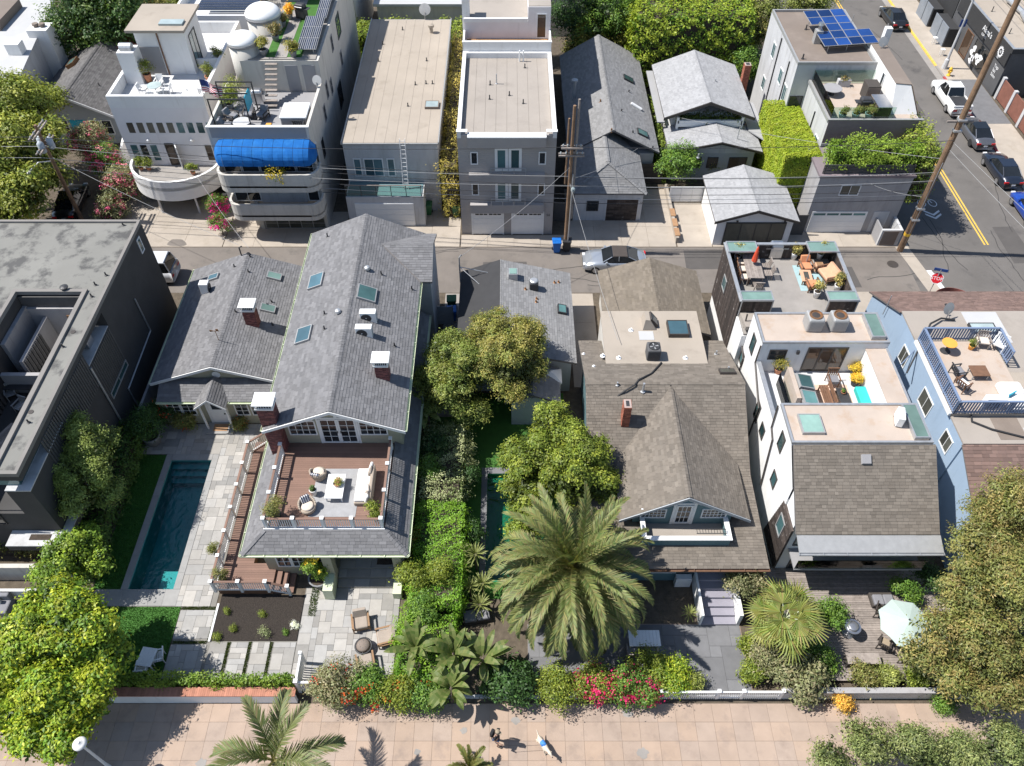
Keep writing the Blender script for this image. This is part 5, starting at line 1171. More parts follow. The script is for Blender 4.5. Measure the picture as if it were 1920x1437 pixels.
MB().box(L_,L_+1.38,57.8,75,8.102,8.2).each('side_roof','grey_flat_roof',h)
fu=front(0,57.8,8.15)
for u in(-16.9,-15.6):MB().obox(fu,u,u+.95,0,2.1,0,.05).build('door','dark_grey_paint',h)
for k in range(9):piece('stair_tread',h,'grey_wood',-18.3,-17.4,55.2+k*.29,55.2+k*.29+.27,8.3+k*.26,8.36+k*.26)
for(x,y,r,zt)in((-20.0,58.9,1.15,11.6),(-19.2,62.9,1.4,11.8)):
    MB().lathe([(r*.94,0),(r*.94,zt-8.3)],(x,y,8.15),28).build('drum','cream_stucco',h,True);MB().lathe([(r,0),(r,.18)],(x,y,zt-.15),28).build('dome_ring','dark_grey_paint',h,True)
    MB().lathe([(r*math.cos(R(a)),r*.55*math.sin(R(a)))for a in(0,12,25,38,50,62,73,82,88)],(x,y,zt+.03),28).build('dome','white_paint',h,True)
struct_turf=MB().box(-18.3,-15.6,58.2,74,10.682,10.7).build('roof_turf','turf',h);MB().box(-17.6,-16.7,58.1,74,10.702,10.715).build('roof_path','concrete_grey',h)
MB().box(-18.9,-17.3,67.6,69.6,10.682,12.9).build('shed','dark_grey_paint',h);MB().hexa([(-19.1,67.2,12.9),(-17.0,67.2,12.9),(-17.0,70,12.9),(-19.1,70,12.9),(-19.1,67.2,13.0),(-17.0,67.2,13.0),(-17.0,70,13.3),(-19.1,70,13.3)]).each('shed_roof','old_shingle',h)
sp=thing('solar_array','dark ribbed solar panels tilted on the domed house roof','solar panel',(-15.3,64,10.7),world=True)
def solar_row(t,x0,x1,y0,y1,z0,z1,nx,ny,glass='solar_dark',bar=.03,frame='pale_metal'):
    zz=lambda y:z0+(z1-z0)*(y-y0)/(y1-y0)
    for i in range(nx):
        for j in range(ny):
            a,b=x0+(x1-x0)*i/nx+bar,x0+(x1-x0)*(i+1)/nx-bar;c,d=y0+(y1-y0)*j/ny+bar,y0+(y1-y0)*(j+1)/ny-bar
            MB().slab([(a,c,zz(c)+.012),(b,c,zz(c)+.012),(b,d,zz(d)+.012),(a,d,zz(d)+.012)],(0,0,-.02)).build('panel',glass,t)
    MB().slab([(x0,y0,z0),(x1,y0,z0),(x1,y1,z1),(x0,y1,z1)],(0,0,-.04)).build('frame',frame,t)
    for x in(x0+.2,x1-.3):
        for y in(y0+.2,y1-.3):MB().box(x,x+.05,y,y+.05,min(z0,z1)-.5,zz(y)-.042).build('strut','galvanised',t)
solar_row(sp,-16.0,-14.5,58.6,63.6,11.1,11.35,10,3);solar_row(sp,-15.4,-14.5,63.8,68.2,11.1,11.3,6,3);solar_row(sp,-16.3,-14.4,68.4,74,11.2,11.4,12,3)
for y,z in((58.5,7.0),(60.2,6.4),(56.5,6.2),(63,8.6),(65.6,6.0)):window(h,right(R_,0),y,z,.7,1.3,1,2,'dark_grey_paint','window_glass')
window(h,right(R_,0),66,8.2,1.6,1.8,2,1,'dark_metal','teal_glass');window(h,right(R_,0),62.5,3.8,1.6,2.0,3,2,'dark_metal','window_glass');window(h,right(R_,0),54,4.6,.7,1.5,1,1,'dark_metal','window_glass')
# balconies with rounded ends
def round_slab(x0,x1,y0,y1,r,z0,z1,name,mat,par,hollow=0):
    out=[(x0,y1)]+[(x0+r-r*math.cos(R(a)),y0+r-r*math.sin(R(a)))for a in range(0,91,15)]+[(x1-r+r*math.sin(R(a)),y0+r-r*math.cos(R(a)))for a in range(0,91,15)]+[(x1,y1)]
    if not hollow:return MB().prism(out,z0,z1).build(name,mat,par)
    cxm,cym=(x0+x1)/2,y1;mb=MB();inn=[(x+(hollow if x<cxm else-hollow)*(1 if abs(x-cxm)>1 else 1),min(y+hollow,y1))for x,y in out]
    for k in range(len(out)-1):mb.hexa([(*out[k],z0),(*out[k+1],z0),(*inn[k+1],z0),(*inn[k],z0),(*out[k],z1),(*out[k+1],z1),(*inn[k+1],z1),(*inn[k],z1)])
    return mb.build(name,mat,par)
round_slab(-21.4,-13.9,49.6,f-.005,.9,5.0,5.15,'balcony','cream_stucco',h);round_slab(-21.4,-13.9,49.6,f-.005,.9,4.6,6.1,'balcony_wall','cream_stucco',h,.15)
round_slab(-21.2,-14.1,49.7,f-.005,.9,2.3,2.45,'balcony','cream_stucco',h);round_slab(-21.2,-14.1,49.7,f-.005,.9,1.95,3.4,'balcony_wall','cream_stucco',h,.15)
for k in range(5):window(h,front(0,f,0),-21.2+k*1.35,5.25,1.3,2.0,1,1,'white_trim','window_glass')
window(h,front(0,f,0),-21.0,2.65,2.0,1.9,2,1,'white_trim','window_glass');window(h,front(0,f,0),-15.4,2.65,.9,1.9,1,1,'white_trim','window_glass');window(h,right(R_,0),51.6,5.3,.9,1.8,1,1,'white_trim','olive_glass')
MB().box(-19.0,-15.5,f-.02,f-.002,2.5,4.6).build('panel','light_grey_stucco',h)
gd=MB().box(-19.3,-14.5,f-.05,f+.29,.03,2.0).build('garage_door','pale_metal',h)
for i in range(5):
    for j in range(4):MB().box(-19.2+i*.94,-19.2+i*.94+.88,f-.062,f-.051,.1+j*.47,.1+j*.47+.42).build('pane','olive_glass',gd)
MB().box(-19.7,-19.35,f-.1,f+.28,0,2.59).box(-14.48,-14.3,f-.1,f+.28,0,2.59).each('garage_pier','cream_stucco',h)
# blue barrel awning
aw=thing('awning','long bright blue barrel awning over the upper balcony','awning',(-17.7,50.6,7.0),world=True)
n=10
for k in range(n):
    mb=MB();xa,xb=-21.3+7.3*k/n,-21.3+7.3*(k+1)/n;m=8
    def prof(x):
        e=min((x+21.3)/.7,(-14.0-x)/.7,1);e=math.sqrt(max(0,1-(1-e)**2))*.55+.45
        return[(x,f-.02-1.5*e*math.sin(R(90*j/m)),7.0+1.05*e*math.cos(R(90*j/m)))for j in range(m+1)]+[(x,f-.02-1.5*e,6.72)]
    A,Bq,Cq=prof(xa+.01),prof((xa+xb)/2),prof(xb-.01)
    Bq=[(x,y-.012-.03*math.sin(9*x+5*z),z+.02*math.sin(7*x+3*y))for x,y,z in Bq]
    for P0,P1 in((A,Bq),(Bq,Cq)):
        for j in range(m+1):mb.poly([P0[j],P1[j],P1[j+1],P0[j+1]])
    if k==0:mb.poly(A+[(xa+.01,f-.02,6.72)])
    if k==n-1:mb.poly(Cq+[(xb-.01,f-.02,6.72)])
    mb.build('canvas_panel','blue_awning',aw,True)

# long house with the beige flat roof
h=thing('house','grey house with long beige felt roof and a white ladder','house',(-9,63,0),world=True)
walls(h,-12.6,-5.4,53.6,74,0,6.2,'light_grey_stucco');MB().box(-12.7,-5.25,53.4,74.1,6.202,6.3).each('roof_edge','pale_metal',h)
for k in range(9):a=-12.6+k*.806;piece('felt_strip',h,'flat_roof',a+.008,a+.8,53.5,74,6.3,6.325)
MB().box(-12.68,-12.6,53.4,74.1,6.3,6.42).box(-5.33,-5.25,53.4,74.1,6.3,6.42).each('roof_kerb','pale_metal',h)
skylight(h,(-6.1,58.8,6.32),1.1,1.0,frame='brown_flat_roof',glass='frost_glass',h=.2)
for px,py in((718,84),(710,116),(779,160),(799,158),(811,158),(765,200),(755,57),(800,115)):q=at(px,py,6.3);vent(h,q.x,q.y,6.32,.3)
q=at(809,62,6.3);MB().lathe([(.16,0),(.16,.5),(.28,.55),(.28,.75),(.05,.85)],(q.x,q.y,6.3),12).build('roof_vent','flat_roof',h)
q=at(797,38,6.3);dish(thing('satellite_dish','tan satellite dish at the back of the long beige roof','satellite dish',(q.x,q.y,6.3),R(170)),.55,.8)
ff=front(0,53.6,0)
for u,w_,nx in((-12.0,.6,1),(-11.2,1.5,2),(-9.4,.6,1)):window(h,ff,u,3.3,w_,1.6,nx,1,'white_trim','blue_sky_glass')
MB().box(-12.6,-6.6,51.6,53.59,0,2.75).build('front_garage','light_grey_stucco',h);MB().box(-12.5,-6.7,51.7,53.58,2.752,2.8).build('balcony_floor','teal_siding',h)
gd=MB().box(-12.0,-7.4,51.55,51.6,.05,2.2).build('garage_door','garage_door',h)
for j in range(4):MB().box(-11.95,-7.45,51.53,51.549,.09+j*.53,.09+j*.53+.49).build('door_panel','garage_door',gd)
for k in range(6):piece('rail_post',h,'dark_metal',-12.55+k*1.16,-12.5+k*1.16,51.65,51.7,2.8,3.75)
MB().box(-12.55,-6.65,51.64,51.71,3.752,3.8).each('rail','grey_wood',h);MB().box(-12.5,-6.7,51.67,51.68,2.85,3.7).each('balustrade','rail_glass',h)
t=thing('ladder','white ladder leaning from the balcony to the beige roof','ladder',(-8.0,52.6,2.8))
for x in(-.22,.18):MB().slab([(x,0,0),(x+.04,0,0),(x+.04,.85,3.9),(x,.85,3.9)],(0,-.06,0)).build('stile','white_paint',t)
for k in range(12):y=.85*(k+.5)/12;z=3.9*(k+.5)/12;piece('rung',t,'white_paint',-.18,.18,y-.05,y-.02,z-.015,z+.015)

# condo
h=thing('apartment_building','narrow grey brown condo with twin garages and white roof edge','building',(0,57,0),world=True)
L_,R_,f=-3.65,3.45,50.55
walls(h,L_,R_,f,62.4,0,8.55,'taupe_siding');MB().box(L_+.3,R_-.3,f+.3,62.2,8.552,8.6).build('roof','grey_flat_roof',h)
parapet(h,L_,R_,f,62.4,8.551,9.05,.28,'white_stucco',None,'lrb');MB().box(L_+.28,R_-.28,f,f+.2,8.551,8.8).build('parapet','taupe_siding',h);MB().box(L_+.75,R_-.75,f-.42,f+.24,8.802,8.88).build('coping','white_trim',h);MB().box(L_-.04,L_+.74,f-.04,f+.3,9.052,9.1).box(R_-.74,R_+.04,f-.04,f+.3,9.052,9.1).build('coping','white_trim',h)
for k in range(8):a=L_+.35+k*.8;piece('felt_strip',h,'grey_flat_roof',a+.01,a+.79,f+.35,62.1,8.602,8.62)
for z0,z1 in((8.0,8.8),(5.0,5.75),(2.3,3.05)):MB().box(L_+.75,R_-.75,f-.4,f-.002,z0,z1).build('bay_band','taupe_siding',h)
ff=front(0,f,0)
for z in(3.15,5.85):
    for u in(-.98,.02):window(h,ff,u,z,.96,1.95,1,1,'white_trim','teal_glass',name='balcony_door',fw=.2)
    for u in(-2.75,2.2):window(h,ff,u,z+.55,.55,1.05,1,1,'white_trim','window_glass',fw=.08)
    bz=z-.1;b_=MB().obox(ff,-1.3,1.3,bz+.55,bz+.6,.36,.41).obox(ff,-1.3,1.3,bz+.3,bz+.33,.37,.4).build('balcony_rail','paint_silver',h)
    for u in(-1.3,-.45,.4,1.25):MB().obox(ff,u,u+.05,bz,bz+.549,.36,.41).build('rail_post','paint_silver',h)
for u in(-2.75,.35):
    gd=MB().obox(ff,u,u+2.3,.05,2.1,.0,.05).build('garage_door','garage_door',h)
    MB().obox(ff,u-.12,u,.03,2.2,0,.09).obox(ff,u+2.3,u+2.42,.03,2.2,0,.09).each('door_casing','white_trim',h)
    for j in range(4):MB().obox(ff,u+.03,u+2.27,.08+j*.5,.08+j*.5+.47,.051,.062).build('door_panel','garage_door',gd)
    for k in range(6):MB().obox(ff,u+.2+k*.32+(.1 if k>2 else 0),u+.2+k*.32+.28+(.1 if k>2 else 0),1.9,2.02,.063,.068).build('pane','window_glass',gd)
text_mesh('house_number','56','bronze_metal',ff,2.95,1.75,.3,h)
for px,py in((919,160),(931,158),(918,187),(981,195),(955,180),(984,128)):q=at(px,py,8.6);vent(h,q.x,q.y,8.62,.35 if px!=931 else .8,mat='galvanised' if px==931 else 'dark_metal')
for dx in(0,.3):MB().tube([(.9+dx,61.6,8.6),(.9+dx,61.6,9.5)],.06,7).build('vent_pipe','white_paint',h)
# rear storey with timber roof deck
MB().box(L_,R_,62.42,76,0,8.95).build('rear_wall','white_stucco',h);parapet(h,L_,R_,62.42,64.6,8.951,9.75,.14,'white_stucco',None,'lrf');MB().box(L_-.03,R_+.03,62.38,62.6,9.752,9.84).build('hand_rail','white_trim',h)
rd=MB().box(L_+.2,R_-.2,62.62,64.6,8.952,9.0).build('roof_deck','brown_wood',h)
for k in range(40):piece('plank',rd,'warm_wood',L_+.21+k*.167,L_+.21+k*.167+.155,62.63,64.6,9.002,9.03)
MB().box(L_+.1,R_-.02,64.62,76,8.952,10.4).build('rear_block','pink_stucco',h);MB().box(1.6,R_-.02,64.63,76,10.402,11.6).build('stair_tower','pink_stucco',h)
MB().box(L_+.2,1.58,64.9,75.9,10.402,10.45).build('rear_roof','grey_flat_roof',h);MB().box(1.62,R_-.02,64.7,75.9,11.602,11.66).build('tower_roof','grey_flat_roof',h);MB().box(L_+.05,1.58,64.55,64.75,10.402,10.7).build('roof_edge','white_trim',h)
window(h,front(0,64.63,9.03),2.3,.05,.8,2.0,1,1,'white_trim','warm_glass',name='deck_door');skylight(h,(2.5,69.2,11.66),1.6,1.2,h=.25,frame='white_paint',glass='frost_glass')
MB().box(L_-.1,L_+.5,65.4,66.0,8.9,12.0).build('flue','white_stucco',h);MB().tube([(L_+.2,65.1,12.2),(L_+.2,66.3,12.2)],.4,12).build('flue_cowl','white_paint',h)

# single storey grey shingled house with garage
h=thing('house','single storey grey shingled house with weathered garage door','house',(8,62,0),world=True)
walls(h,5.2,12.0,57.6,73.4,0,2.75,'grey_stucco');walls(h,5.2,10.6,52.3,57.595,0,2.5,'light_grey_stucco')
r1=gable(h,4.9,12.4,57.4,73.8,2.95,5.0,'ash_shingle','roof_under','y',8.45,caps=True)
A=[(4.7,59.2,2.72),(4.7,52.1,2.72),(7.75,53.9,4.45),(7.75,59.6,4.45)];Bq=[(4.7,52.1,2.72),(10.8,52.1,2.72),(7.75,53.9,4.45)];Cq=[(10.8,52.1,2.72),(10.8,57.6,2.72),(7.75,59.6,4.45),(7.75,53.9,4.45)]
r2=MB().slab(A,(0,0,-.1)).slab(Bq,(0,0,-.1)).slab(Cq,(0,0,-.1)).build('garage_roof','roof_under',h)
for q in(A,Bq,Cq):shingles(r2,q,'ash_shingle',.18)
for a_,b_ in(((7.75,53.9,4.45),(4.7,52.1,2.72)),((7.75,53.9,4.45),(10.8,52.1,2.72)),((7.75,53.9,4.47),(7.75,59.6,4.47))):ridge_caps(r2,b_,a_,'ash_shingle',.18)
ff=front(0,52.3,0);window(h,ff,6.2,.95,.95,.95,1,2,'dark_metal','window_glass',fw=.09)
gd=MB().obox(ff,7.8,10.25,.04,2.0,0,.05).build('garage_door','brown_wood',h)
for j in range(10):
    x=7.82
    while x<10.2:w_=random.uniform(.5,1.1);MB().obox(ff,x,min(x+w_-.01,10.23),.06+j*.192,.06+j*.192+.185,.051,.07).build('board','dark_wood',gd);x+=w_
MB().obox(ff,7.65,7.79,.03,2.1,0,.06).obox(ff,10.26,10.4,.03,2.1,0,.06).each('door_casing','light_grey_stucco',h)
text_mesh('house_number','55','bronze_metal',ff,10.42,1.6,.28,h)
for px,py in((1178,146),(1205,244)):q=at(px,py,4.0);skylight(h,(q.x,q.y,5.0-(q.x-8.45)*.52+.02),1.0,.8,(.52,0,1),frame='dark_metal',glass='sky_glass')
q=at(1195,190,4.2);MB().tube([(q.x-.5,q.y,5-(q.x-.5-8.45)*.52+.1),(q.x+.4,q.y-.2,5-(q.x+.4-8.45)*.52+.1)],.14,10).build('ridge_light','white_paint',h)
q=at(1076,178,3.8);MB().tube([(q.x,q.y,3.2),(q.x,q.y,5.0)],.16,12).lathe([(.16,0),(.28,.05),(.28,.2),(.1,.28)],(q.x,q.y,5.0),12).build('flue_pipe','galvanised',h)
for px,py in((1180,165),(1165,212),(1145,258),(1125,198),(1187,245),(1227,257)):q=at(px,py,4.3);vent(h,q.x,q.y,5.0-abs(q.x-8.45)*.52-.1,.3,.06,'copper' if px in(1145,1125)else 'dark_metal')

# silver shingled bungalow with porch and its garage
h=thing('bungalow','white bungalow with stepped silver shingle gables and planted porch','bungalow',(16.7,64,0),world=True)
walls(h,13.9,20.2,61.6,68,0,4.2,'white_stucco');walls(h,13.6,20.4,57.9,61.59,0,2.9,'grey_siding')
r=gable(h,13.0,20.5,60.4,69.3,4.35,5.75,'silver_shingle','roof_under','y',16.6)
for x0 in(12.95,20.55):MB().slab([(x0,60.34,4.33),(16.6,60.34,5.73),(16.6,60.34,5.5),(x0,60.34,4.1)],(0,.055,0)).build('rake_board','bronze_metal',r)
MB().slab([(12.6,61,3.6),(13.2,61,3.6),(13.2,69.5,3.7),(12.6,69.5,3.7)],(0,0,-.1)).slab([(20.2,60.2,3.3),(21.6,58.2,3.3),(21.4,64.5,3.4),(20.2,64.5,3.4)],(0,0,-.1)).each('side_roof','silver_shingle',h)
r=gable(h,13.2,20.9,57.5,61.2,2.95,3.85,'silver_shingle','roof_under','y',17.4)
for x0 in(13.15,20.95):MB().slab([(x0,57.44,2.93),(17.4,57.44,3.83),(17.4,57.44,3.65),(x0,57.44,2.75)],(0,.055,0)).build('rake_board','bronze_metal',r)
MB().poly([(13.6,57.88,2.6),(20.4,57.88,2.6),(20.4,57.88,3.0),(17.4,57.88,3.7),(13.6,57.88,3.0)]).each('gable_wall','light_grey_stucco',h)
MB().box(14.2,19.6,60.5,60.7,3.5,4.0).box(14.2,16.7,60.48,60.498,3.45,3.75).box(17.0,19.4,60.48,60.498,3.45,3.75).each('porch_wall','white_paint',h)
for x in(14.1,19.5):MB().box(x,x+.2,60.5,60.7,3.2,4.3).build('post','white_paint',h)
ff=front(0,57.88,0)
for u,w_ in((14.4,.7),(15.2,.9),(16.6,.9)):window(h,ff,u,1.2,w_,1.0,1,1,'bronze_metal','window_glass')
window(h,ff,18.4,.1,1.5,2.1,2,1,'bronze_metal','window_glass',name='patio_door')
chimney(h,20.8,66.5,0,5.9,.55,.6,'orange_brick',cap=False);MB().tube([(18.9,58.6,3.5),(18.9,58.6,4.7)],.04,6).build('vent_pipe','galvanised',h)
for px,py in((1340,160),(1315,265)):q=at(px,py,5.0);vent(h,q.x,q.y,5.2 if py<200 else 3.5,.35,.06,'galvanised')
g=thing('garage','white garage with silver shingle gable and dark glass door','garage',(18.8,51.5,0),world=True)
walls(g,15.9,21.7,49.2,54.4,0,2.5,'white_stucco');MB().poly([(15.9,49.195,2.5),(21.7,49.195,2.5),(18.7,49.195,3.45)]).each('gable_wall','white_stucco',g)
r=gable(g,15.6,21.95,48.75,54.7,2.58,3.6,'silver_shingle','roof_under','y',18.65)
for x0 in(15.55,22.0):MB().slab([(x0,48.69,2.56),(18.65,48.69,3.58),(18.65,48.69,3.4),(x0,48.69,2.38)],(0,.055,0)).build('rake_board','bronze_metal',r)
gd=MB().box(16.6,21.2,49.14,49.19,.05,2.2).build('garage_door','dark_metal',g)
for k in range(4):MB().box(16.68+k*1.13,16.68+k*1.13+1.05,49.12,49.139,.1,2.12).build('pane','olive_glass',gd)
for x in(17.3,20.9):MB().box(x,x+.15,49.05,49.13,2.3,2.42).build('wall_lamp','dark_metal',g)

# modern grey house with solar panels
h=thing('house','modern grey house with blue solar panels and glass railed terrace','house',(27,60,0),world=True)
MB().box(22.9,29.2,60.6,70,0,8.8).build('wall','light_grey_stucco',h);MB().box(23.05,29.0,60.75,69.85,8.802,8.86).build('roof','brown_flat_roof',h);parapet(h,22.9,29.2,60.6,70,8.801,9.05,.14,'pale_metal')
MB().box(24.2,31.2,54.6,60.59,0,7.4).build('front_wall','light_grey_stucco',h);MB().box(24.3,31.1,54.7,60.58,7.402,7.46).build('terrace','pink_roof',h);MB().box(24.19,31.21,54.55,54.598,5.6,7.6).build('fascia','plum_siding',h);MB().box(24.1,24.298,54.6,60.5,7.402,7.65).box(24.1,31.3,54.5,54.7,7.602,7.66).each('roof_edge','pale_metal',h)
MB().hexa([(29.2,55.6,7.46),(31.2,55.6,7.46),(31.2,64,7.46),(29.2,64,7.46),(29.2,56.6,9.4),(30.4,56.6,9.3),(30.4,64,9.3),(29.2,64,9.4)]).build('stair_house','white_stucco',h);MB().slab([(29.2,56.58,9.41),(30.45,56.58,9.31),(30.45,64,9.31),(29.2,64,9.41)],(0,0,.05)).slab([(30.46,56.5,9.3),(31.3,55.6,7.47),(31.3,64,7.47),(30.46,64,9.3)],(.03,0,.03)).each('stair_roof','brown_flat_roof',h)
window(h,left(29.19,0),58.6,8.0,.5,1.1,1,1,'white_trim','window_glass');MB().box(30.2,30.7,63.2,63.7,9.2,10.5).build('chimney','white_stucco',h);MB().box(25.0,25.55,64.0,64.6,8.86,9.9).build('vent_box','pale_metal',h);MB().lathe([(.14,0),(.14,.4),(.25,.42),(.2,.6)],(25.28,64.3,9.9),12).build('roof_vent','steel',h)
for px,py in((1549,72),(1511,55),(1527,60),(1505,110)):q=at(px,py,8.9);vent(h,q.x,q.y,8.87,.4,.06)
MB().box(24.32,24.34,54.72,60.4,7.66,8.55).box(24.342,29.0,54.72,54.74,7.662,8.55).box(24.342,29.15,60.3,60.32,7.47,8.55).each('balustrade','rail_glass',h)
t=thing('solar_array','bright blue solar panels in a stepped array on the grey roof','solar panel',(27,65,8.9),R(8))
def blue_panel(i,j):
    x,y=-1.65+i*1.15,-2.4+j*1.0;zz=lambda y:.35+(y+2.4)*.12+.25
    o=MB().slab([(x,y,zz(y)),(x+1.13,y,zz(y)),(x+1.13,y+.98,zz(y+.98)),(x,y+.98,zz(y+.98))],(0,0,-.04)).build('frame','pale_metal',t)
    MB().slab([(x+.03,y+.03,zz(y+.03)+.006),(x+1.1,y+.03,zz(y+.03)+.006),(x+1.1,y+.95,zz(y+.95)+.006),(x+.03,y+.95,zz(y+.95)+.006)],(0,0,-.004)).build('panel','solar_cell',o)
for j in range(5):
    for i in range(4 if j<2 else 3):
        if j in(0,1):blue_panel(i-.35,j)
        elif j==2:blue_panel(i+1-.35,j)if i<2 else None
        else:blue_panel(i-.35,j)
for x in(-1.6,0,2.2):
    for y in(-2.2,1.9):MB().box(x,x+.04,y,y+.04,0,.5 if y<0 else .95).build('strut','galvanised',t)
q=at(1655,88,8.5);dish(thing('satellite_dish','grey satellite dish beside the blue solar panels','satellite dish',(29.9,62.2,9.3),R(190)),.42,.5)
for y,z,hh in((66.5,6.2,1.3),(63.2,5.6,1.3),(61.3,5.0,1.5),(67,3,1.2),(63,2.6,1.2)):window(h,left(22.9,0),y,z,.9,hh,2,1,'white_trim','teal_glass')
window(h,left(24.2,0),55.3,3.8,.9,1.7,2,1,'white_trim','sky_glass');MB().tube([(22.84,65.6,8.6),(22.84,65.6,.3)],.05,7).tube([(22.84,62.4,8.2),(22.84,62.4,.3)],.05,7).tube([(24.14,57.5,6.6),(24.14,57.5,3.5)],.05,7).each('downpipe','dark_metal',h)
window(h,front(0,60.6,0),23.0,3.6,1.1,2.6,2,2,'dark_metal','window_glass',name='stair_window');window(h,front(0,54.6,0),24.6,4.6,2.2,.8,2,1,'dark_metal','window_glass')
MB().box(23.3,30.3,50.8,54.58,0,5.1).build('garage_block','grey_stucco',h);MB().box(23.2,30.4,50.7,54.5,5.102,5.3).build('garage_roof','plum_siding',h)
for k in range(5):piece('screen_post',h,'dark_metal',23.5+k*1.65,23.56+k*1.65,50.9,50.96,5.3,6.1)
for k in range(6):piece('screen_slat',h,'black_slat',23.4,30.2,50.98,51.02,5.32+k*.13,5.32+k*.13+.09)
ff=front(0,50.8,0);window(h,ff,25.1,3.5,1.5,.95,2,1,'white_trim','olive_glass')
gd=MB().obox(ff,23.6,27.9,.04,2.0,0,.05).build('garage_door','garage_door',h)
for k in range(4):MB().obox(ff,23.75+k*1.03,23.75+k*1.03+.9,1.68,1.86,.051,.06).build('pane','sky_glass',gd)
for j in range(3):MB().obox(ff,23.63,27.87,.07+j*.53,.07+j*.53+.5,.051,.06).build('door_panel','garage_door',gd)
MB().obox(ff,28.4,29.6,.05,2.0,0,.03).build('door','light_grey_stucco',h)

# ------------------------------------------------------------------ across the street
s=thing('shop_building','black shop building with white lettering across the street','shop',(52,76,0),world=True)
walls(s,46.6,62,71.6,84,0,4.3,'shop_panel');MB().box(46.8,62,71.8,83.8,4.302,4.4).build('roof','flat_roof',s);MB().box(46.4,62,71.6,84,4.45,4.9).build('x','shop_panel',s)
bpy.data.objects.remove(s.children[-1]);parapet(s,46.45,62,71.45,84,4.301,4.75,.2,'sign_black','galvanised','lf')
fs=Fr((46.42,0,0),(0,-1,0),(-1,0,0));MB().obox(fs,-83.5,-71.6,3.0,4.29,-.17,0).build('fascia','sign_black',s)
text_mesh('lettering',"Alana's",'sign_white',fs,-77.6,3.75,.75,s,.012);text_mesh('lettering','COFFEE','sign_white',fs,-77.4,3.35,.3,s,.012);text_mesh('lettering','x','sign_white',fs,-74.75,3.45,1.1,s,.012)
mb=MB();fc_=lambda a,r:fs.p(-73.1+r*math.cos(a),3.7+r*math.sin(a),.012)
for k in range(16):
    a=2*math.pi*k/16;b_=a+2*math.pi/16;mb.poly([fc_(a,.3),fc_(b_,.3),fc_(b_,.42),fc_(a,.42)]);mb.poly([fc_(a,.42),fc_(a+.2,.42),fc_(a+.16,.52),fc_(a+.04,.52)])
for k in range(8):a=2*math.pi*k/8;mb.poly([fc_(a,.08),fc_(a+.3,.2),fc_(a+.6,.08),fc_(a+.3,.02)])
mb.build('emblem','sign_white',s);text_mesh('lettering','CO.','sign_white',fs,-73.4,3.05,.22,s,.012)
mb=MB();rnd=random.Random(5)
for(u,v)in((-77.3,1.6),(-76.7,1.3),(-76.9,.9),(-76.1,1.7),(-75.7,1.4),(-77.0,2.1),(-75.4,1.9)):mb.poly([fs.p(u+(.28+.1*rnd.random())*math.cos(a)*(1+.4*math.sin(3*a+u)),v+.3*math.sin(a),.022)for a in[k*.524 for k in range(12)]])
window(s,Fr((46.6,0,0),(0,-1,0),(-1,0,0)),-78,.4,3.6,2.3,2,1,'dark_metal','window_glass',name='shop_window');mb.v=[(x-.21,y,z)for x,y,z in mb.v];mb.build('window_lettering','sign_white',s)
window(s,Fr((46.6,0,0),(0,-1,0),(-1,0,0)),-80.3,.1,1.6,2.5,1,1,'brown_wood','warm_glass',name='shop_door')
f2=Fr((46.58,0,0),(0,-1,0),(-1,0,0))
for k,w_ in enumerate(('Yoga','Spa','Salon')):text_mesh('lettering',w_,'sign_white',f2,-73.3,2.2-k*.42,.42,s,.012)
MB().tube([(49.5,74,4.75),(50.5,79,4.75)],.28,12).tube([(50.5,79,4.75),(50.3,82,4.75)],.25,12).each('duct','galvanised',s)
for x,y in((48,80),(47.8,75.3)):vent(s,x,y,4.4,.5)
h=thing('building','dark grey building behind the shop at the top right corner','building',(55,90,0),world=True);walls(h,46.8,75,84.5,110,0,6,'sign_black');MB().box(46.8,75,84.5,110,6.002,6.1).build('roof','dark_grey_paint',h)
t=thing('bin_store','blue grey steel bin store doors on the far pavement','enclosure',(46,83.6,.12),world=True)
for y in(81.4,83.2,86.0,87.6):MB().box(45.2,45.28,y,y+1.7,.13,2.1).build('door','bin_steel',t)
MB().box(45.3,46.38,81.3,84.95,.13,2.0).box(45.3,46.38,85.9,89.4,.13,2.0).each('box','sign_black',t)
t=thing('panel_fence','rusty panelled fence with grey posts along the far pavement','fence',(46.9,67,0),world=True)
for k in range(3):MB().box(46.8,46.9,63.9+k*2.5,66.1+k*2.5,.12,2.0).build('panel','corten',t)
for k in range(4):MB().box(46.7,47.0,63.5+k*2.5,63.86+k*2.5,0,2.15).build('post','light_grey_stucco',t)
t=slat_fence('board_fence','brown timber fence on the far right pavement',50,63.2,46.8,1.5,'brown_wood',6,axis='y',pitch=.22)
h=thing('house','grey outbuilding with a white railed balcony behind the rusty fence','house',(55,69,0),world=True);walls(h,49.8,62,66,71.4,0,2.6,'dark_grey_paint');MB().box(49.6,62,65.8,71.4,2.602,2.8).build('roof','galvanised',h);MB().box(52,62,60,65.5,0,5).build('tower','light_grey_stucco',h)
for k in range(12):piece('baluster',h,'pale_metal',51.6,51.64,66+k*.4,66.04+k*.4,2.8,3.8)
MB().box(51.55,51.7,65.9,70.6,3.802,3.87).each('rail','pale_metal',h)
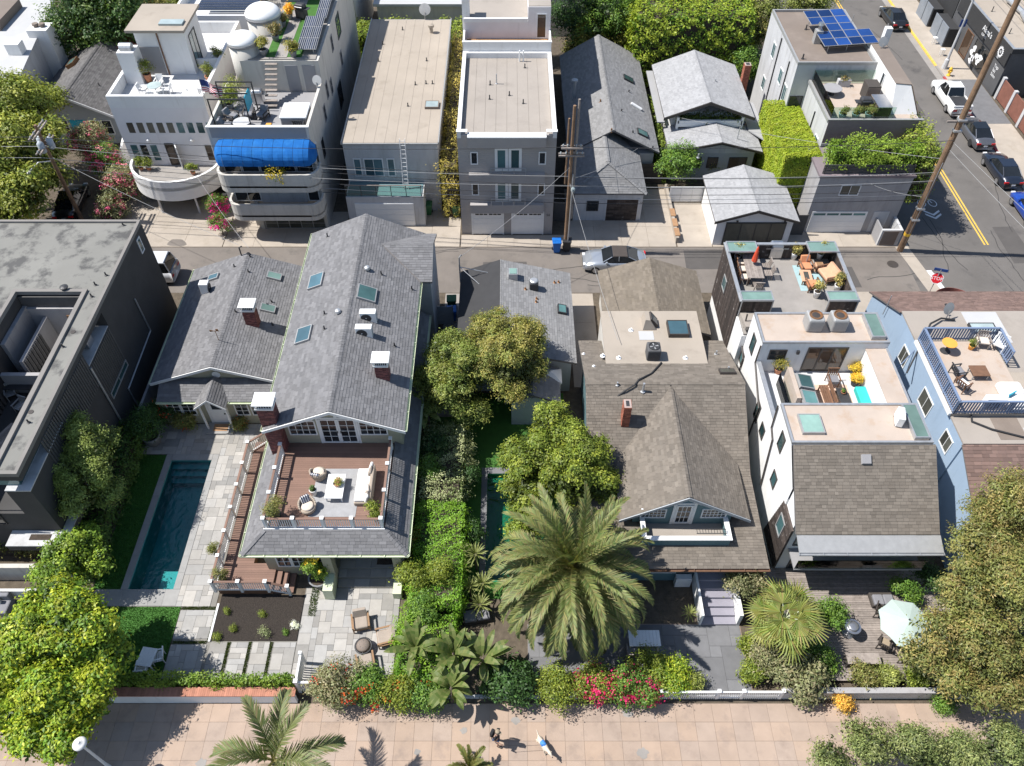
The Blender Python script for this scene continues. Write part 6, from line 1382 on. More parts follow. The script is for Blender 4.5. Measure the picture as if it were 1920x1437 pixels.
# roofs beyond the trees along the top edge
for x0,x1,y0,y1,z,m,lb in((-13,-4.5,80,92,5.0,'white_roof','white flat roof just in view above the long hedge'),(-24,-15,79,90,8,'white_roof','white roof edge behind the solar panels at the top'),(4,12,84,96,5,'white_roof','white roof partly hidden by the trees at the top centre')):
    h=thing('house',lb,'house',((x0+x1)/2,(y0+y1)/2,0),world=True);walls(h,x0,x1,y0,y1,0,z,'cream_stucco');MB().box(x0-.3,x1+.3,y0-.3,y1+.3,z+.002,z+.25).build('roof',m,h);window(h,front(0,y0,0),x0+1,1,3,2,3,1)
def trunk(parent,pts,r0,r1,mat='bark',n=8,name='trunk'):
    m=len(pts);return MB().tube(pts,[r0+(r1-r0)*k/(m-1)for k in range(m)],n).build(name,mat,parent,True)

def tree(name,label,base,blobs,clumps,per,size,cols,spread=.28,r=.16,cat='tree',group=None,mat='leaf',limbs=True,**k):
    t=thing(name,label,cat,base,group=group,world=True);b=Vector(base);zc=np.mean([q[2]for q in blobs]);top=Vector((np.mean([q[0]for q in blobs]),np.mean([q[1]for q in blobs]),zc))
    if r:
        fork=b.lerp(top,.55);o=trunk(t,[b,b.lerp(fork,.5)+Vector((.05,.04,0)),fork],r,r*.7)
        if limbs:
            for q in blobs[:8]:c_=Vector(q[:3]);trunk(t,[fork,fork.lerp(c_,.5)+Vector((0,0,.15)),c_],r*.55,r*.15,name='limb',n=6)
    crown(t,blobs,clumps,per,size,cols,spread*.85,mat=mat,**k);crown(t,[(a,b_,c_-.1,d_*.72,e*.72,f_*.72)for a,b_,c_,d_,e,f_ in blobs],clumps//4,16,size*1.6,[tuple(.45*x for x in cols[-1])],.2,name='inner_leaves',lobes=0,mat=mat);return t  # inner leaves tinted darker: shade of the crown gaps put into their colour

def blobs_at(pts,z,r,rz=None):
    """lobes given as photo places at height z"""
    out=[]
    for p in pts:
        q=at(p[0],p[1],p[2]if len(p)>2 else z);rr=p[3]if len(p)>3 else r;out.append((q.x,q.y,q.z,rr,rr,(rz or rr)*rr/r));
    return out
LIME=[(.13,.175,.012),(.19,.205,.016),(.06,.11,.012)];OLIVE=[(.10,.105,.028),(.15,.13,.045),(.07,.085,.02)];MIDG=[(.055,.105,.016),(.09,.14,.02),(.04,.08,.014)]
DARK=[(.022,.05,.012),(.035,.07,.016),(.02,.04,.012)];FRESH=[(.09,.115,.015),(.13,.145,.02),(.06,.085,.012)];PALE=[(.19,.20,.06),(.13,.15,.035),(.09,.11,.025)]
RUST=[(.17,.11,.045),(.11,.105,.03),(.08,.085,.03)];GREYG=[(.12,.125,.06),(.16,.14,.08),(.075,.085,.035)];BAMB=[(.20,.16,.035),(.14,.14,.025),(.08,.09,.02)]
# big trees
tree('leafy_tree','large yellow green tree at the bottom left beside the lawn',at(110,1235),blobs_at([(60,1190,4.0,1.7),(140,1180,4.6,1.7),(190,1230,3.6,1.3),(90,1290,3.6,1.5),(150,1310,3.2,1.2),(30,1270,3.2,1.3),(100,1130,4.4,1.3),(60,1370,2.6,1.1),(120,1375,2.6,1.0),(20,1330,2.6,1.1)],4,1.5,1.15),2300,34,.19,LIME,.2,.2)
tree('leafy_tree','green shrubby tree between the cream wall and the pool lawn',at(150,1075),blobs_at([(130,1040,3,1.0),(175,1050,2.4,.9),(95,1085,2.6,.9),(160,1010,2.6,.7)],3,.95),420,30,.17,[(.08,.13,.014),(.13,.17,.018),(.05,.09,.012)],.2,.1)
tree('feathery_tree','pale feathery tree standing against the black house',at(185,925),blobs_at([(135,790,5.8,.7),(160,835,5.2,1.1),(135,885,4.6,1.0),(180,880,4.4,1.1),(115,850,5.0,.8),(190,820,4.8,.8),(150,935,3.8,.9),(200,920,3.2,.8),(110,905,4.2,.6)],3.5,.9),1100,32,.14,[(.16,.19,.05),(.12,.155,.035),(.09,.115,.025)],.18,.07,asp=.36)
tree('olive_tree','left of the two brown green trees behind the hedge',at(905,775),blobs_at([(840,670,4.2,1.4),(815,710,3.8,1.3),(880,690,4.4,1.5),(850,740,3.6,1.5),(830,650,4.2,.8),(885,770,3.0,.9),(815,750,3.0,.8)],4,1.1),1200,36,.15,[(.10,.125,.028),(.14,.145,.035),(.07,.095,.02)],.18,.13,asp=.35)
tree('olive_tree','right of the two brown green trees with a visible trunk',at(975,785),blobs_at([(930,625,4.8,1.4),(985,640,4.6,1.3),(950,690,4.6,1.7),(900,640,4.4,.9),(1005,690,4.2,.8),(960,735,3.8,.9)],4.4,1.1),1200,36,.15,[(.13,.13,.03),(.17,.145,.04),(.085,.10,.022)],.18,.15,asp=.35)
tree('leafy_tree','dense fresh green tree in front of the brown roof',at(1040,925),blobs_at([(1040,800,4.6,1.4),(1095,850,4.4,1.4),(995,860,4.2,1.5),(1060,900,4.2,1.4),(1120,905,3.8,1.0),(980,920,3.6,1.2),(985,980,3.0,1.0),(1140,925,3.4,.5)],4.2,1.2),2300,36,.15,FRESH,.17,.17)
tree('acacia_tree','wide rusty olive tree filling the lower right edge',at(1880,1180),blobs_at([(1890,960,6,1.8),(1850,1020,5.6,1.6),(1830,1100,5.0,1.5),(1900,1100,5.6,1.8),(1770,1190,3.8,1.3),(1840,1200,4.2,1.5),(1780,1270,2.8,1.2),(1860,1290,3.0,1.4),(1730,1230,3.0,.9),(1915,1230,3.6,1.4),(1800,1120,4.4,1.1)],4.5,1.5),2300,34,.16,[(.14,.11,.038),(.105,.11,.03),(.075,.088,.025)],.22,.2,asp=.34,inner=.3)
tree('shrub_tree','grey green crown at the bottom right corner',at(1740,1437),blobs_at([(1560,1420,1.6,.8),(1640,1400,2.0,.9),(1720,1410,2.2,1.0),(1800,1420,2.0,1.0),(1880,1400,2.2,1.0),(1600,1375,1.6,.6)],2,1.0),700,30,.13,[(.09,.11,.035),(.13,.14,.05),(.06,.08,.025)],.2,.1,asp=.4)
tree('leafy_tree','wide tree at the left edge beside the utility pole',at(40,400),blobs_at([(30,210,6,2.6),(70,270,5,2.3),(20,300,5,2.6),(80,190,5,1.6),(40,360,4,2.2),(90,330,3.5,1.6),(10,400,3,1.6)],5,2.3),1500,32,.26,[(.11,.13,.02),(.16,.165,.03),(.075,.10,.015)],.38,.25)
for i,(px,py,z,rr,lb)in enumerate([(165,30,6,3.4,'dark tree behind the grey cottage at the top left'),(205,5,7,3,'dark tree top at the upper edge left of the white penthouse'),(225,50,4,1.8,'small dark tree beside the white penthouse')]):
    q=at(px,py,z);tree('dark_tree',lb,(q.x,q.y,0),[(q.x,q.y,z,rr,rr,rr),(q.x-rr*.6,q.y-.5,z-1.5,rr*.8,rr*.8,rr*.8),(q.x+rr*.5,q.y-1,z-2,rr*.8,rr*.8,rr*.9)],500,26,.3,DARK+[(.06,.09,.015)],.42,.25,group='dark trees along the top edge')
for i,(px,py,z,rr,cols,lb)in enumerate([(1085,15,6,2.6,DARK,'dark tree right of the condo at the top edge'),(1145,20,6,2.6,MIDG,'green tree behind the bamboo at the top'),(1100,70,3.5,1.7,BAMB,'straw coloured bamboo clump behind the grey shingled roof'),(1160,65,3.5,1.9,BAMB,'right straw coloured bamboo clump behind the grey shingled roof'),(1205,85,3,1.5,FRESH,'bright green bush beside the bamboo'),
        (1410,55,3.5,1.6,OLIVE,'olive tree between the bungalow and the grey solar house'),(1400,120,3,1.3,MIDG,'green shrub beside the bungalow chimney'),(1430,10,5,2.4,PALE,'pale tree behind the grey solar house'),(1520,5,5,2.2,PALE,'pale tree top behind the solar panels'),(660,60,3,1.4,PALE,'pale shrub left of the long hedge'),(255,3,5,2.4,OLIVE,'olive tree behind the white penthouse'),(290,20,3,1.6,BAMB,'straw coloured shrub behind the white penthouse'),(350,2,4,2.2,FRESH,'fresh green tree top right of the white penthouse'),(985,2,6,2,MIDG,'green tree top behind the condo'),(1260,3,6,2.6,FRESH,'bright tree crown above the giant hedge'),(1350,3,5,2.4,FRESH,'second bright tree crown above the giant hedge')]):
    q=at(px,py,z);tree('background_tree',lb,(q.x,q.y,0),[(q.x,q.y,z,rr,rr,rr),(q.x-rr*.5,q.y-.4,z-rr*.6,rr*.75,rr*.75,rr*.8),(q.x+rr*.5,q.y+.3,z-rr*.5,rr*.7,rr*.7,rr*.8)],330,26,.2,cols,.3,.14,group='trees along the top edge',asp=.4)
# hedges and clipped greenery
def hedge(name,label,boxes,dens,size,cols,cat='hedge',rough=.08,**k):
    b=boxes[0];t=thing(name,label,cat,((b[0]+b[1])/2,(b[2]+b[3])/2,0),world=True)
    MB().box(b[0]+.2,b[1]-.2,b[2]+.2,b[3]-.2,max(0,b[4]),b[5]-.25).build('stems','soil',t);hedgebox(t,boxes,dens,size,cols,rough,**k);return t
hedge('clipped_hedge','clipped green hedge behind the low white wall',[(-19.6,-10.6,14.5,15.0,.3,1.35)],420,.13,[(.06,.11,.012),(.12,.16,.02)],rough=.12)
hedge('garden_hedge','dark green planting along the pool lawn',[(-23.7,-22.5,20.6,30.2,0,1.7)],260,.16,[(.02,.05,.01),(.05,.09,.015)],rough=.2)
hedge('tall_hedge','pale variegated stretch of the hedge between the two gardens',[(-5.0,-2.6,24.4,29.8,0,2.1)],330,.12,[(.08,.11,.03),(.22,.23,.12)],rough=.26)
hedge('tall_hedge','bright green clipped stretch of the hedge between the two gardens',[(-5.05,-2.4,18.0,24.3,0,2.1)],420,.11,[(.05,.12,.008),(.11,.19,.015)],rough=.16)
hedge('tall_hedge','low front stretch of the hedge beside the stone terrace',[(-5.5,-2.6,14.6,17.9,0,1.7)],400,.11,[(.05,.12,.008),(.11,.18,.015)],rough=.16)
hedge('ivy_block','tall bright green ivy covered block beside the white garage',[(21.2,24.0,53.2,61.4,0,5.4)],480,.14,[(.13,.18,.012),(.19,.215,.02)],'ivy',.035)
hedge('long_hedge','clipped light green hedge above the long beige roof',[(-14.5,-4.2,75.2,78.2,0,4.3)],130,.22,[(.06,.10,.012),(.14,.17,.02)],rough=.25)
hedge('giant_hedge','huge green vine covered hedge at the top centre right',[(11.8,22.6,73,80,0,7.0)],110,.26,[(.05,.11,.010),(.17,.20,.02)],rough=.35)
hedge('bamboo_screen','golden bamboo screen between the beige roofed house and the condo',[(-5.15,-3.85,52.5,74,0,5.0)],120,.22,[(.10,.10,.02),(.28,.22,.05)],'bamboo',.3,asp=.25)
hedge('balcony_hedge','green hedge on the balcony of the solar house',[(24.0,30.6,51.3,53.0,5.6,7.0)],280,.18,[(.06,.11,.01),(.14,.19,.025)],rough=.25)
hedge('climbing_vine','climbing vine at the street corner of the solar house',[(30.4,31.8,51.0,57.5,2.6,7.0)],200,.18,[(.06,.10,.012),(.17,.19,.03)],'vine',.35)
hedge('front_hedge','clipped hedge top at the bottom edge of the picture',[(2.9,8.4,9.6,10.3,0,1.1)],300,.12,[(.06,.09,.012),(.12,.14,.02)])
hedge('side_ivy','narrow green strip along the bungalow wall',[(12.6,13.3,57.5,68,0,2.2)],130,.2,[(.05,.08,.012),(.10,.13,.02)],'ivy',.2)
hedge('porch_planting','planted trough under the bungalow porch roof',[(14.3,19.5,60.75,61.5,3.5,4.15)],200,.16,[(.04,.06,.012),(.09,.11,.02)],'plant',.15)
# shrubs: (px, py, z, radius, cols, label, flowers)
PINK=[(.62,.10,.22),(.70,.24,.30)];FUCH=[(.62,.015,.22),(.72,.03,.30)];REDF=[(.60,.02,.10),(.66,.03,.16)];ORNG=[(.68,.12,.02),(.62,.06,.03)]
shr=[(165,265,3,1.5,GREYG,'pink flowering shrub beside the blue door cottage',PINK,.45),(195,300,2.2,1.4,MIDG,'pink flowering bush below the white stair wall',PINK,.4),(228,345,1.6,1.5,GREYG,'pale pink flowering mound by the carport',PINK,.3),(205,390,1.0,1.1,GREYG,'pale blossomed bush at the alley edge',PINK,.2),(409,385,1.8,.7,MIDG,'upper fuchsia bougainvillea beside the carport',FUCH,.6),(411,418,1.2,.7,MIDG,'lower fuchsia bougainvillea at the carport corner',FUCH,.4),
       (1275,305,2.4,1.5,MIDG,'green feathery shrub in front of the bungalow',None,0),(1335,310,.9,.9,OLIVE,'low shrub by the bungalow windows',None,0),(1395,300,.8,.6,FRESH,'bright low shrub behind the white garage',None,0),(640,1280,1.2,1.0,GREYG,'dry brown flowering shrub beside the garden gate',ORNG,.06),(605,1290,.9,.7,GREYG,'dry brown low shrub at the gate post',ORNG,.04),(690,1295,.9,.9,MIDG,'green shrub with orange flowers by the stone terrace',ORNG,.08),(745,1300,.9,.9,FRESH,'green shrub with orange flowers left of the banana clump',ORNG,.08),
       (800,1295,.8,1.0,MIDG,'low hedge shrub under the banana clump',ORNG,.02),(960,1275,.9,1.2,DARK,'dark shrub below the date palm fronds',None,0),(1050,1285,.9,1.0,FRESH,'leafy light green shrub at the picket fence',None,0),(1110,1285,.9,.9,FRESH,'left red bougainvillea over the picket fence',REDF,.3),(1170,1285,1.0,.9,MIDG,'middle red bougainvillea over the picket fence',REDF,.35),(1215,1295,.9,.6,MIDG,'right red bougainvillea over the picket fence',REDF,.45),(1215,1255,.9,.9,FRESH,'green bush beside the garden table',None,0),(1265,1265,.8,.9,LIME,'yellow green bush behind the picket fence',None,0),(1300,1275,.5,.4,PALE,'small pale bush at the patio edge',None,0),(1160,1275,.5,.3,FRESH,'tiny bush by the patio',None,0),
       (1400,1090,1.6,.9,GREYG,'grey green feathery shrub beside the porch steps',None,0),(1440,1235,.9,.8,GREYG,'dry grey shrub at the foot of the fan palm',None,0),(1500,1270,1.0,1.1,GREYG,'large dry grey shrub above the front wall',None,0),(1405,1215,.6,.5,FRESH,'small green shrub left of the fan palm',None,0),(1415,1260,.6,.6,FRESH,'green shrub at the patio corner',None,0),(1530,1240,.8,.8,MIDG,'dark green shrub between palm and deck',None,0),(1555,1150,1.2,.7,MIDG,'green shrub right of the fan palm',None,0),(1620,1265,.7,.6,OLIVE,'bushy planter shrub at the deck edge',None,0),(1665,1265,.7,.5,PALE,'pale planter shrub at the deck edge',None,0),(1720,1275,.6,.5,FRESH,'low green planter shrub near the umbrella',None,0),
       (1745,1080,1.4,.7,DARK,'dark shrub beside the white house porch',None,0),(1770,1320,.4,.45,MIDG,'green tuft growing on the walk',None,0),(1580,1315,.5,.35,[(.45,.25,.04),(.25,.18,.04)],'orange dry tuft on the walk',None,0),(1700,1105,1.2,.6,MIDG,'leafy bush under the porch of the white house',None,0),(345,790,.6,.6,OLIVE,'low dark shrub left of the cottage door',ORNG,.05),(450,795,.4,.4,OLIVE,'low shrub right of the cottage door',ORNG,.04),(300,770,1.4,.7,DARK,'dark bush at the cottage corner',ORNG,.03),
       (495,1185,.25,.28,[(.16,.17,.09),(.10,.13,.05)],'largest small plant in the mulch bed',None,0),(437,1178,.2,.18,FRESH,'green tuft in the mulch bed beside the stone edge',None,0),(407,1194,.2,.2,FRESH,'green tuft at the front left of the mulch bed',None,0),(553,1172,.15,.2,[(.5,.5,.46),(.4,.42,.38)],'white dusty plant at the right of the mulch bed',None,0),(492,1150,.2,.18,FRESH,'green tuft at the back of the mulch bed',None,0),(425,1145,.2,.16,FRESH,'small tuft at the back left of the mulch bed',None,0),(535,1185,.12,.14,MIDG,'tiny green plant in the mulch bed',None,0),(60,1010,.7,.9,OLIVE,'dry grasses in the bed below the cream wall',None,0),(20,1015,.7,.8,OLIVE,'left dry grasses in the bed below the cream wall',None,0),(800,880,2.2,.7,MIDG,'dark bushy top of the hedge near the big banana leaves',None,0),(815,845,1.6,.9,DARK,'dark bush at the back of the hedge',None,0),(1170,860,2.0,.5,DARK,'dark bush at the brown roof corner',None,0),(875,890,1.2,.6,DARK,'dark shade shrub beside the green pool',None,0),(885,1000,1.0,.6,DARK,'dark shrub at the pool corner',None,0)]
shr+=[(775,1080,2.0,.8,FRESH,'leafy vine bulging from the hedge beside the porch',None,0),(830,1075,2.1,.7,FRESH,'light vine on top of the bright hedge',None,0),(790,1140,1.9,.7,MIDG,'green vine mound on the hedge beside the stone terrace',None,0),(770,1000,2.0,.45,FRESH,'vine with red flowers at the hedge edge',ORNG,.06)]
for i,(px,py,z,rr,cols,lb,fl,fr_)in enumerate(shr):
    q=at(px,py,z);t=thing('shrub',lb,'shrub',(q.x,q.y,0),world=True);sc=.1 if rr<.5 else(.13 if rr<1.1 else .18);n=int(60+190*rr*rr)if py>600 else int(60+80*rr*rr)
    zb=min(z,rr);bl=[(q.x,q.y,z,rr,rr,max(zb,.12)),(q.x+rr*.4,q.y-.1,z*.85,rr*.7,rr*.7,zb*.8),(q.x-rr*.45,q.y+.1,z*.9,rr*.65,rr*.65,zb*.8)]
    if z>.5:trunk(t,[(q.x,q.y,0),(q.x+.03,q.y,z*.5),(q.x,q.y+.03,z)],.05,.02,name='stem')
    crown(t,bl,n if rr>.31 else 40,24 if rr>.31 else 12,sc if rr>.31 else .06,cols,.1+.1*rr if rr>.31 else rr*.3,asp=.42,lobes=7 if rr>.31 else 0)
    if fl:crown(t,[(a,b,c_,d_*1.04,e*1.04,f_*1.06)for a,b,c_,d_,e,f_ in bl],max(8,int(n*fr_)),14,sc*.8,fl,.12,name='flowers',mat='petal',asp=.9,inner=0,gain=1,lobes=0)['kind']='stuff'
# ------------------------------------------------------------------ palms and big leaves
def frond_mesh(name,L,el,droop,lf=.55,pairs=46,cols=((.13,.15,.035),(.20,.20,.06)),vee=28,seed=0):
    rnd=random.Random(seed);V,F,T=[],[],[];p=Vector((0,0,0));n=26;pts=[];a=R(el)
    for k in range(n+1):
        pts.append(p.copy());p=p+Vector((math.cos(a),0,math.sin(a)))*(L/n);a-=R(droop)/n*(.5+1.2*k/n)
    def pt(t):
        x=t*n;i=min(int(x),n-1);return pts[i].lerp(pts[i+1],x-i),(pts[i+1]-pts[i]).normalized()
    def quad(a,b,c,d,t0):i=len(V);V.extend([tuple(a),tuple(b),tuple(c),tuple(d)]);F.append((i,i+1,i+2,i+3));T.extend([t0]*4)
    rc=(.24,.22,.09)
    for k in range(n):w0,w1=.045*(1-k/n)+.008,.045*(1-(k+1)/n)+.008;s=Vector((0,1,0));quad(pts[k]-s*w0,pts[k]+s*w0,pts[k+1]+s*w1,pts[k+1]-s*w1,rc);u=Vector((0,0,.03*(1-k/n)+.006));quad(pts[k]-u,pts[k]+u,pts[k+1]+u,pts[k+1]-u,rc)
    for k in range(pairs):
        t=.1+.9*(k+.5)/pairs;c,d=pt(t);up=Vector((0,1,0)).cross(d)*-1;up=up if up.z>0 else-up;l=lf*(math.sin(math.pi*min(1,t*.85+.12))**.6)*rnd.uniform(.85,1.1)
        for sg in(1,-1):
            fw=R(52-25*t+rnd.uniform(-6,6));v=R(vee+rnd.uniform(-8,8));s=Vector((0,sg,0));dr=d*math.cos(fw)+(s*math.cos(v)+up*math.sin(v))*math.sin(fw);m=c+dr*l*.55;e=c+dr*l+Vector((0,0,-.12*l));wd=dr.cross(up).normalized()*.027
            q=rnd.random();co=tuple((cols[0][j]*(1-q)+cols[1][j]*q)*rnd.uniform(.85,1.15)for j in range(3));quad(c-wd*.6,m-wd,m+wd,c+wd*.6,co);quad(m-wd,e,e,m+wd,co)
    return tinted(name,V,F,T,'leaf_gloss')
def palm(name,label,base,h,specs,L,lf,r0=.28,cols=None,pairs=46,trunkmat='palm_bark',lean=(0,0)):
    t=thing(name,label,'palm',base);top=Vector((lean[0],lean[1],h))
    MB().tube([(0,0,0),(lean[0]*.4,lean[1]*.4,h*.5),tuple(top)],[r0*1.1,r0*.9,r0],12).build('trunk',trunkmat,t,True);rnd=random.Random(3)
    for(el,dr,n,ph)in specs:
        vs_=[frond_mesh('frond',L*rnd.uniform(.92,1.08),el+rnd.uniform(-6,6),dr,lf,pairs,cols or((.13,.15,.035),(.20,.20,.06)),seed=int(el*10)+q_)for q_ in range(2)]
        for k in range(n):o=link('frond',vs_[k%2],t);o.location=top+Vector((0,0,.1));o.rotation_euler=(R(rnd.uniform(-18,18)),R(rnd.uniform(-9,9)),2*math.pi*k/n+ph+rnd.uniform(-.16,.16))
    return t
q=at(1074,1068,4.4)
palm('date_palm','huge date palm with arching fronds in front of the brown house',(q.x,q.y,0),4.4,[(80,45,7,0),(62,85,13,.3),(45,105,16,.1),(28,108,19,.25),(12,100,20,0),(-4,82,19,.2),(-24,58,16,.1),(-45,35,11,.3)],4.95,.62,.36,((.10,.135,.04),(.27,.27,.10)),70)
q=at(514,1428,4.4)
palm('queen_palm','feathery palm crown rising from the bottom edge below the gate',(q.x,q.y,0),4.4,[(58,70,5,1.08),(30,85,5,1.7)],3.1,.8,.15,((.12,.15,.05),(.24,.25,.11)),60)
q=at(880,1440,.8);palm('small_palm','small young palm at the bottom edge beside the fence',(q.x,q.y,0),.7,[(70,60,4,.4),(40,80,6,0)],1.2,.3,.07,((.14,.15,.04),(.2,.2,.06)),26)
def fan_mesh(name,Rl,seed,cols):
    rnd=random.Random(seed);V,F,T=[],[],[]
    def quad(a,b,c,d,t0):i=len(V);V.extend([a,b,c,d]);F.append((i,i+1,i+2,i+3));T.extend([t0]*4)
    n=20
    for k in range(n):
        a0=R(-105+210*k/n);a1=R(-105+210*(k+1)/n);am=(a0+a1)/2;r=Rl*(1-.22*abs(k-n/2)/(n/2))*rnd.uniform(.92,1.05);q=rnd.random();co=tuple((cols[0][j]*(1-q)+cols[1][j]*q)*rnd.uniform(.85,1.15)for j in range(3));ri=r*.52;dz=-.10*r
        quad((0,0,0),(ri*math.cos(a0),ri*math.sin(a0),-.02),(ri*math.cos(am),ri*math.sin(am),.05),(0,0,0.01),co);quad((0,0,.01),(ri*math.cos(am),ri*math.sin(am),.05),(ri*math.cos(a1),ri*math.sin(a1),-.02),(0,0,0),co);quad((ri*math.cos(a0+.02),ri*math.sin(a0+.02),-.02),(r*math.cos(am),r*math.sin(am),dz-rnd.random()*.12),(r*math.cos(am),r*math.sin(am),dz-.02),(ri*math.cos(a1-.02),ri*math.sin(a1-.02),-.02),co)
    return tinted(name,V,F,T,'leaf_gloss')
q=at(1472,1160,3.0);t=thing('fan_palm','fan palm with broad yellow green leaves by the grey patio','palm',(q.x,q.y,0));MB().tube([(0,0,0),(.05,0,1.5),(0,0,3.0)],[.3,.24,.26],12).build('trunk','palm_bark',t,True);fans=[fan_mesh('fan_leaf',1.1,s,((.19,.23,.05),(.31,.32,.10)))for s in range(4)];rnd=random.Random(11)
for k in range(26):
    a=k*2.39996+rnd.uniform(-.3,.3);el=R(72-85*(k/30)**.9);pl=.3+.95*(k/30)**.6+.25*rnd.random();d=Vector((math.cos(a)*math.cos(el),math.sin(a)*math.cos(el),math.sin(el)));e=Vector((0,0,3.0))+d*pl
    st=MB().tube([(0,0,3.0),tuple(e)],[.03,.018],5).build('petiole','warm_wood' if k>20 else 'cream_metal',t);o=link('fan_leaf',fans[k%4],t);o.location=e;tl=d.to_track_quat('X','Z');o.rotation_mode='QUATERNION';down=Matrix.Rotation(max(el,0)*.8+R(4+26*k/30+rnd.uniform(-22,22)),3,'Y').to_quaternion();o.rotation_quaternion=tl@down
def blade_mesh(name,L,Wd,arch,cols,seed,torn=.0):
    rnd=random.Random(seed);V,F,T=[],[],[];n=12;p=Vector((0,0,0));a=R(72);C_=[]
    for k in range(n+1):C_.append((p.copy(),a));p=p+Vector((math.cos(a),0,math.sin(a)))*L/n;a-=R(arch)/n*(.4+1.2*k/n)
    for k in range(n):
        for sg in(1,-1):
            if k>3 and rnd.random()<torn:continue
            (p0,a0),(p1,a1)=C_[k],C_[k+1];w0=Wd*(math.sin(math.pi*max(0,(k/n-.18)/.82))**.7 if k/n>.18 else .03);w1=Wd*(math.sin(math.pi*max(0,((k+1)/n-.18)/.82))**.7 if(k+1)/n>.18 and k<n-1 else .02);q=rnd.random();co=tuple((cols[0][j]*(1-q)+cols[1][j]*q)for j in range(3));i=len(V);V+=[tuple(p0),tuple(p0+Vector((0,sg*w0,.25*w0))),tuple(p1+Vector((0,sg*w1,.25*w1))),tuple(p1)];F.append((i,i+1,i+2,i+3));T+=[co]*4
    return tinted(name,V,F,T,'leaf_gloss')
BC=((.09,.14,.03),(.19,.21,.07));blades_=[blade_mesh('leaf_blade',l,w_,ar,BC,s,0)for s,(l,w_,ar)in enumerate(((1.75,.18,85),(1.5,.17,120),(1.85,.19,60),(1.35,.16,140)))]
for(px,py,z,n,lb)in((800,775,2.6,11,'big leaved banana plant beside the tall hedge top'),(840,815,1.8,8,'smaller banana plant drooping over the dark lawn'),(780,1215,2.0,17,'left giant bird of paradise clump by the terrace hedge'),(850,1225,2.2,18,'upper giant bird of paradise clump left of the date palm'),(905,1235,1.9,17,'right giant bird of paradise clump left of the date palm'),(845,1290,1.8,19,'front giant bird of paradise clump leaning over the walk')):
    q=at(px,py,z);t=thing('banana_plant',lb,'plant',(q.x,q.y,0),group='big leaved plants');rnd=random.Random(px);MB().tube([(0,0,0),(.06,.03,z*.6),(0,0,z)],[.13,.1,.07],8).build('stem','bark',t,True)
    for k in range(n):o=link('leaf_blade',blades_[rnd.randrange(4)],t);o.location=(0,0,z-.25);o.rotation_euler=(R(rnd.uniform(-12,12)),R(rnd.uniform(-16,30)),k*2.4+rnd.uniform(-.3,.3))
sw=[blade_mesh('sword_leaf',.75,.035,25+20*s,((.16,.20,.05),(.28,.29,.10)),s)for s in range(3)]
for(px,py,z,lb,sc)in((862,1035,1.6,'left yucca rosette beside the green pool',1),(892,1040,1.7,'right yucca rosette beside the green pool',1),(868,1065,1.3,'yucca rosette between hedge and pool',.9),(905,1095,1.2,'upper yucca rosette next to the date palm',1),(882,1100,1.1,'yucca rosette hugging the clipped hedge',.9),(900,1135,.9,'lower yucca rosette next to the date palm',1),(1388,62,4,'upper yucca behind the silver bungalow roof',2.2),(1365,88,3.6,'lower yucca behind the silver bungalow roof',2.2),(1293,1150,.75,'agave in a white bowl beside the porch steps',.7)):
    q=at(px,py,z);t=thing('yucca',lb,'plant',(q.x,q.y,0),group='yucca rosettes');rnd=random.Random(px)
    if z>.8:MB().tube([(0,0,0),(0,0,z)],.07,7).build('stem','bark',t)
    for k in range(30):o=link('sword_leaf',sw[k%3],t);o.location=(0,0,z-.05);o.scale=(sc,)*3;o.rotation_euler=(0,R(75*(k/30)-10),k*2.4)
# potted plants
def pot(loc,r,h_,mat,label,cols=None,pr=None,ph=None,n=120,flowers=None,size=.1):
    t=thing('potted_plant',label,'potted plant',loc);MB().lathe([(r*.7,0),(r,h_*.9),(r*1.05,h_),(r*.88,h_),(r*.86,h_-.06)],(0,0,0),16).build('pot',mat,t,True);MB().lathe([(r*.85,h_-.08),(r*.85,h_-.05)],(0,0,0),12).build('soil','soil',t)
    if cols:b=pr or r*1.2;zc=h_+(ph or b*.8);crown(t,[(0,0,zc,b,b,ph or b*.8),(b*.3,0,zc-.1,b*.8,b*.8,(ph or b)*.7)],n,14,size,cols,b*.28,asp=.4)
    if flowers:crown(t,[(0,0,h_+(ph or r),(pr or r)*1.02,(pr or r)*1.02,(ph or r)*1.1)],14,10,size,flowers,.06,name='flowers',mat='petal',asp=.9)['kind']='stuff'
    return t
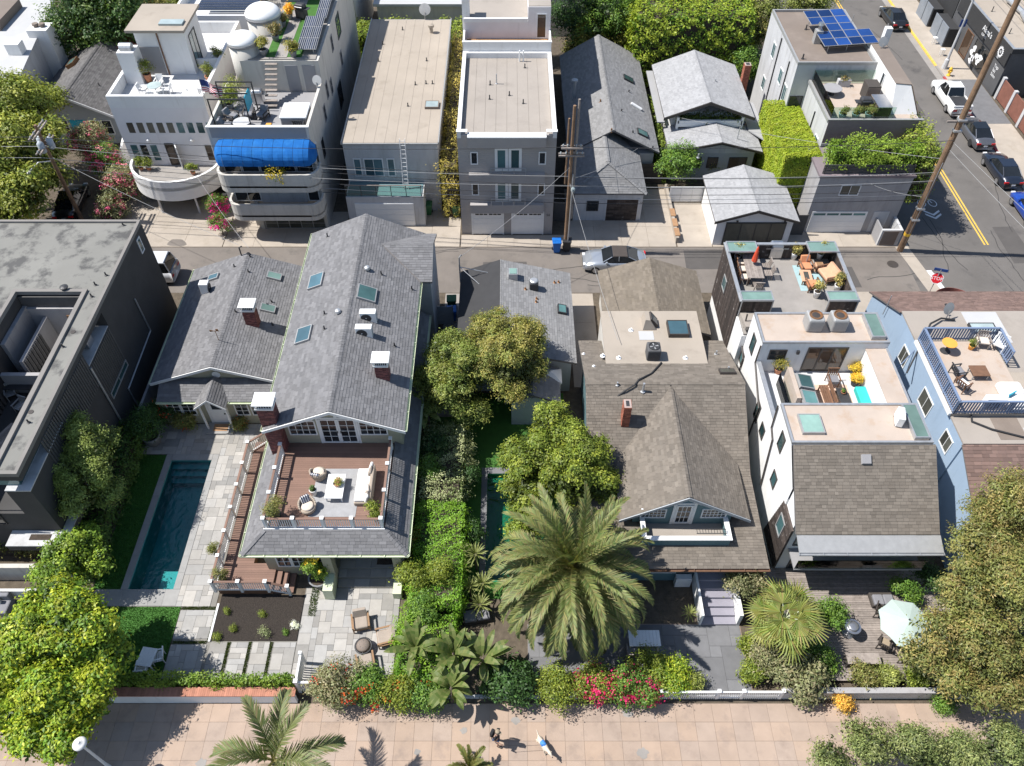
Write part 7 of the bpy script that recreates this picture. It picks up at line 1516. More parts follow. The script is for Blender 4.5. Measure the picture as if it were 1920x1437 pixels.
# ------------------------------------------------------------------ vehicles (built facing +x)
def loft(secs):
    mb=MB();n=len(secs[0]);i=0
    for s in secs:mb.v+=[tuple(p)for p in s]
    for k in range(len(secs)-1):
        for j in range(n-1):mb.f.append((k*n+j,k*n+j+1,(k+1)*n+j+1,(k+1)*n+j))
    mb.f.append(tuple(range(n)));mb.f.append(tuple(range((len(secs)-1)*n,len(secs)*n)));return mb
def car(label,loc,rz,L,Wd,H,paint_,prof,cab,group='parked vehicles',roof=None,dark=False,bed=None,name='car'):
    """prof: (x, deck height, half width) along the length; cab: x of cowl, roof front, roof rear, rear glass base"""
    t=thing(name,label,'truck' if bed else name.split('_')[-1],loc,rz,group);w_=Wd/2;zb=.24
    secs=[]
    for x,z,k in prof:
        h=w_*k;zs=min(z-.05,.74);secs.append([(x,-h*.9,zb),(x,-h,zb+.14),(x,-h,zs),(x,-h*.93,z-.02),(x,-h*.5,z+.015),(x,0,z+.03),(x,h*.5,z+.015),(x,h*.93,z-.02),(x,h,zs),(x,h,zb+.14),(x,h*.9,zb)])
    b=loft(secs).build('body',paint_,t,True)
    c0,c1,c2,c3=cab;zc=max(z for x,z,k in prof if c3-.2<=x<=c0+.2);g=w_*.9;q=w_*.7
    gs=[[(c0,-g*.9,zc-.05),(c0,-g*.88,zc),(c0,g*.88,zc),(c0,g*.9,zc-.05)],[(c1,-g,zc-.05),(c1,-q,H-.03),(c1,q,H-.03),(c1,g,zc-.05)],[((c1+c2)/2,-g,zc-.05),((c1+c2)/2,-q,H),((c1+c2)/2,q,H),((c1+c2)/2,g,zc-.05)],[(c2,-g,zc-.05),(c2,-q*.97,H-.05),(c2,q*.97,H-.05),(c2,g,zc-.05)],[(c3,-g*.9,zc-.05),(c3,-g*.85,zc),(c3,g*.85,zc),(c3,g*.9,zc-.05)]]
    loft(gs).build('windows','car_glass',t)
    MB().hexa([(c1-.06,-q-.01,H-.04),(c2+.04,-q,H-.06),(c2+.04,q,H-.06),(c1-.06,q+.01,H-.04),(c1-.1,-q+.02,H+.025),(c2+.08,-q+.02,H+.005),(c2+.08,q-.02,H+.005),(c1-.1,q-.02,H+.025)]).build('roof',roof or paint_,t)
    for s in(-1,1):
        for xa,za,xb,zb_ in((c0,zc,c1,H-.02),(c2,H-.04,c3,zc),((c1+c2)/2+.1,zc,(c1+c2)/2+.1,H)):
            MB().tube([(xa,s*(g*.93 if za<H-.1 else q),za),(xb,s*(g*.93 if zb_<H-.1 else q),zb_)],.035,5).build('pillar',paint_,t)
        MB().rbox(c0-.35,c0-.18,s*(w_+.02)-.09,s*(w_+.02)+.09,zc-.02,zc+.13,.04).build('mirror',paint_,t)
    f,r_=prof[-1][0],prof[0][0]
    for s in(-1,1):
        MB().box(f-.28,f+.012,s*w_*.62-.16,s*w_*.62+.16,.58,.70).build('headlight','lamp_clear',t);MB().box(r_-.012,r_+.2,s*w_*.68-.17,s*w_*.68+.17,.68,.82).build('tail_light','lamp_red',t)
    MB().box(r_-.022,r_+.05,-.16,.16,.5,.62).build('number_plate','sign_white',t);MB().box(f-.05,f+.016,-w_*.5,w_*.5,.34,.5).build('grille','dark_metal',t)
    ra=.36 if bed else .33
    for x in(L*.31,-L*.29):
        for s in(-1,1):
            y=s*(w_-.1);wh=MB().tube([(x,y-.12,ra),(x,y-.1,ra),(x,y+.1,ra),(x,y+.12,ra)],[ra*.86,ra,ra,ra*.86],18).build('wheel','rubber',t)
            MB().tube([(x,y-.125,ra),(x,y+.125,ra)],ra*.66,14).build('rim','dark_rim' if dark else 'rim',wh)
    if bed:
        x0,x1=bed;z=prof[1][1]
        MB().box(x0,x1,-w_*.9,-w_*.78,z-.1,z+.12).box(x0,x1,w_*.78,w_*.9,z-.1,z+.12).box(x0-.02,x0+.08,-w_*.78,w_*.78,z-.1,z+.12).build('bed_wall',paint_,t);MB().box(x0+.09,x1,-w_*.77,w_*.77,z+.03,z+.045).build('bed_liner','dark_metal',t)
        MB().box(r_-.15,r_-.02,-w_*.9,w_*.9,.42,.56).build('bumper','steel',t)
    return t
SED=lambda L:[(-L*.5,.72,.80),(-L*.46,.98,.92),(-L*.34,1.02,.99),(-L*.1,.96,1),(L*.18,.96,1),(L*.30,.93,.99),(L*.43,.80,.93),(L*.5,.60,.76)]
def sedan(label,x,y,rz,paint_,L=4.75,W_=1.86,H=1.44,**k):return car(label,(x,y,.02),R(rz),L,W_,H,paint_,SED(L),(L*.2,L*.06,-L*.2,-L*.37),**k)
sedan('silver car with a dark soft top parked in the alley',8.0,46.7,180,'paint_silver',roof='soft_top')
sedan('grey saloon car parked behind the white pickup',42.05,64.4,90,'paint_grey',roof='car_glass',dark=True);sedan('dark navy saloon car parked behind the grey one',42.1,58.6,90,'paint_navy');sedan('blue car cut by the right edge',42.2,52.9,90,'paint_blue');sedan('black saloon car parked at the yellow kerb',41.9,87.2,91,'paint_black')
sedan('dark car under the pink blossom beside the left pole',-35.6,54.0,95,'paint_black',roof='car_glass');sedan('grey car at the left of the carport',-29.1,57.2,-90,'paint_silver');sedan('dark car in the middle of the carport',-26.4,57.2,-90,'paint_grey');sedan('black car at the right of the carport',-23.9,57.2,-90,'paint_black')
L=5.6;car('white pickup truck parked at the far kerb',(42.0,70.4,.02),R(90),L,1.95,1.82,'paint_white',[(-L*.5,.95,.95),(-L*.47,1.08,.98),(-L*.1,1.08,1),(L*.2,1.1,1),(L*.34,1.06,.98),(L*.45,.98,.95),(L*.5,.75,.85)],(L*.22,L*.12,-L*.08,-L*.14),bed=(-L*.49,-L*.15),name='pickup_truck')
L=5.0;car('white van with an open rear beside the black house',(-27.2,45.4,.02),R(180),L,1.95,1.95,'paint_vanwhite',[(-L*.5,1.1,.95),(-L*.46,1.15,.99),(-L*.1,1.15,1),(L*.25,1.12,1),(L*.4,1.0,.95),(L*.5,.75,.85)],(L*.33,L*.2,-L*.44,-L*.48),name='delivery_van')
# ------------------------------------------------------------------ bins, hydrant, lamps, signs
def bin_(px,py,mat,label,s=1.):
    q=at(px,py);t=thing('wheelie_bin',label,'bin',(q.x,q.y,.03),R(random.uniform(-6,6)),'wheelie bins in the alley');a,b=.26*s,.32*s
    MB().hexa([(-a*.85,-a*.85,.05),(a*.85,-a*.85,.05),(a*.85,a*.85,.05),(-a*.85,a*.85,.05),(-b,-b,1.0),(b,-b,1.0),(b,b,1.0),(-b,b,1.0)]).build('body',mat,t);MB().rbox(-b-.03,b+.03,-b-.06,b+.03,1.001,1.09,.05).build('lid',mat,t);MB().tube([(-b*.8,b+.06,.98),(b*.8,b+.06,.98)],.025,6).build('handle',mat,t)
    for x in(-b,b-.06):MB().tube([(x,b*.8,.12),(x+.06,b*.8,.12)],.12,10).build('wheel','rubber',t)
bin_(1043,472,'blue_bin','blue wheelie bin beside the middle pole');bin_(1062,470,'black_bin','black wheelie bin right of the middle pole');bin_(804,402,'green_bin','front green bin beside the beige roofed house');bin_(801,385,'green_bin','rear green bin beside the beige roofed house');bin_(856,405,'green_bin','green bin left of the condo');bin_(848,600,'blue_bin','blue bin in the side yard behind the slatted gate');bin_(848,580,'green_bin','green bin in the side yard behind the slatted gate')
q=at(1778,142,.13);t=thing('fire_hydrant','yellow fire hydrant on the dark far pavement','hydrant',(q.x,q.y,.13));MB().lathe([(.2,0),(.2,.06),(.13,.08),(.13,.6),(.17,.62),(.17,.68),(.12,.8),(.04,.86),(.04,.92)],(0,0,0),14).build('barrel','yellow_paint',t,True)
for a in(0,90,180):MB().tube([(0,0,.48),(.24*math.cos(R(a)),-.24*math.sin(R(a)),.48)],.07,8).build('outlet','yellow_paint',t)
for px,py,lb in((1750,82,'white stool outside the shop door'),(1764,104,'white stool in front of the shop window')):
    q=at(px,py,.13);t=thing('stool',lb,'stool',(q.x,q.y,.13),group='white stools');MB().rbox(-.2,.2,-.2,.2,.62,.68,.04).build('seat','white_paint',t)
    for x in(-.17,.13):
        for y in(-.17,.13):piece('leg',t,'white_paint',x,x+.04,y,y+.04,0,.62)
q=at(1770,128,.13);t=thing('street_lamp','grey concrete street light on the far pavement','street lamp',(q.x,q.y,.13));MB().tube([(0,0,0),(0,0,.9),(0,0,1.0),(0,0,10)],[.28,.22,.13,.07],10).build('pole','light_grey_stucco',t);MB().tube([(0,0,9.8),(-.8,0,10.3),(-2,0,10.4)],.05,6).build('arm','galvanised',t);MB().rbox(-2.5,-1.9,-.15,.15,10.3,10.45,.05).build('lamp_head','pale_metal',t);MB().box(-.3,.3,-.03,.0,4.2,4.9).build('banner','sign_blue',t)
q=at(147,1393,3.6);t=thing('street_lamp','round cream walk street lamp at the bottom left','street lamp',(q.x,q.y,0));MB().tube([(0,0,0),(0,0,.5),(0,0,3.4)],[.11,.07,.05],10).build('pole','white_paint',t);MB().lathe([(.06,-.25),(.1,-.2),(.12,0)],(0,0,3.4),12).build('collar','white_paint',t);MB().lathe([(.12,0),(.3,.03),(.31,.07),(.2,.16),(.05,.2),(.05,.24)],(0,0,3.4),20).build('lamp_shade','cushion_white',t,True)
t=thing('stop_sign','red octagonal stop sign with a blue street sign at the corner','sign',(30.25,42.7,.1),R(-18));MB().tube([(0,0,0),(0,0,3.0)],.035,8).build('post','galvanised',t);fs=Fr((0,-.05,2.25),(1,0,0),(0,-.9,.3),(0,.3,.9));oc=lambda r,n:[fs.p(r*math.cos(R(22.5+45*k)),r*math.sin(R(22.5+45*k)),n)for k in range(8)]
MB().slab(oc(.44,0),fs.n*.012).build('border','sign_white',t);MB().slab(oc(.40,.013),fs.n*.004).build('plate','sign_red',t);text_mesh('lettering','STOP','sign_white',fs,0,-.12,.33,t,.019,'CENTER',.002);MB().box(-.45,.45,-.015,.015,2.85,3.08).build('street_name_plate','sign_blue',t)
# ------------------------------------------------------------------ utility poles and wires
def upole(name,label,loc,h,r,arms,yarm=True,cans=0):
    t=thing(name,label,'utility pole',loc);MB().tube([(0,0,0),(0,0,h*.5),(0,0,h)],[r,r*.85,r*.65],12).build('pole','pole_wood',t)
    for z,l in arms:
        for o in(-.14,.14):
            (MB().box(o-.05,o+.05,-l/2,l/2,z,z+.11)if yarm else MB().box(-l/2,l/2,o-.05,o+.05,z,z+.11)).build('cross_arm','grey_wood',t)
        for k in range(5):
            u=-l/2+.15+(l-.3)*k/4;p=(0,u,z+.11)if yarm else(u,0,z+.11);MB().lathe([(.03,0),(.06,.05),(.04,.1),(.07,.14),(.03,.2)],p,8).build('insulator','ceramic',t)
    for k in range(cans):a=k*2.1+2.5;MB().lathe([(.2,0),(.24,.05),(.24,.75),(.15,.85),(.05,.95)],(.42*math.cos(a),.42*math.sin(a),h-2.0),12).build('transformer','transformer',t,True)
    return t
upole('utility_pole','tall thick brown utility pole at the street corner',(30.36,48.54,0),24,.24,[],False);pr=bpy.data.objects['utility_pole']
MB().box(-.9,.9,-.06,.06,11.0,11.12).build('cross_arm','grey_wood',pr)
for z,a in((11.2,.3),(10.4,-.2),(4.0,.2),(3.0,.3)):MB().box(-.28,.28,-.3,.1,z,z+.12).build('bracket','galvanised',pr)
MB().tube([(0,-.2,0),(0,-.22,8)],.03,6).build('conduit','galvanised',pr);MB().tube([(0,0,1.5),(0,0,1.75)],.25,12).build('band','yellow_paint',pr)
upole('utility_pole','grey and brown utility pole with insulators beside the condo',(4.4,48.6,0),12.2,.16,[(8.4,1.8),(9.0,1.5)],False);pm=bpy.data.objects['utility_pole.001'];MB().tube([(.3,.1,3),(.3,.1,12.6)],[.11,.08],10).build('pole','grey_wood',pm);MB().tube([(-.3,.1,6),(-.3,.1,11.2)],[.08,.07],8).build('pole','pole_wood',pm);MB().tube([(.15,-.2,0),(.2,-.2,7)],.05,7).build('conduit','pale_metal',pm);MB().lathe([(.1,0),(.16,.1),(.16,.3),(.05,.4)],(.25,-.3,5.6),10).build('street_light','frost_glass',pm)
upole('utility_pole','leaning left utility pole with transformers and double cross arms',(-34.3,52.2,0),8.6,.17,[(8.1,2.6),(6.9,2.6)],True,3);pl_=bpy.data.objects['utility_pole.002'];MB().tube([(0,0,5.6),(-.6,-.8,6.0),(-1.0,-1.5,5.8)],.04,6).build('lamp_arm','galvanised',pl_);MB().rbox(-1.15,-.9,-1.9,-1.4,5.66,5.82,.05).build('lamp_head','pale_metal',pl_)
def wire(a,b,sag,mat='wire_black',r=.016,label='thin cable',grp='overhead wires'):
    a,b=Vector(a),Vector(b);n=18;pts=[a.lerp(b,k/n)-Vector((0,0,sag*4*(k/n)*(1-k/n)))for k in range(n+1)]
    mb=MB().tube(pts,r,5);o=solo(mb,'overhead_wire',mat,label,'wire',grp);return o
WC={'wire_black':'black','wire_grey':'pale'}
for(ya,za,yb,zb_,sg,m)in((-1.1,8.3,-.5,9.4,.5,'wire_black'),(-.4,7.1,0,6.7,.5,'wire_grey'),(.4,7.0,.4,6.4,.45,'wire_black'),(-1.1,6.6,-.3,6.1,.5,'wire_grey'),(1.1,6.4,.2,5.8,.6,'wire_black'),(0,5.5,0,5.2,.4,'wire_black'),(0,5.0,0,4.8,.4,'wire_grey'),(0,4.6,0,4.4,.35,'wire_black')):
    wire((-34.3,52.2+ya,za),(4.4,48.6+yb,zb_),sg,m,.02 if m=='wire_black' else .016,WC[m]+' overhead cable strung between the left and middle alley poles');wire((4.4,48.6+yb,zb_),(30.36,48.5+yb*.5,zb_+.4),sg*.6,m,.02 if m=='wire_black' else .016,WC[m]+' overhead cable strung between the middle and corner poles');wire((-34.3,52.2+ya,za),(-75,54+ya,za),sg*.7,m,.018,WC[m]+' overhead cable leaving the picture beyond the left pole')
for i in range(6):x=44.6+i*.55;wire((x,130,12.5+(i%3)*.5),(x-.3,40,12.3+(i%3)*.5),.9,'wire_grey',.022,'pale power line running above the far pavement','street power lines')
for(a,b,l)in(((30.36,48.5,8.2),(13.5,61,4.2),'service cable from the corner pole to the bungalow'),((4.6,48.6,6.5),(10.5,57,3.6),'service cable over the grey shingled house'),((4.4,48.6,6.2),(6.6,33.6,5.4),'service cable to the beige flat roof'),((4.4,48.6,7.5),(-3.3,41.5,5.2),'service cable to the black roofed cottage'),((-34.3,52.2,6),(-18.5,43.2,4.9),'service cable to the grey cottage ridge'),((30.36,48.54,5),(26.5,51,4.8),'service cable to the grey garage'),((-24.2,53,3.6),(-17.8,43,4.8),'drop cable in front of the carport'),((30.4,48.5,9),(37,20,8.5),'cable crossing the street corner'),((30.4,48.5,9.6),(38.5,20,9),'second cable crossing the street corner')):wire(a,b,.3,'wire_grey',.014,l,'service drops')
t=thing('service_mast','grey service mast on the black roofed cottage','mast',(-3.3,41.6,2.9));MB().tube([(0,0,0),(0,0,2.2),(.15,.05,2.4)],.05,8).build('mast','galvanised',t);MB().tube([(0,0,1.4),(2.2,-.1,.9)],.025,6).build('brace','galvanised',t);MB().tube([(0,0,1.4),(1.6,-1.2,.6)],.025,6).build('brace','galvanised',t)
t=thing('service_mast','short service head on the grey cottage ridge','mast',(-18.4,42.9,4.2));MB().tube([(0,0,0),(0,0,.7),(.2,0,.8)],.05,8).build('mast','dark_metal',t);MB().lathe([(.12,0),(.12,.2),(.05,.25)],(.5,0,0),10).build('vent_cap','dark_metal',t)
# ------------------------------------------------------------------ furniture
def lounge(loc,rz,fab,frame,label,group=None,w_=.8):
    t=thing('armchair',label,'armchair',loc,rz,group);h=w_/2;MB().rbox(-h+.08,h-.08,-.38,.3,.3,.46,.07).build('seat_cushion',fab,t,False)
    MB().hexa([(-h+.09,.22,.44),(h-.09,.22,.44),(h-.09,.38,.42),(-h+.09,.38,.42),(-h+.12,.4,.86),(h-.12,.4,.86),(h-.12,.56,.82),(-h+.12,.56,.82)]).build('back_cushion',fab,t)
    for s in(-1,1):
        x=s*(h-.03);MB().box(x-.045,x+.045,-.42,.42,.56,.6).build('armrest',frame,t)
        for y in(-.38,.36):MB().box(x-.03,x+.03,y-.03,y+.03,0,.559).build('leg',frame,t)
    MB().box(-h+.02,h-.02,-.4,.4,.23,.29).build('frame',frame,t);return t
def sofa(loc,rz,L,fab,base,label,cush=(),d=.85,back=True):
    t=thing('sofa',label,'sofa',loc,rz);MB().rbox(-L/2,L/2,-d/2,d/2,.06,.3,.05).build('base',base,t);n=max(2,round(L/.9))
    for k in range(n):MB().rbox(-L/2+.06+(L-.12)*k/n+.01,-L/2+.06+(L-.12)*(k+1)/n-.01,-d/2+.02,d/2-.2,.301,.47,.06).build('seat_cushion',fab,t)
    if back:MB().rbox(-L/2,L/2,d/2-.18,d/2,.301,.75,.05).build('backrest',base,t)
    for k,(x,m)in enumerate(cush):o=MB().rbox(-.24,.24,-.08,.08,0,.42,.07).build('throw_pillow',m,t);o.location=(x,d/2-.3,.47);o.rotation_euler=(R(-18),R(random.uniform(-12,12)),R(random.uniform(-20,20)))
    return t
def round_table(loc,r,h_,mat,label,leg='dark_metal'):
    t=thing('round_table',label,'table',loc);MB().lathe([(r*.97,h_-.04),(r,h_-.02),(r*.98,h_)],(0,0,0),24).build('tabletop',mat,t);MB().lathe([(.3,0),(.28,.03),(.05,.06),(.05,h_-.041)],(0,0,0),12).build('pedestal',leg,t);return t
def grill(loc,rz,label,body='steel',lid='steel'):
    t=thing('grill',label,'grill',loc,rz);MB().box(-.4,.4,-.28,.28,.08,.85).build('cabinet',body,t);MB().rbox(-.42,.42,-.3,.3,.851,1.18,.14).build('lid',lid,t);MB().tube([(-.32,-.34,1.0),(.32,-.34,1.0)],.02,6).build('handle','steel',t)
    for s in(-1,1):MB().box(s*.58-.17,s*.58+.17,-.26,.26,.82,.86).build('side_shelf',body,t);MB().box(s*.2-.18,s*.2+.18,-.295,-.282,.15,.7).build('door',body,t)
    return t
T=3.9
struct_rug=solo(MB().prism([(-10.45,22.2),(-8.0,22.2),(-7.95,25.25),(-10.4,25.25)],T+.002,T+.016),'rug','rug_grey','pale grey rug under the roof terrace coffee table','rug')
def tub(loc,rz,label):
    t=thing('tub_chair',label,'armchair',loc,rz,'round wicker chairs');n=18;secs=[]
    MB().lathe([(.34,0),(.4,.12),(.43,.34),(.36,.36)],(0,0,0),20).build('base','wicker',t,True);mb=MB()
    for k in range(n):
        a,b=R(-20+220*k/n),R(-20+220*(k+1)/n);ha,hb=.36+.38*math.sin(math.pi*k/n)**.6,.36+.38*math.sin(math.pi*(k+1)/n)**.6;P_=lambda a,r,z:(r*math.cos(a),r*math.sin(a),z)
        mb.hexa([P_(a,.44,.3),P_(b,.44,.3),P_(b,.34,.3),P_(a,.34,.3),P_(a,.47,ha),P_(b,.47,hb),P_(b,.38,hb),P_(a,.38,ha)])
    mb.build('back','wicker',t,True);MB().lathe([(.33,0),(.34,.06),(.28,.1)],(0,0,.36),18).build('seat_cushion','cushion_beige',t,True)
    p=MB().rbox(-.24,.24,-.07,.07,0,.38,.06).build('throw_pillow','cushion_white',t);p.location=(0,.22,.44);p.rotation_euler=(R(-30),0,R(10))
    for k in range(4):MB().box(-.2+k*.115,-.15+k*.115,-.085,.085,-.004,.385).build('stripe','stripe_navy',p)
tub((-10.25,24.75,T),R(160),'round wicker chair at the back of the roof terrace');tub((-10.5,22.65,T),R(20),'round wicker chair at the front of the roof terrace')
dining_table((-9.2,23.85,T+.016),0,.95,1.55,'white_paint','white coffee table with a plant bowl on the roof terrace',.42,'white_paint');pot((-9.15,23.95,T+.44),.2,.1,'white_pot','bowl of succulents on the white coffee table',[(.20,.20,.04),(.12,.17,.03),(.3,.12,.08)],.24,.14,70,size=.07)
sofa((-7.65,23.95,T),R(-90),2.2,'cushion_white','wicker','white cushioned wicker sofa on the roof terrace',((-.75,'cushion_tan'),(-.95,'cushion_white'),(.55,'cushion_beige'),(.85,'cushion_tan'),(.95,'cushion_white')),.95)
pot((-10.35,23.6,T+.016),.2,.48,'white_pot','small plant on the white faceted stool',[(.05,.08,.02)],.13,.12,30,size=.07)
pot((-12.05,22.2,T),.25,.4,'dark_pot','wispy potted shrub in the left corner of the roof terrace',OLIVE,.45,.6,170,size=.09);pot((-7.0,22.2,T),.22,.35,'dark_pot','yellow green potted plant in the right corner of the roof terrace',FRESH,.4,.35,90,size=.11)
for(px,py,rz,lb_)in((677,1168,12,'tan cushioned armchair behind the fire pit'),(722,1196,-75,'tan cushioned armchair right of the fire pit'),(686,1243,195,'tan cushioned armchair in front of the fire pit')):q=at(px,py,.3);lounge((q.x,q.y,.05),R(rz),'cushion_tan','teak',lb_,'armchairs round the fire pit',.9)
q=at(682,1213,.3);t=thing('fire_pit','round dark fire pit with a mesh lid on the terrace','fire pit',(q.x,q.y,.05));MB().lathe([(.3,0),(.42,.25),(.46,.38),(.38,.38),(.34,.3)],(0,0,0),22).build('bowl','dark_metal',t,True);MB().lathe([(.38,.0),(.3,.12),(.15,.18),(.02,.2)],(0,0,.39),18).build('mesh_lid','brown_flat_roof',t,True)
for k in range(8):a=k*.785;MB().tube([(.37*math.cos(a),.37*math.sin(a),.4),(.17*math.cos(a),.17*math.sin(a),.58)],.01,4).build('lid_bar','galvanised',t)
q=at(275,1232,.7);dining_table((q.x,q.y,.02),R(-8),.8,.95,'white_paint','white slatted table on the lawn by the big tree',.7,'white_paint',6);q=at(296,1232,.4);slat_chair((q.x,q.y,.02),R(-75),'white_paint','white slatted chair right of the lawn table',None,'white lawn chairs');q=at(268,1252,.4);slat_chair((q.x,q.y,.02),R(185),'white_paint','white slatted chair in front of the lawn table',None,'white lawn chairs')
q=at(1208,1198,.7);dining_table((q.x,q.y,.04),0,1.6,.85,'white_paint','white slatted garden table under the date palm',.74,'white_paint',9)
for px,py,rz,lb_ in((1222,1222,180,'pale chair in front of the white garden table'),(1185,1222,180,'second pale chair in front of the white garden table')):q=at(px,py,.4);slat_chair((q.x,q.y,.04),R(rz),'grey_wood',lb_,'cushion_grey','garden chairs')
q=at(893,1152,.3);sofa((q.x,q.y,.02),R(10),1.5,'cushion_grey','dark_wicker','grey lounge seat in the shade left of the date palm')
pot((at(600,1090,.2).x,at(600,1090,.2).y,.04),.55,.6,'grey_pot','large grey pot with a small lemon tree at the porch',[(.06,.11,.015),(.12,.16,.02)],.5,1.0,200,[(.6,.45,.05),(.65,.5,.08)],.12)
for px,py,lb_ in((272,815,'rear large grey planter beside the black house'),(287,825,'front large grey planter at the pool corner')):q=at(px,py,.3);pot((q.x,q.y,.05),.55,.75,'grey_pot',lb_,DARK+[(.05,.09,.015)],.75,.8,220,size=.13)
for k,(px,py)in enumerate(((408,1040),(418,1085))):q=at(px,py,.8);pot((q.x,q.y,.59),.18,.3,'dark_pot',('wispy plant at the side deck railing','wispy plant in the front corner of the side deck')[k],OLIVE,.3,.5,90,size=.08)
# white house: rear terrace furniture
Z=5.6;q=at(1412,500,Z+.7);dining_table((q.x,q.y,Z),R(-2),1.05,2.3,'grey_wood','weathered dining table on the alley roof terrace',.74,'grey_wood',7)
for k,(px,py,rz,lb_)in enumerate(((1390,492,90,'upper'),(1392,505,90,'second'),(1396,520,90,'third'))):p=at(px,py,Z+.4);slat_chair((p.x,p.y,Z),R(rz),'brown_wood',lb_+' cream cushioned chair left of the roof dining table','cushion_beige','dining chairs on the alley terrace',False)
for px,py,rz,lb_ in((1434,498,-90,'upper slatted chair right of the roof dining table'),(1439,512,-90,'lower slatted chair right of the roof dining table'),(1421,534,180,'slatted chair at the near end of the roof dining table'),(1409,478,0,'slatted chair at the far end of the roof dining table')):p=at(px,py,Z+.4);slat_chair((p.x,p.y,Z),R(rz),'grey_wood',lb_,None,'dining chairs on the alley terrace',False)
t=thing('parasol','folded red parasol standing in the roof dining table','parasol',(q.x+.05,q.y+.2,Z+.74));MB().tube([(0,0,-.7),(0,0,1.5)],.025,7).build('pole','grey_wood',t);MB().lathe([(.16,.25),(.2,.3),(.14,.8),(.07,1.3),(.02,1.45)],(0,0,0),8).build('canopy','red_cloth',t)
p=at(1454,470,Z+.5);grill((p.x,p.y,Z),0,'steel grill at the alley side of the roof terrace')
for px,py,lb_ in((1489,480,'grass pot beside the steel grill'),(1537,480,'grass pot behind the orange loveseat'),(1382,484,'dry plant in the far left corner of the roof terrace'),(1531,552,'green pot at the near screen wall'),(1570,540,'straw grass by the right screen wall')):p=at(px,py,Z+.25);pot((p.x,p.y,Z),.22,.5,'white_pot',lb_,[(.28,.22,.07),(.18,.16,.05),(.10,.11,.04)],.3,.4,70,size=.11)
p=at(1511,500,Z+.3);lounge((p.x,p.y,Z),R(5),'cushion_orange','brown_wood','orange armchair behind the fire table','orange roof chairs');p=at(1524,535,Z+.3);lounge((p.x,p.y,Z),R(185),'cushion_orange','brown_wood','orange armchair in front of the fire table','orange roof chairs');p=at(1551,515,Z+.3);lounge((p.x,p.y,Z),R(-75),'cushion_peach','brown_wood','peach loveseat along the right screen wall',None,1.3)
p=at(1512,517,Z+.4);t=dining_table((p.x,p.y,Z),R(-4),.7,1.1,'cushion_peach','tan fire table with a glass bed',.42,'teak');MB().box(-.15,.15,-.35,.35,.421,.43).build('fire_bed','olive_glass',t);p=at(1536,497,Z+.4);t=thing('side_table','small tan cube table behind the loveseat','table',(p.x,p.y,Z));MB().rbox(-.25,.25,-.25,.25,0,.5,.03).build('cube','cushion_peach',t);MB().box(-.2,.2,-.2,.2,.501,.51).build('tray','teak',t)
p0=at(1485,498,Z);solo(MB().prism([(p0.x,at(0,546,Z).y),(at(1540,546,Z).x,at(0,546,Z).y),(at(1545,500,Z).x,p0.y),(p0.x,p0.y)],Z+.002,Z+.014),'rug','rug_teal','faded teal rug under the fire table','rug')
for px,lb_ in((1522,'left beige cube condenser on the pink roof'),(1567,'right beige cube condenser on the pink roof')):
    p=at(px,612,7.4);t=thing('air_conditioner',lb_,'air conditioner',(p.x,p.y,7.37),group='cube condensers');MB().rbox(-.46,.46,-.46,.46,.05,.92,.1).build('casing','pale_metal',t);MB().lathe([(.38,0),(.38,.06),(.32,.06),(.31,.01)],(0,0,.92),18).build('fan_ring','copper',t);MB().lathe([(.3,0),(.05,.02)],(0,0,.925),12).build('fan','bronze_metal',t)
    for k in range(11):piece('grille_bar',t,'dark_grey_paint',-.36+k*.07,-.33+k*.07,-.47,-.461,.1,.8)
p=at(1683,790,7.4);hvac((p.x,p.y,7.37),'white air conditioner on the front pink roof',R(75));p=at(1855,765,6.4);hvac((p.x,p.y,6.22),'large beige air conditioner below the blue railing',R(-3),1.0,.4,1.0)
Z=5.02;p=at(1645,742,Z+.35);t=thing('daybed','turquoise daybed with a white pillow in the sunken court','daybed',(p.x-.1,p.y,Z),R(0));MB().rbox(-1.0,.85,-.65,.65,.1,.42,.06).build('mattress','turquoise_cloth',t);MB().hexa([(-.2,.55,.42),(.85,.55,.42),(.85,.68,.42),(-.2,.68,.42),(-.1,.68,.8),(.85,.68,.8),(.85,.8,.8),(-.1,.8,.8)]).build('backrest','turquoise_cloth',t);MB().rbox(.2,.65,-.45,.2,.421,.55,.05).build('pillow','cushion_white',t)
p=at(1582,743,Z+.4);dining_table((p.x,p.y,Z),0,.6,1.2,'dark_metal','dark coffee table in the sunken court',.42);pot((p.x,p.y+.2,Z+.42),.14,.12,'terracotta','small cactus pot on the court coffee table',MIDG,.12,.1,20,size=.06);slat_chair((at(1562,712,Z+.4).x,at(1562,712,Z+.4).y,Z),R(0),'brown_wood','brown deck chair with grey pillow in the sunken court','cushion_grey',None,True,.65,.95)
t=thing('bench','dark timber bench beside the glazed stair hood','bench',(at(1550,742,Z+.4).x,p.y,Z),R(-90));[piece('slat',t,'brown_wood',-.8,.8,-.25+k*.13,-.14+k*.13,.4,.43)for k in range(4)];[piece('leg',t,'brown_wood',x,x+.06,y,y+.06,0,.4)for x in(-.75,.69)for y in(-.25,.2)];MB().box(-.8,.8,.26,.31,.5,.85).build('backrest','brown_wood',t)
for px,py,m,lb_,cl,r_ in((1460,692,'terracotta','yellow shrub in a terracotta pot in the sunken court',BAMB,.42),(1603,697,'dark_pot','yellow flowering pot by the sliding door',[(.35,.24,.02),(.25,.2,.03)],.3),(1604,715,'dark_pot','orange flowering pot in the sunken court',[(.4,.22,.02),(.3,.25,.03)],.3),(1632,702,'terracotta','olive shrub in the court corner',RUST,.5)):p=at(px,py,Z+.3);pot((p.x,p.y,Z),.25,.35,m,lb_,cl,r_,r_*.9,110,size=.09)
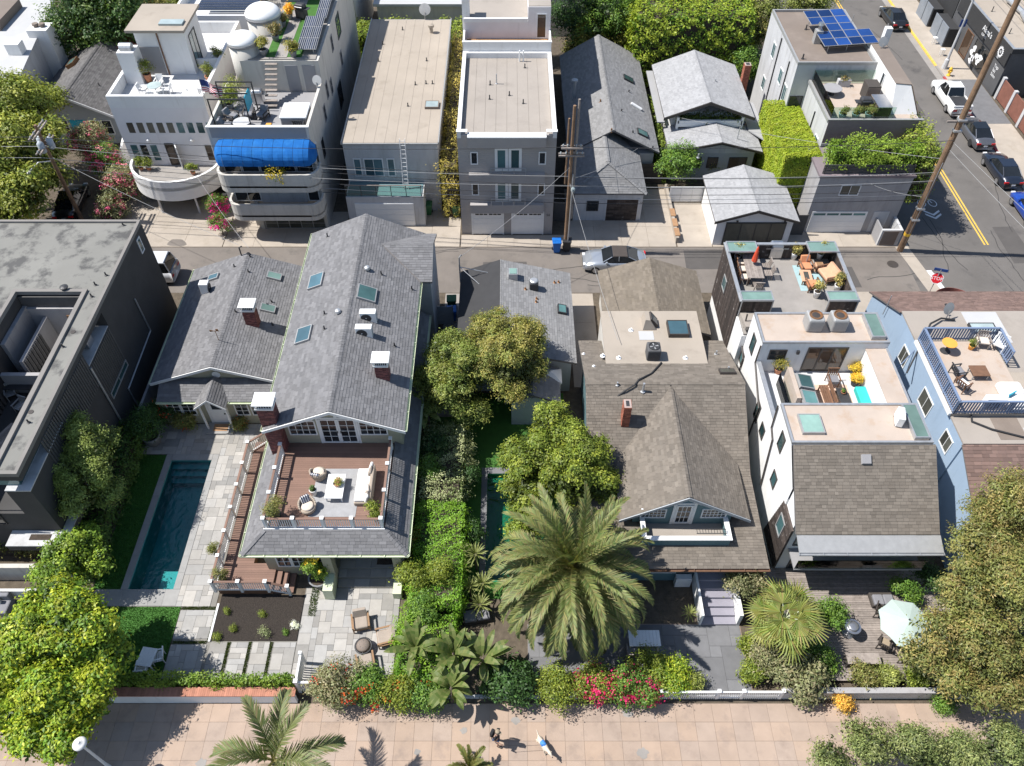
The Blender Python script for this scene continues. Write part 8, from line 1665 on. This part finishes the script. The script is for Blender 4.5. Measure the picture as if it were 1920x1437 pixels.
# timber deck
p=at(1700,1168,2.3);t=thing('parasol','open pale green parasol over the timber deck','parasol',(p.x,p.y,.3));MB().tube([(0,0,0),(0,0,2.35)],.03,8).build('pole','grey_wood',t)
for k in range(8):
    a,b=k*math.pi/4+.2,(k+1)*math.pi/4+.2;r_=1.35;A,Bq=Vector((r_*math.cos(a),r_*math.sin(a),1.85)),Vector((r_*math.cos(b),r_*math.sin(b),1.85));Mi=(A+Bq)/2*.97;Mi.z=1.88;tp=Vector((0,0,2.35));MB().poly([tp,A,Mi]).poly([tp,Mi,Bq]).build('canopy_panel','umbrella_cloth',t);MB().tube([tuple(tp-Vector((0,0,.03))),tuple(A-Vector((0,0,.02)))],.012,4).build('rib','grey_wood',t)
MB().lathe([(.04,0),(.03,.1)],(0,0,2.33),8).build('finial','dark_metal',t)
for px,py,rz,lb_ in((1657,1208,150,'olive sling chair in front of the parasol'),(1690,1228,190,'olive sling chair under the near parasol edge'),(1652,1150,60,'sling chair behind the parasol')):p=at(px,py,.6);slat_chair((p.x,p.y,.3),R(rz),'bronze_metal',lb_,'fabric_khaki','sling chairs on the timber deck')
p=at(1597,1178,1.0);t=round_table((p.x,p.y,.3),.42,.9,'steel','polished round patio heater table on the timber deck','steel');MB().lathe([(.25,0),(.28,.08),(.22,.1),(.05,.12)],(0,0,.9),18).build('dish','rim',t,True);p=at(1653,1125,.5);sofa((p.x,p.y,.3),0,1.2,'cushion_grey','dark_wicker','grey lounger under the white house balcony',(),.8,False);p=at(1615,1240,.5);t=thing('storage_box','dark storage bench at the deck planting','box',(p.x,p.y,.3));MB().box(-.8,.8,-.25,.25,0,.5).build('box','dark_wicker',t);MB().box(-.83,.83,-.28,.28,.501,.55).build('lid','grey_wood',t)
# blue house deck
Z=6.45;sofa((27.6,28.1,Z),R(-90),1.9,'cushion_white','white_paint','white sectional sofa on the blue railed deck',(),1.3,False);p=at(1837,695,Z+.4);dining_table((p.x,p.y,Z),0,.95,.8,'brown_wood','brown square coffee table on the blue railed deck',.4,'pale_metal');p=at(1780,645,Z+.6);t=round_table((p.x,p.y,Z),.42,.7,'orange_plastic','round table with an orange top on the blue railed deck')
for px,py,m,fb_,lb_,rz in((1797,697,'dark_metal','cushion_grey','grey reclining chair left of the brown coffee table',100),(1805,720,'brown_wood','cushion_white','white cushioned chair in the near deck corner',120),(1873,645,'white_paint','cushion_white','white loveseat frame in the far right deck corner',-40),(1843,640,'grey_wood','cushion_beige','timber lounge seat at the far deck railing',-10)):p=at(px,py,Z+.4);slat_chair((p.x,p.y,Z),R(rz),m,lb_,fb_,None,True,.7)
p=at(1900,760,6.5);slat_chair((p.x,p.y,6.22),R(30),'turquoise_plastic','turquoise plastic chair on the blue house roof',None,None,True,.6,.9);p=at(1822,650,Z+.2);pot((p.x,p.y,Z),.18,.3,'orange_plastic','orange pot under the far deck railing',FRESH,.2,.2,30,size=.08)
# roof of the curved balcony house
Z=8.05;round_table((-27.2,57.6,Z),.55,.72,'frost_glass','glass topped table on the white roof deck','white_paint')
for k,(x,y,rz)in enumerate(((-28.1,57.5,90),(-26.3,57.6,-90),(-27.2,58.6,0),(-27.1,56.7,180),(-24.6,56.8,-40))):slat_chair((x,y,Z),R(rz),'white_paint','white metal chair '+('left of','right of','behind','in front of','far right of')[k]+' the glass roof table','cushion_white' if k==0 else None,'white roof deck chairs')
for x,y,h_,lb_ in((-28.3,59.4,.7,'large terracotta pot beside the white chimney'),(-23.6,59.6,.4,'blue and terracotta pots at the right parapet'),(-23.5,62.3,.4,'planter in the rear corner of the white roof deck')):pot((x,y,Z),.3,h_,'terracotta',lb_,OLIVE+FRESH,.45,.5,80,size=.12)
for k,x in enumerate((-29.3,-28.7,-25.0)):pot((x,54.3 if x>-26 else 54.9,2.98),.2,.3,'terracotta',('left','middle','right')[k]+' potted plant on the curved balcony',FRESH,.35,.4,50,size=.12)
t=thing('flag','striped flag with a blue canton on a short pole','flag',(-22.7,55.4,8.9),R(-12));MB().tube([(0,0,-.6),(0,0,1.7)],.025,6).build('pole','pale_metal',t)
fy=lambda u,v:(u,.13*math.sin(u*4.2)+.05*math.sin(v*6),1.5-v-.22*u)
for k in range(13):
    mb=MB();n=12;u0=0 if k>6 else .62
    for j in range(n):a,b=u0+(1.6-u0)*j/n,u0+(1.6-u0)*(j+1)/n;mb.poly([fy(a,k*.072),fy(b,k*.072),fy(b,(k+1)*.072),fy(a,(k+1)*.072)])
    mb.build('stripe','flag_red' if k%2==0 else 'flag_white',t)
mb=MB();[mb.poly([fy(.62*j/6,0),fy(.62*(j+1)/6,0),fy(.62*(j+1)/6,.504),fy(.62*j/6,.504)])for j in range(6)];cn=mb.build('canton','flag_blue',t)
st=MB()
for i in range(6):
    for j in range(5):u,v=.06+i*.1,.06+j*.095;a=fy(u,v);st.box(a[0]-.014,a[0]+.014,a[1]-.012,a[1]+.012,a[2]-.014,a[2]+.014)
st.build('stars','flag_white',cn,kind='stuff')
# terrace of the awning house
Z=8.15;t=thing('pergola','dark open metal pergola over the terrace seating','pergola',(-20.1,53.8,Z))
for x in(-1.3,1.3):
    for y in(-1.2,1.2):MB().box(x-.04,x+.04,y-.04,y+.04,0,2.2).build('post','dark_metal',t)
for k in range(4):MB().box(-1.35,1.35,-1.25+k*.82,-1.18+k*.82,2.201,2.28).build('beam','dark_metal',t)
MB().box(1.2,1.24,-.9,.6,1.0,2.2).build('drape','turquoise_plastic',t)
round_table((-19.4,52.6,Z),.65,.5,'light_grey_stucco','round stone fire table on the awning house terrace')
for k,(x,y,rz)in enumerate(((-20.5,52.4,90),(-20.4,53.6,70),(-19.2,54.0,0),(-18.2,53.9,-20))):lounge((x,y,Z),R(rz),'cushion_grey','dark_wicker',('nearest','second','third','farthest')[k]+' dark wicker chair round the stone fire table','wicker chairs on the awning terrace')
t=thing('hot_tub','hot tub with a white folded cover on the awning house terrace','hot tub',(-15.6,53.5,Z));MB().rbox(-.95,.95,-1.0,1.0,0,.8,.1).build('tub','dark_grey_paint',t);MB().rbox(-.98,.98,-1.03,-.02,.801,.92,.06).build('cover','white_paint',t);MB().rbox(-.98,.98,.0,1.03,.801,.92,.06).build('cover','white_paint',t)
slat_chair((-15.2,52.2,Z),R(180),'dark_metal','dark slatted chair in front of the hot tub',None,None,True,.8,1.0);t=thing('side_table','orange timber stool on the awning house terrace','stool',(-17.4,52.3,Z));MB().rbox(-.2,.2,-.2,.2,.4,.46,.03).build('seat','orange_plastic',t);[piece('leg',t,'warm_wood',x,x+.05,y,y+.05,0,.4)for x in(-.18,.13)for y in(-.18,.13)]
grill((-18.9,56.0,Z),0,'steel grill below the roof stairs');grill((-16.6,64.6,10.72),R(-20),'black grill on the turfed roof','dark_metal','dark_metal')
for k,(x,y,z,cl,r_)in enumerate(((-20.9,56.6,8.15,PALE,.7),(-20.9,55.2,8.15,FRESH,.6),(-18.5,58.5,10.7,BAMB,.45),(-16.2,58.3,10.7,BAMB,.45),(-18.0,60.8,10.7,RUST,.45),(-17.9,63.2,10.7,RUST,.4),(-17.6,64.5,10.7,[(.4,.22,.02)],.4),(-20.1,67.0,10.7,RUST,.7),(-20.3,68.5,10.7,FRESH,.7),(-17.2,71.5,10.7,MIDG,.7),(-18.4,72.5,10.7,RUST,.6))):pot((x,y,z),.3,.45,'grey_pot',('pale shrub in the left terrace corner','green shrub at the left terrace wall','yellow plant above the roof stairs','yellow plant on the stair landing','rust coloured plant between the domes','rust coloured plant at the rear dome','orange flowers beside the rear dome','red leaved plant left of the shed','green plant left of the shed','green plant behind the shed','brown plant at the back of the turfed roof')[k]+' of the awning house',cl,r_,r_*.9,80,size=.14)
dish(thing('satellite_dish','grey satellite dish on the awning house parapet','satellite dish',(-14.5,56.8,8.95),R(160)),.4,.5)
hedge('balcony_plants','flowering climber hanging over the awning balcony',[(-17.6,-16.4,49.6,50.4,5.4,6.4)],160,.14,[(.06,.10,.01),(.3,.22,.02)],'plant',.2)
# solar house terrace
Z=7.46;round_table((25.4,58.6,Z),.75,.55,'dark_grey_paint','round dark table on the glass railed terrace');t=thing('cabinet','tall brown wicker cabinet on the glass railed terrace','cabinet',(28.2,58.1,Z));MB().rbox(-.5,.5,-.6,.6,0,1.2,.04).build('body','dark_wicker',t);MB().box(-.45,.45,-.62,-.605,.1,1.1).build('door','brown_flat_roof',t)
t=thing('kitchen_counter','steel topped outdoor kitchen on the glass railed terrace','counter',(28.3,55.9,Z));MB().box(-.5,.5,-.95,.95,0,.9).build('base','dark_wicker',t);MB().box(-.52,.52,-.97,.97,.901,.95).build('worktop','steel',t);grill((27.1,56.0,Z),0,'small dark grill beside the steel kitchen','dark_metal','dark_metal')
t=thing('planter','copper plant box on the glass railed terrace','planter',(26.7,59.9,Z));MB().box(-.5,.5,-.2,.2,0,.55).build('box','light_grey_stucco',t);crown(t,[(0,0,.6,.45,.18,.15)],40,10,.1,RUST,.08)
for k in range(3):pot((25.3+k*1.0,55.1,Z),.3,.4,'rug_teal',('left','middle','right')[k]+' teal planter along the terrace glass',OLIVE,.35,.3,60,size=.1)
p=at(1335,1000,3.7);t=thing('plant_rack','small dark wire rack on the teal terrace wall','rack',(p.x,21.5,3.62));[piece('bar',t,'dark_metal',-.75+k*.15,-.73+k*.15,-.12,.12,.02,.05)for k in range(11)];MB().box(-.78,.78,-.14,-.12,0,.06).box(-.78,.78,.12,.14,0,.06).build('frame','dark_metal',t)
# ------------------------------------------------------------------ dog walker
def skin_mesh(name,mat,verts,edges,rad,sub=2):
    me=bpy.data.meshes.new(name);me.from_pydata(verts,edges,[]);o=bpy.data.objects.new('tmp_skin',me);C.objects.link(o);m=o.modifiers.new('s','SKIN');s=o.modifiers.new('d','SUBSURF');s.levels=s.render_levels=sub;m.use_smooth_shade=True
    for k,r in enumerate(rad):me.skin_vertices[0].data[k].radius=r if isinstance(r,tuple)else(r,r);me.skin_vertices[0].data[k].use_root=(k==0)
    bpy.context.view_layer.update();nm=bpy.data.meshes.new_from_object(o.evaluated_get(bpy.context.evaluated_depsgraph_get()));bpy.data.objects.remove(o);nm.materials.clear();nm.materials.append(MATS[mat]);return nm
def chain(V,E,Rr,start,pts):
    k=start
    for p,r in pts:V.append(p);Rr.append(r);E.append((k,len(V)-1));k=len(V)-1
    return k
q=at(931,1394);t=thing('person','person in a dark top and blue shorts walking a dog on a leash','person',(q.x,q.y,.03),R(-25))
# facing +x; mid-stride
V=[(0,0,.93)];E=[];Rr=[(.15,.12)];ch_=chain(V,E,Rr,0,[((.01,0,1.12),(.15,.11)),((.02,0,1.35),(.18,.12)),((.03,0,1.47),(.08,.08)),((.05,0,1.54),.06),((.07,0,1.62),.09),((.08,0,1.72),.085)])
sh_=2
def arm(s,el,wr):
    k=chain(V,E,Rr,sh_,[((.02,s*.2,1.4),.06),(el,.045),(wr,.033)]);d=(Vector(wr)-Vector(el)).normalized();h=Vector(wr)+d*.09;k=chain(V,E,Rr,k,[(tuple(h),(.035,.022))])
    for f_ in range(4):a=h+Vector((0,(f_-1.5)*.018,0));chain(V,E,Rr,k,[(tuple(a+d*.045),.009),(tuple(a+d*(.075+.008*(f_ in(1,2)))+Vector((.015,0,-.01))),.008)])
    chain(V,E,Rr,k-1,[(tuple(Vector(wr)+d*.06+Vector((.035,0,.01))),.010),(tuple(Vector(wr)+d*.09+Vector((.045,0,0))),.009)])
arm(-1,(.08,-.27,1.14),(.3,-.24,1.02));arm(1,(-.06,.27,1.13),(-.02,.28,.88))
chain(V,E,Rr,0,[((.03,-.1,.84),.1),((.14,-.1,.5),.062),((.1,-.1,.1),.042),((.24,-.1,.04),.036)]);chain(V,E,Rr,0,[((-.02,.1,.84),.1),((-.05,.1,.49),.062),((-.26,.1,.14),.042),((-.16,.1,.04),.036)])
link('body',skin_mesh('body','skin',V,E,Rr),t)
V2=[(0,0,.95),(.01,0,1.12),(.02,0,1.36),(.02,-.2,1.4),(.055,-.245,1.24),(.02,.2,1.4),(-.03,.245,1.24)];link('shirt',skin_mesh('shirt','fabric_black',V2,[(0,1),(1,2),(2,3),(3,4),(2,5),(5,6)],[(.185,.15),(.18,.135),(.2,.14),.085,.075,.085,.075],2),t)
V2=[(0,0,.96),(.03,-.1,.84),(.12,-.1,.52),(-.02,.1,.84),(-.05,.1,.52)];link('shorts',skin_mesh('shorts','denim',V2,[(0,1),(1,2),(0,3),(3,4)],[(.17,.14),.125,.095,.125,.095],2),t)
for x,y,z in((.17,-.1,0),(-.22,.1,.0)):MB().rbox(x-.1,x+.17,y-.05,y+.05,z,z+.09,.04).build('shoe','dark_wicker',t)
MB().lathe([(.112,0),(.112,.06),(.09,.12),(.03,.15)],(.075,0,1.7),14).hexa([(.15,-.08,1.70),(.28,-.06,1.69),(.28,.06,1.69),(.15,.08,1.70),(.15,-.08,1.72),(.28,-.06,1.705),(.28,.06,1.705),(.15,.08,1.72)]).build('cap','fabric_khaki',t);MB().lathe([(.1,0),(.112,.08),(.11,.12)],(.045,0,1.58),12).build('hair','hair',t)
MB().box(.165,.19,-.015,.015,1.6,1.64).build('nose','skin',t)
for s in(-1,1):MB().lathe([(.006,0),(.012,.006),(.006,.012)],(.16,s*.035,1.645),8).build('eye','fabric_black',t);MB().box(.06,.085,s*.1-.012,s*.1+.012,1.6,1.66).build('ear','skin',t)
MB().box(.15,.166,-.025,.025,1.565,1.575).build('mouth','flag_red',t);MB().rbox(-.28,-.12,-.15,.15,1.0,1.42,.05).build('backpack','fabric_black',t)
p=at(1018,1402);d=thing('dog','pale dog in a blue vest walking ahead of its owner','dog',(p.x,p.y,.03),R(-58));V=[(-.28,0,.5)];E=[];Rr=[(.12,.13)]
k=chain(V,E,Rr,0,[((-.05,0,.49),(.12,.14)),((.2,0,.5),(.13,.16)),((.36,0,.58),.09),((.46,0,.68),.075),((.56,0,.72),.08),((.68,0,.67),.045),((.73,0,.655),.035)]);chain(V,E,Rr,0,[((-.42,0,.55),.035),((-.55,.03,.62),.028),((-.66,.04,.7),.018)])
for s,f_ in((-1,.08),(1,-.06)):
    chain(V,E,Rr,2,[((.22,s*.1,.38),.06),((.22+f_*.8,s*.1,.2),.032),((.2+f_*1.4,s*.1,.04),.03),((.26+f_*1.4,s*.1,.025),.028)]);chain(V,E,Rr,0,[((-.26,s*.1,.4),.075),((-.22-f_,s*.1,.27),.045),((-.36-f_,s*.1,.17),.028),((-.32-f_,s*.1,.03),.028),((-.26-f_,s*.1,.022),.026)])
    MB().hexa([(.5,s*.06,.76),(.56,s*.07,.76),(.56,s*.1,.74),(.5,s*.09,.74),(.5,s*.09,.66),(.54,s*.1,.65),(.54,s*.11,.65),(.5,s*.1,.66)]).build('ear','dog_fur',d)
link('body',skin_mesh('dog_body','dog_fur',V,E,Rr),d);link('vest',skin_mesh('vest','vest_blue',[(-.2,0,.5),(-.02,0,.505),(.22,0,.51)],[(0,1),(1,2)],[(.145,.155),(.14,.16),(.15,.175)],2),d);MB().lathe([(.02,0),(.028,.02),(.02,.04)],(.76,0,.64),8).build('nose','fabric_black',d)
hand=t.matrix_basis@Vector((.36,-.24,.99));bk=d.matrix_basis@Vector((.1,0,.68));wire(tuple(hand),tuple(bk),.12,'wire_black',.008,'dark leash between the walker and the dog',None)['category']='leash';bpy.data.objects[[o.name for o in C.objects if o.name.startswith('overhead_wire')][-1]].name='dog_leash'
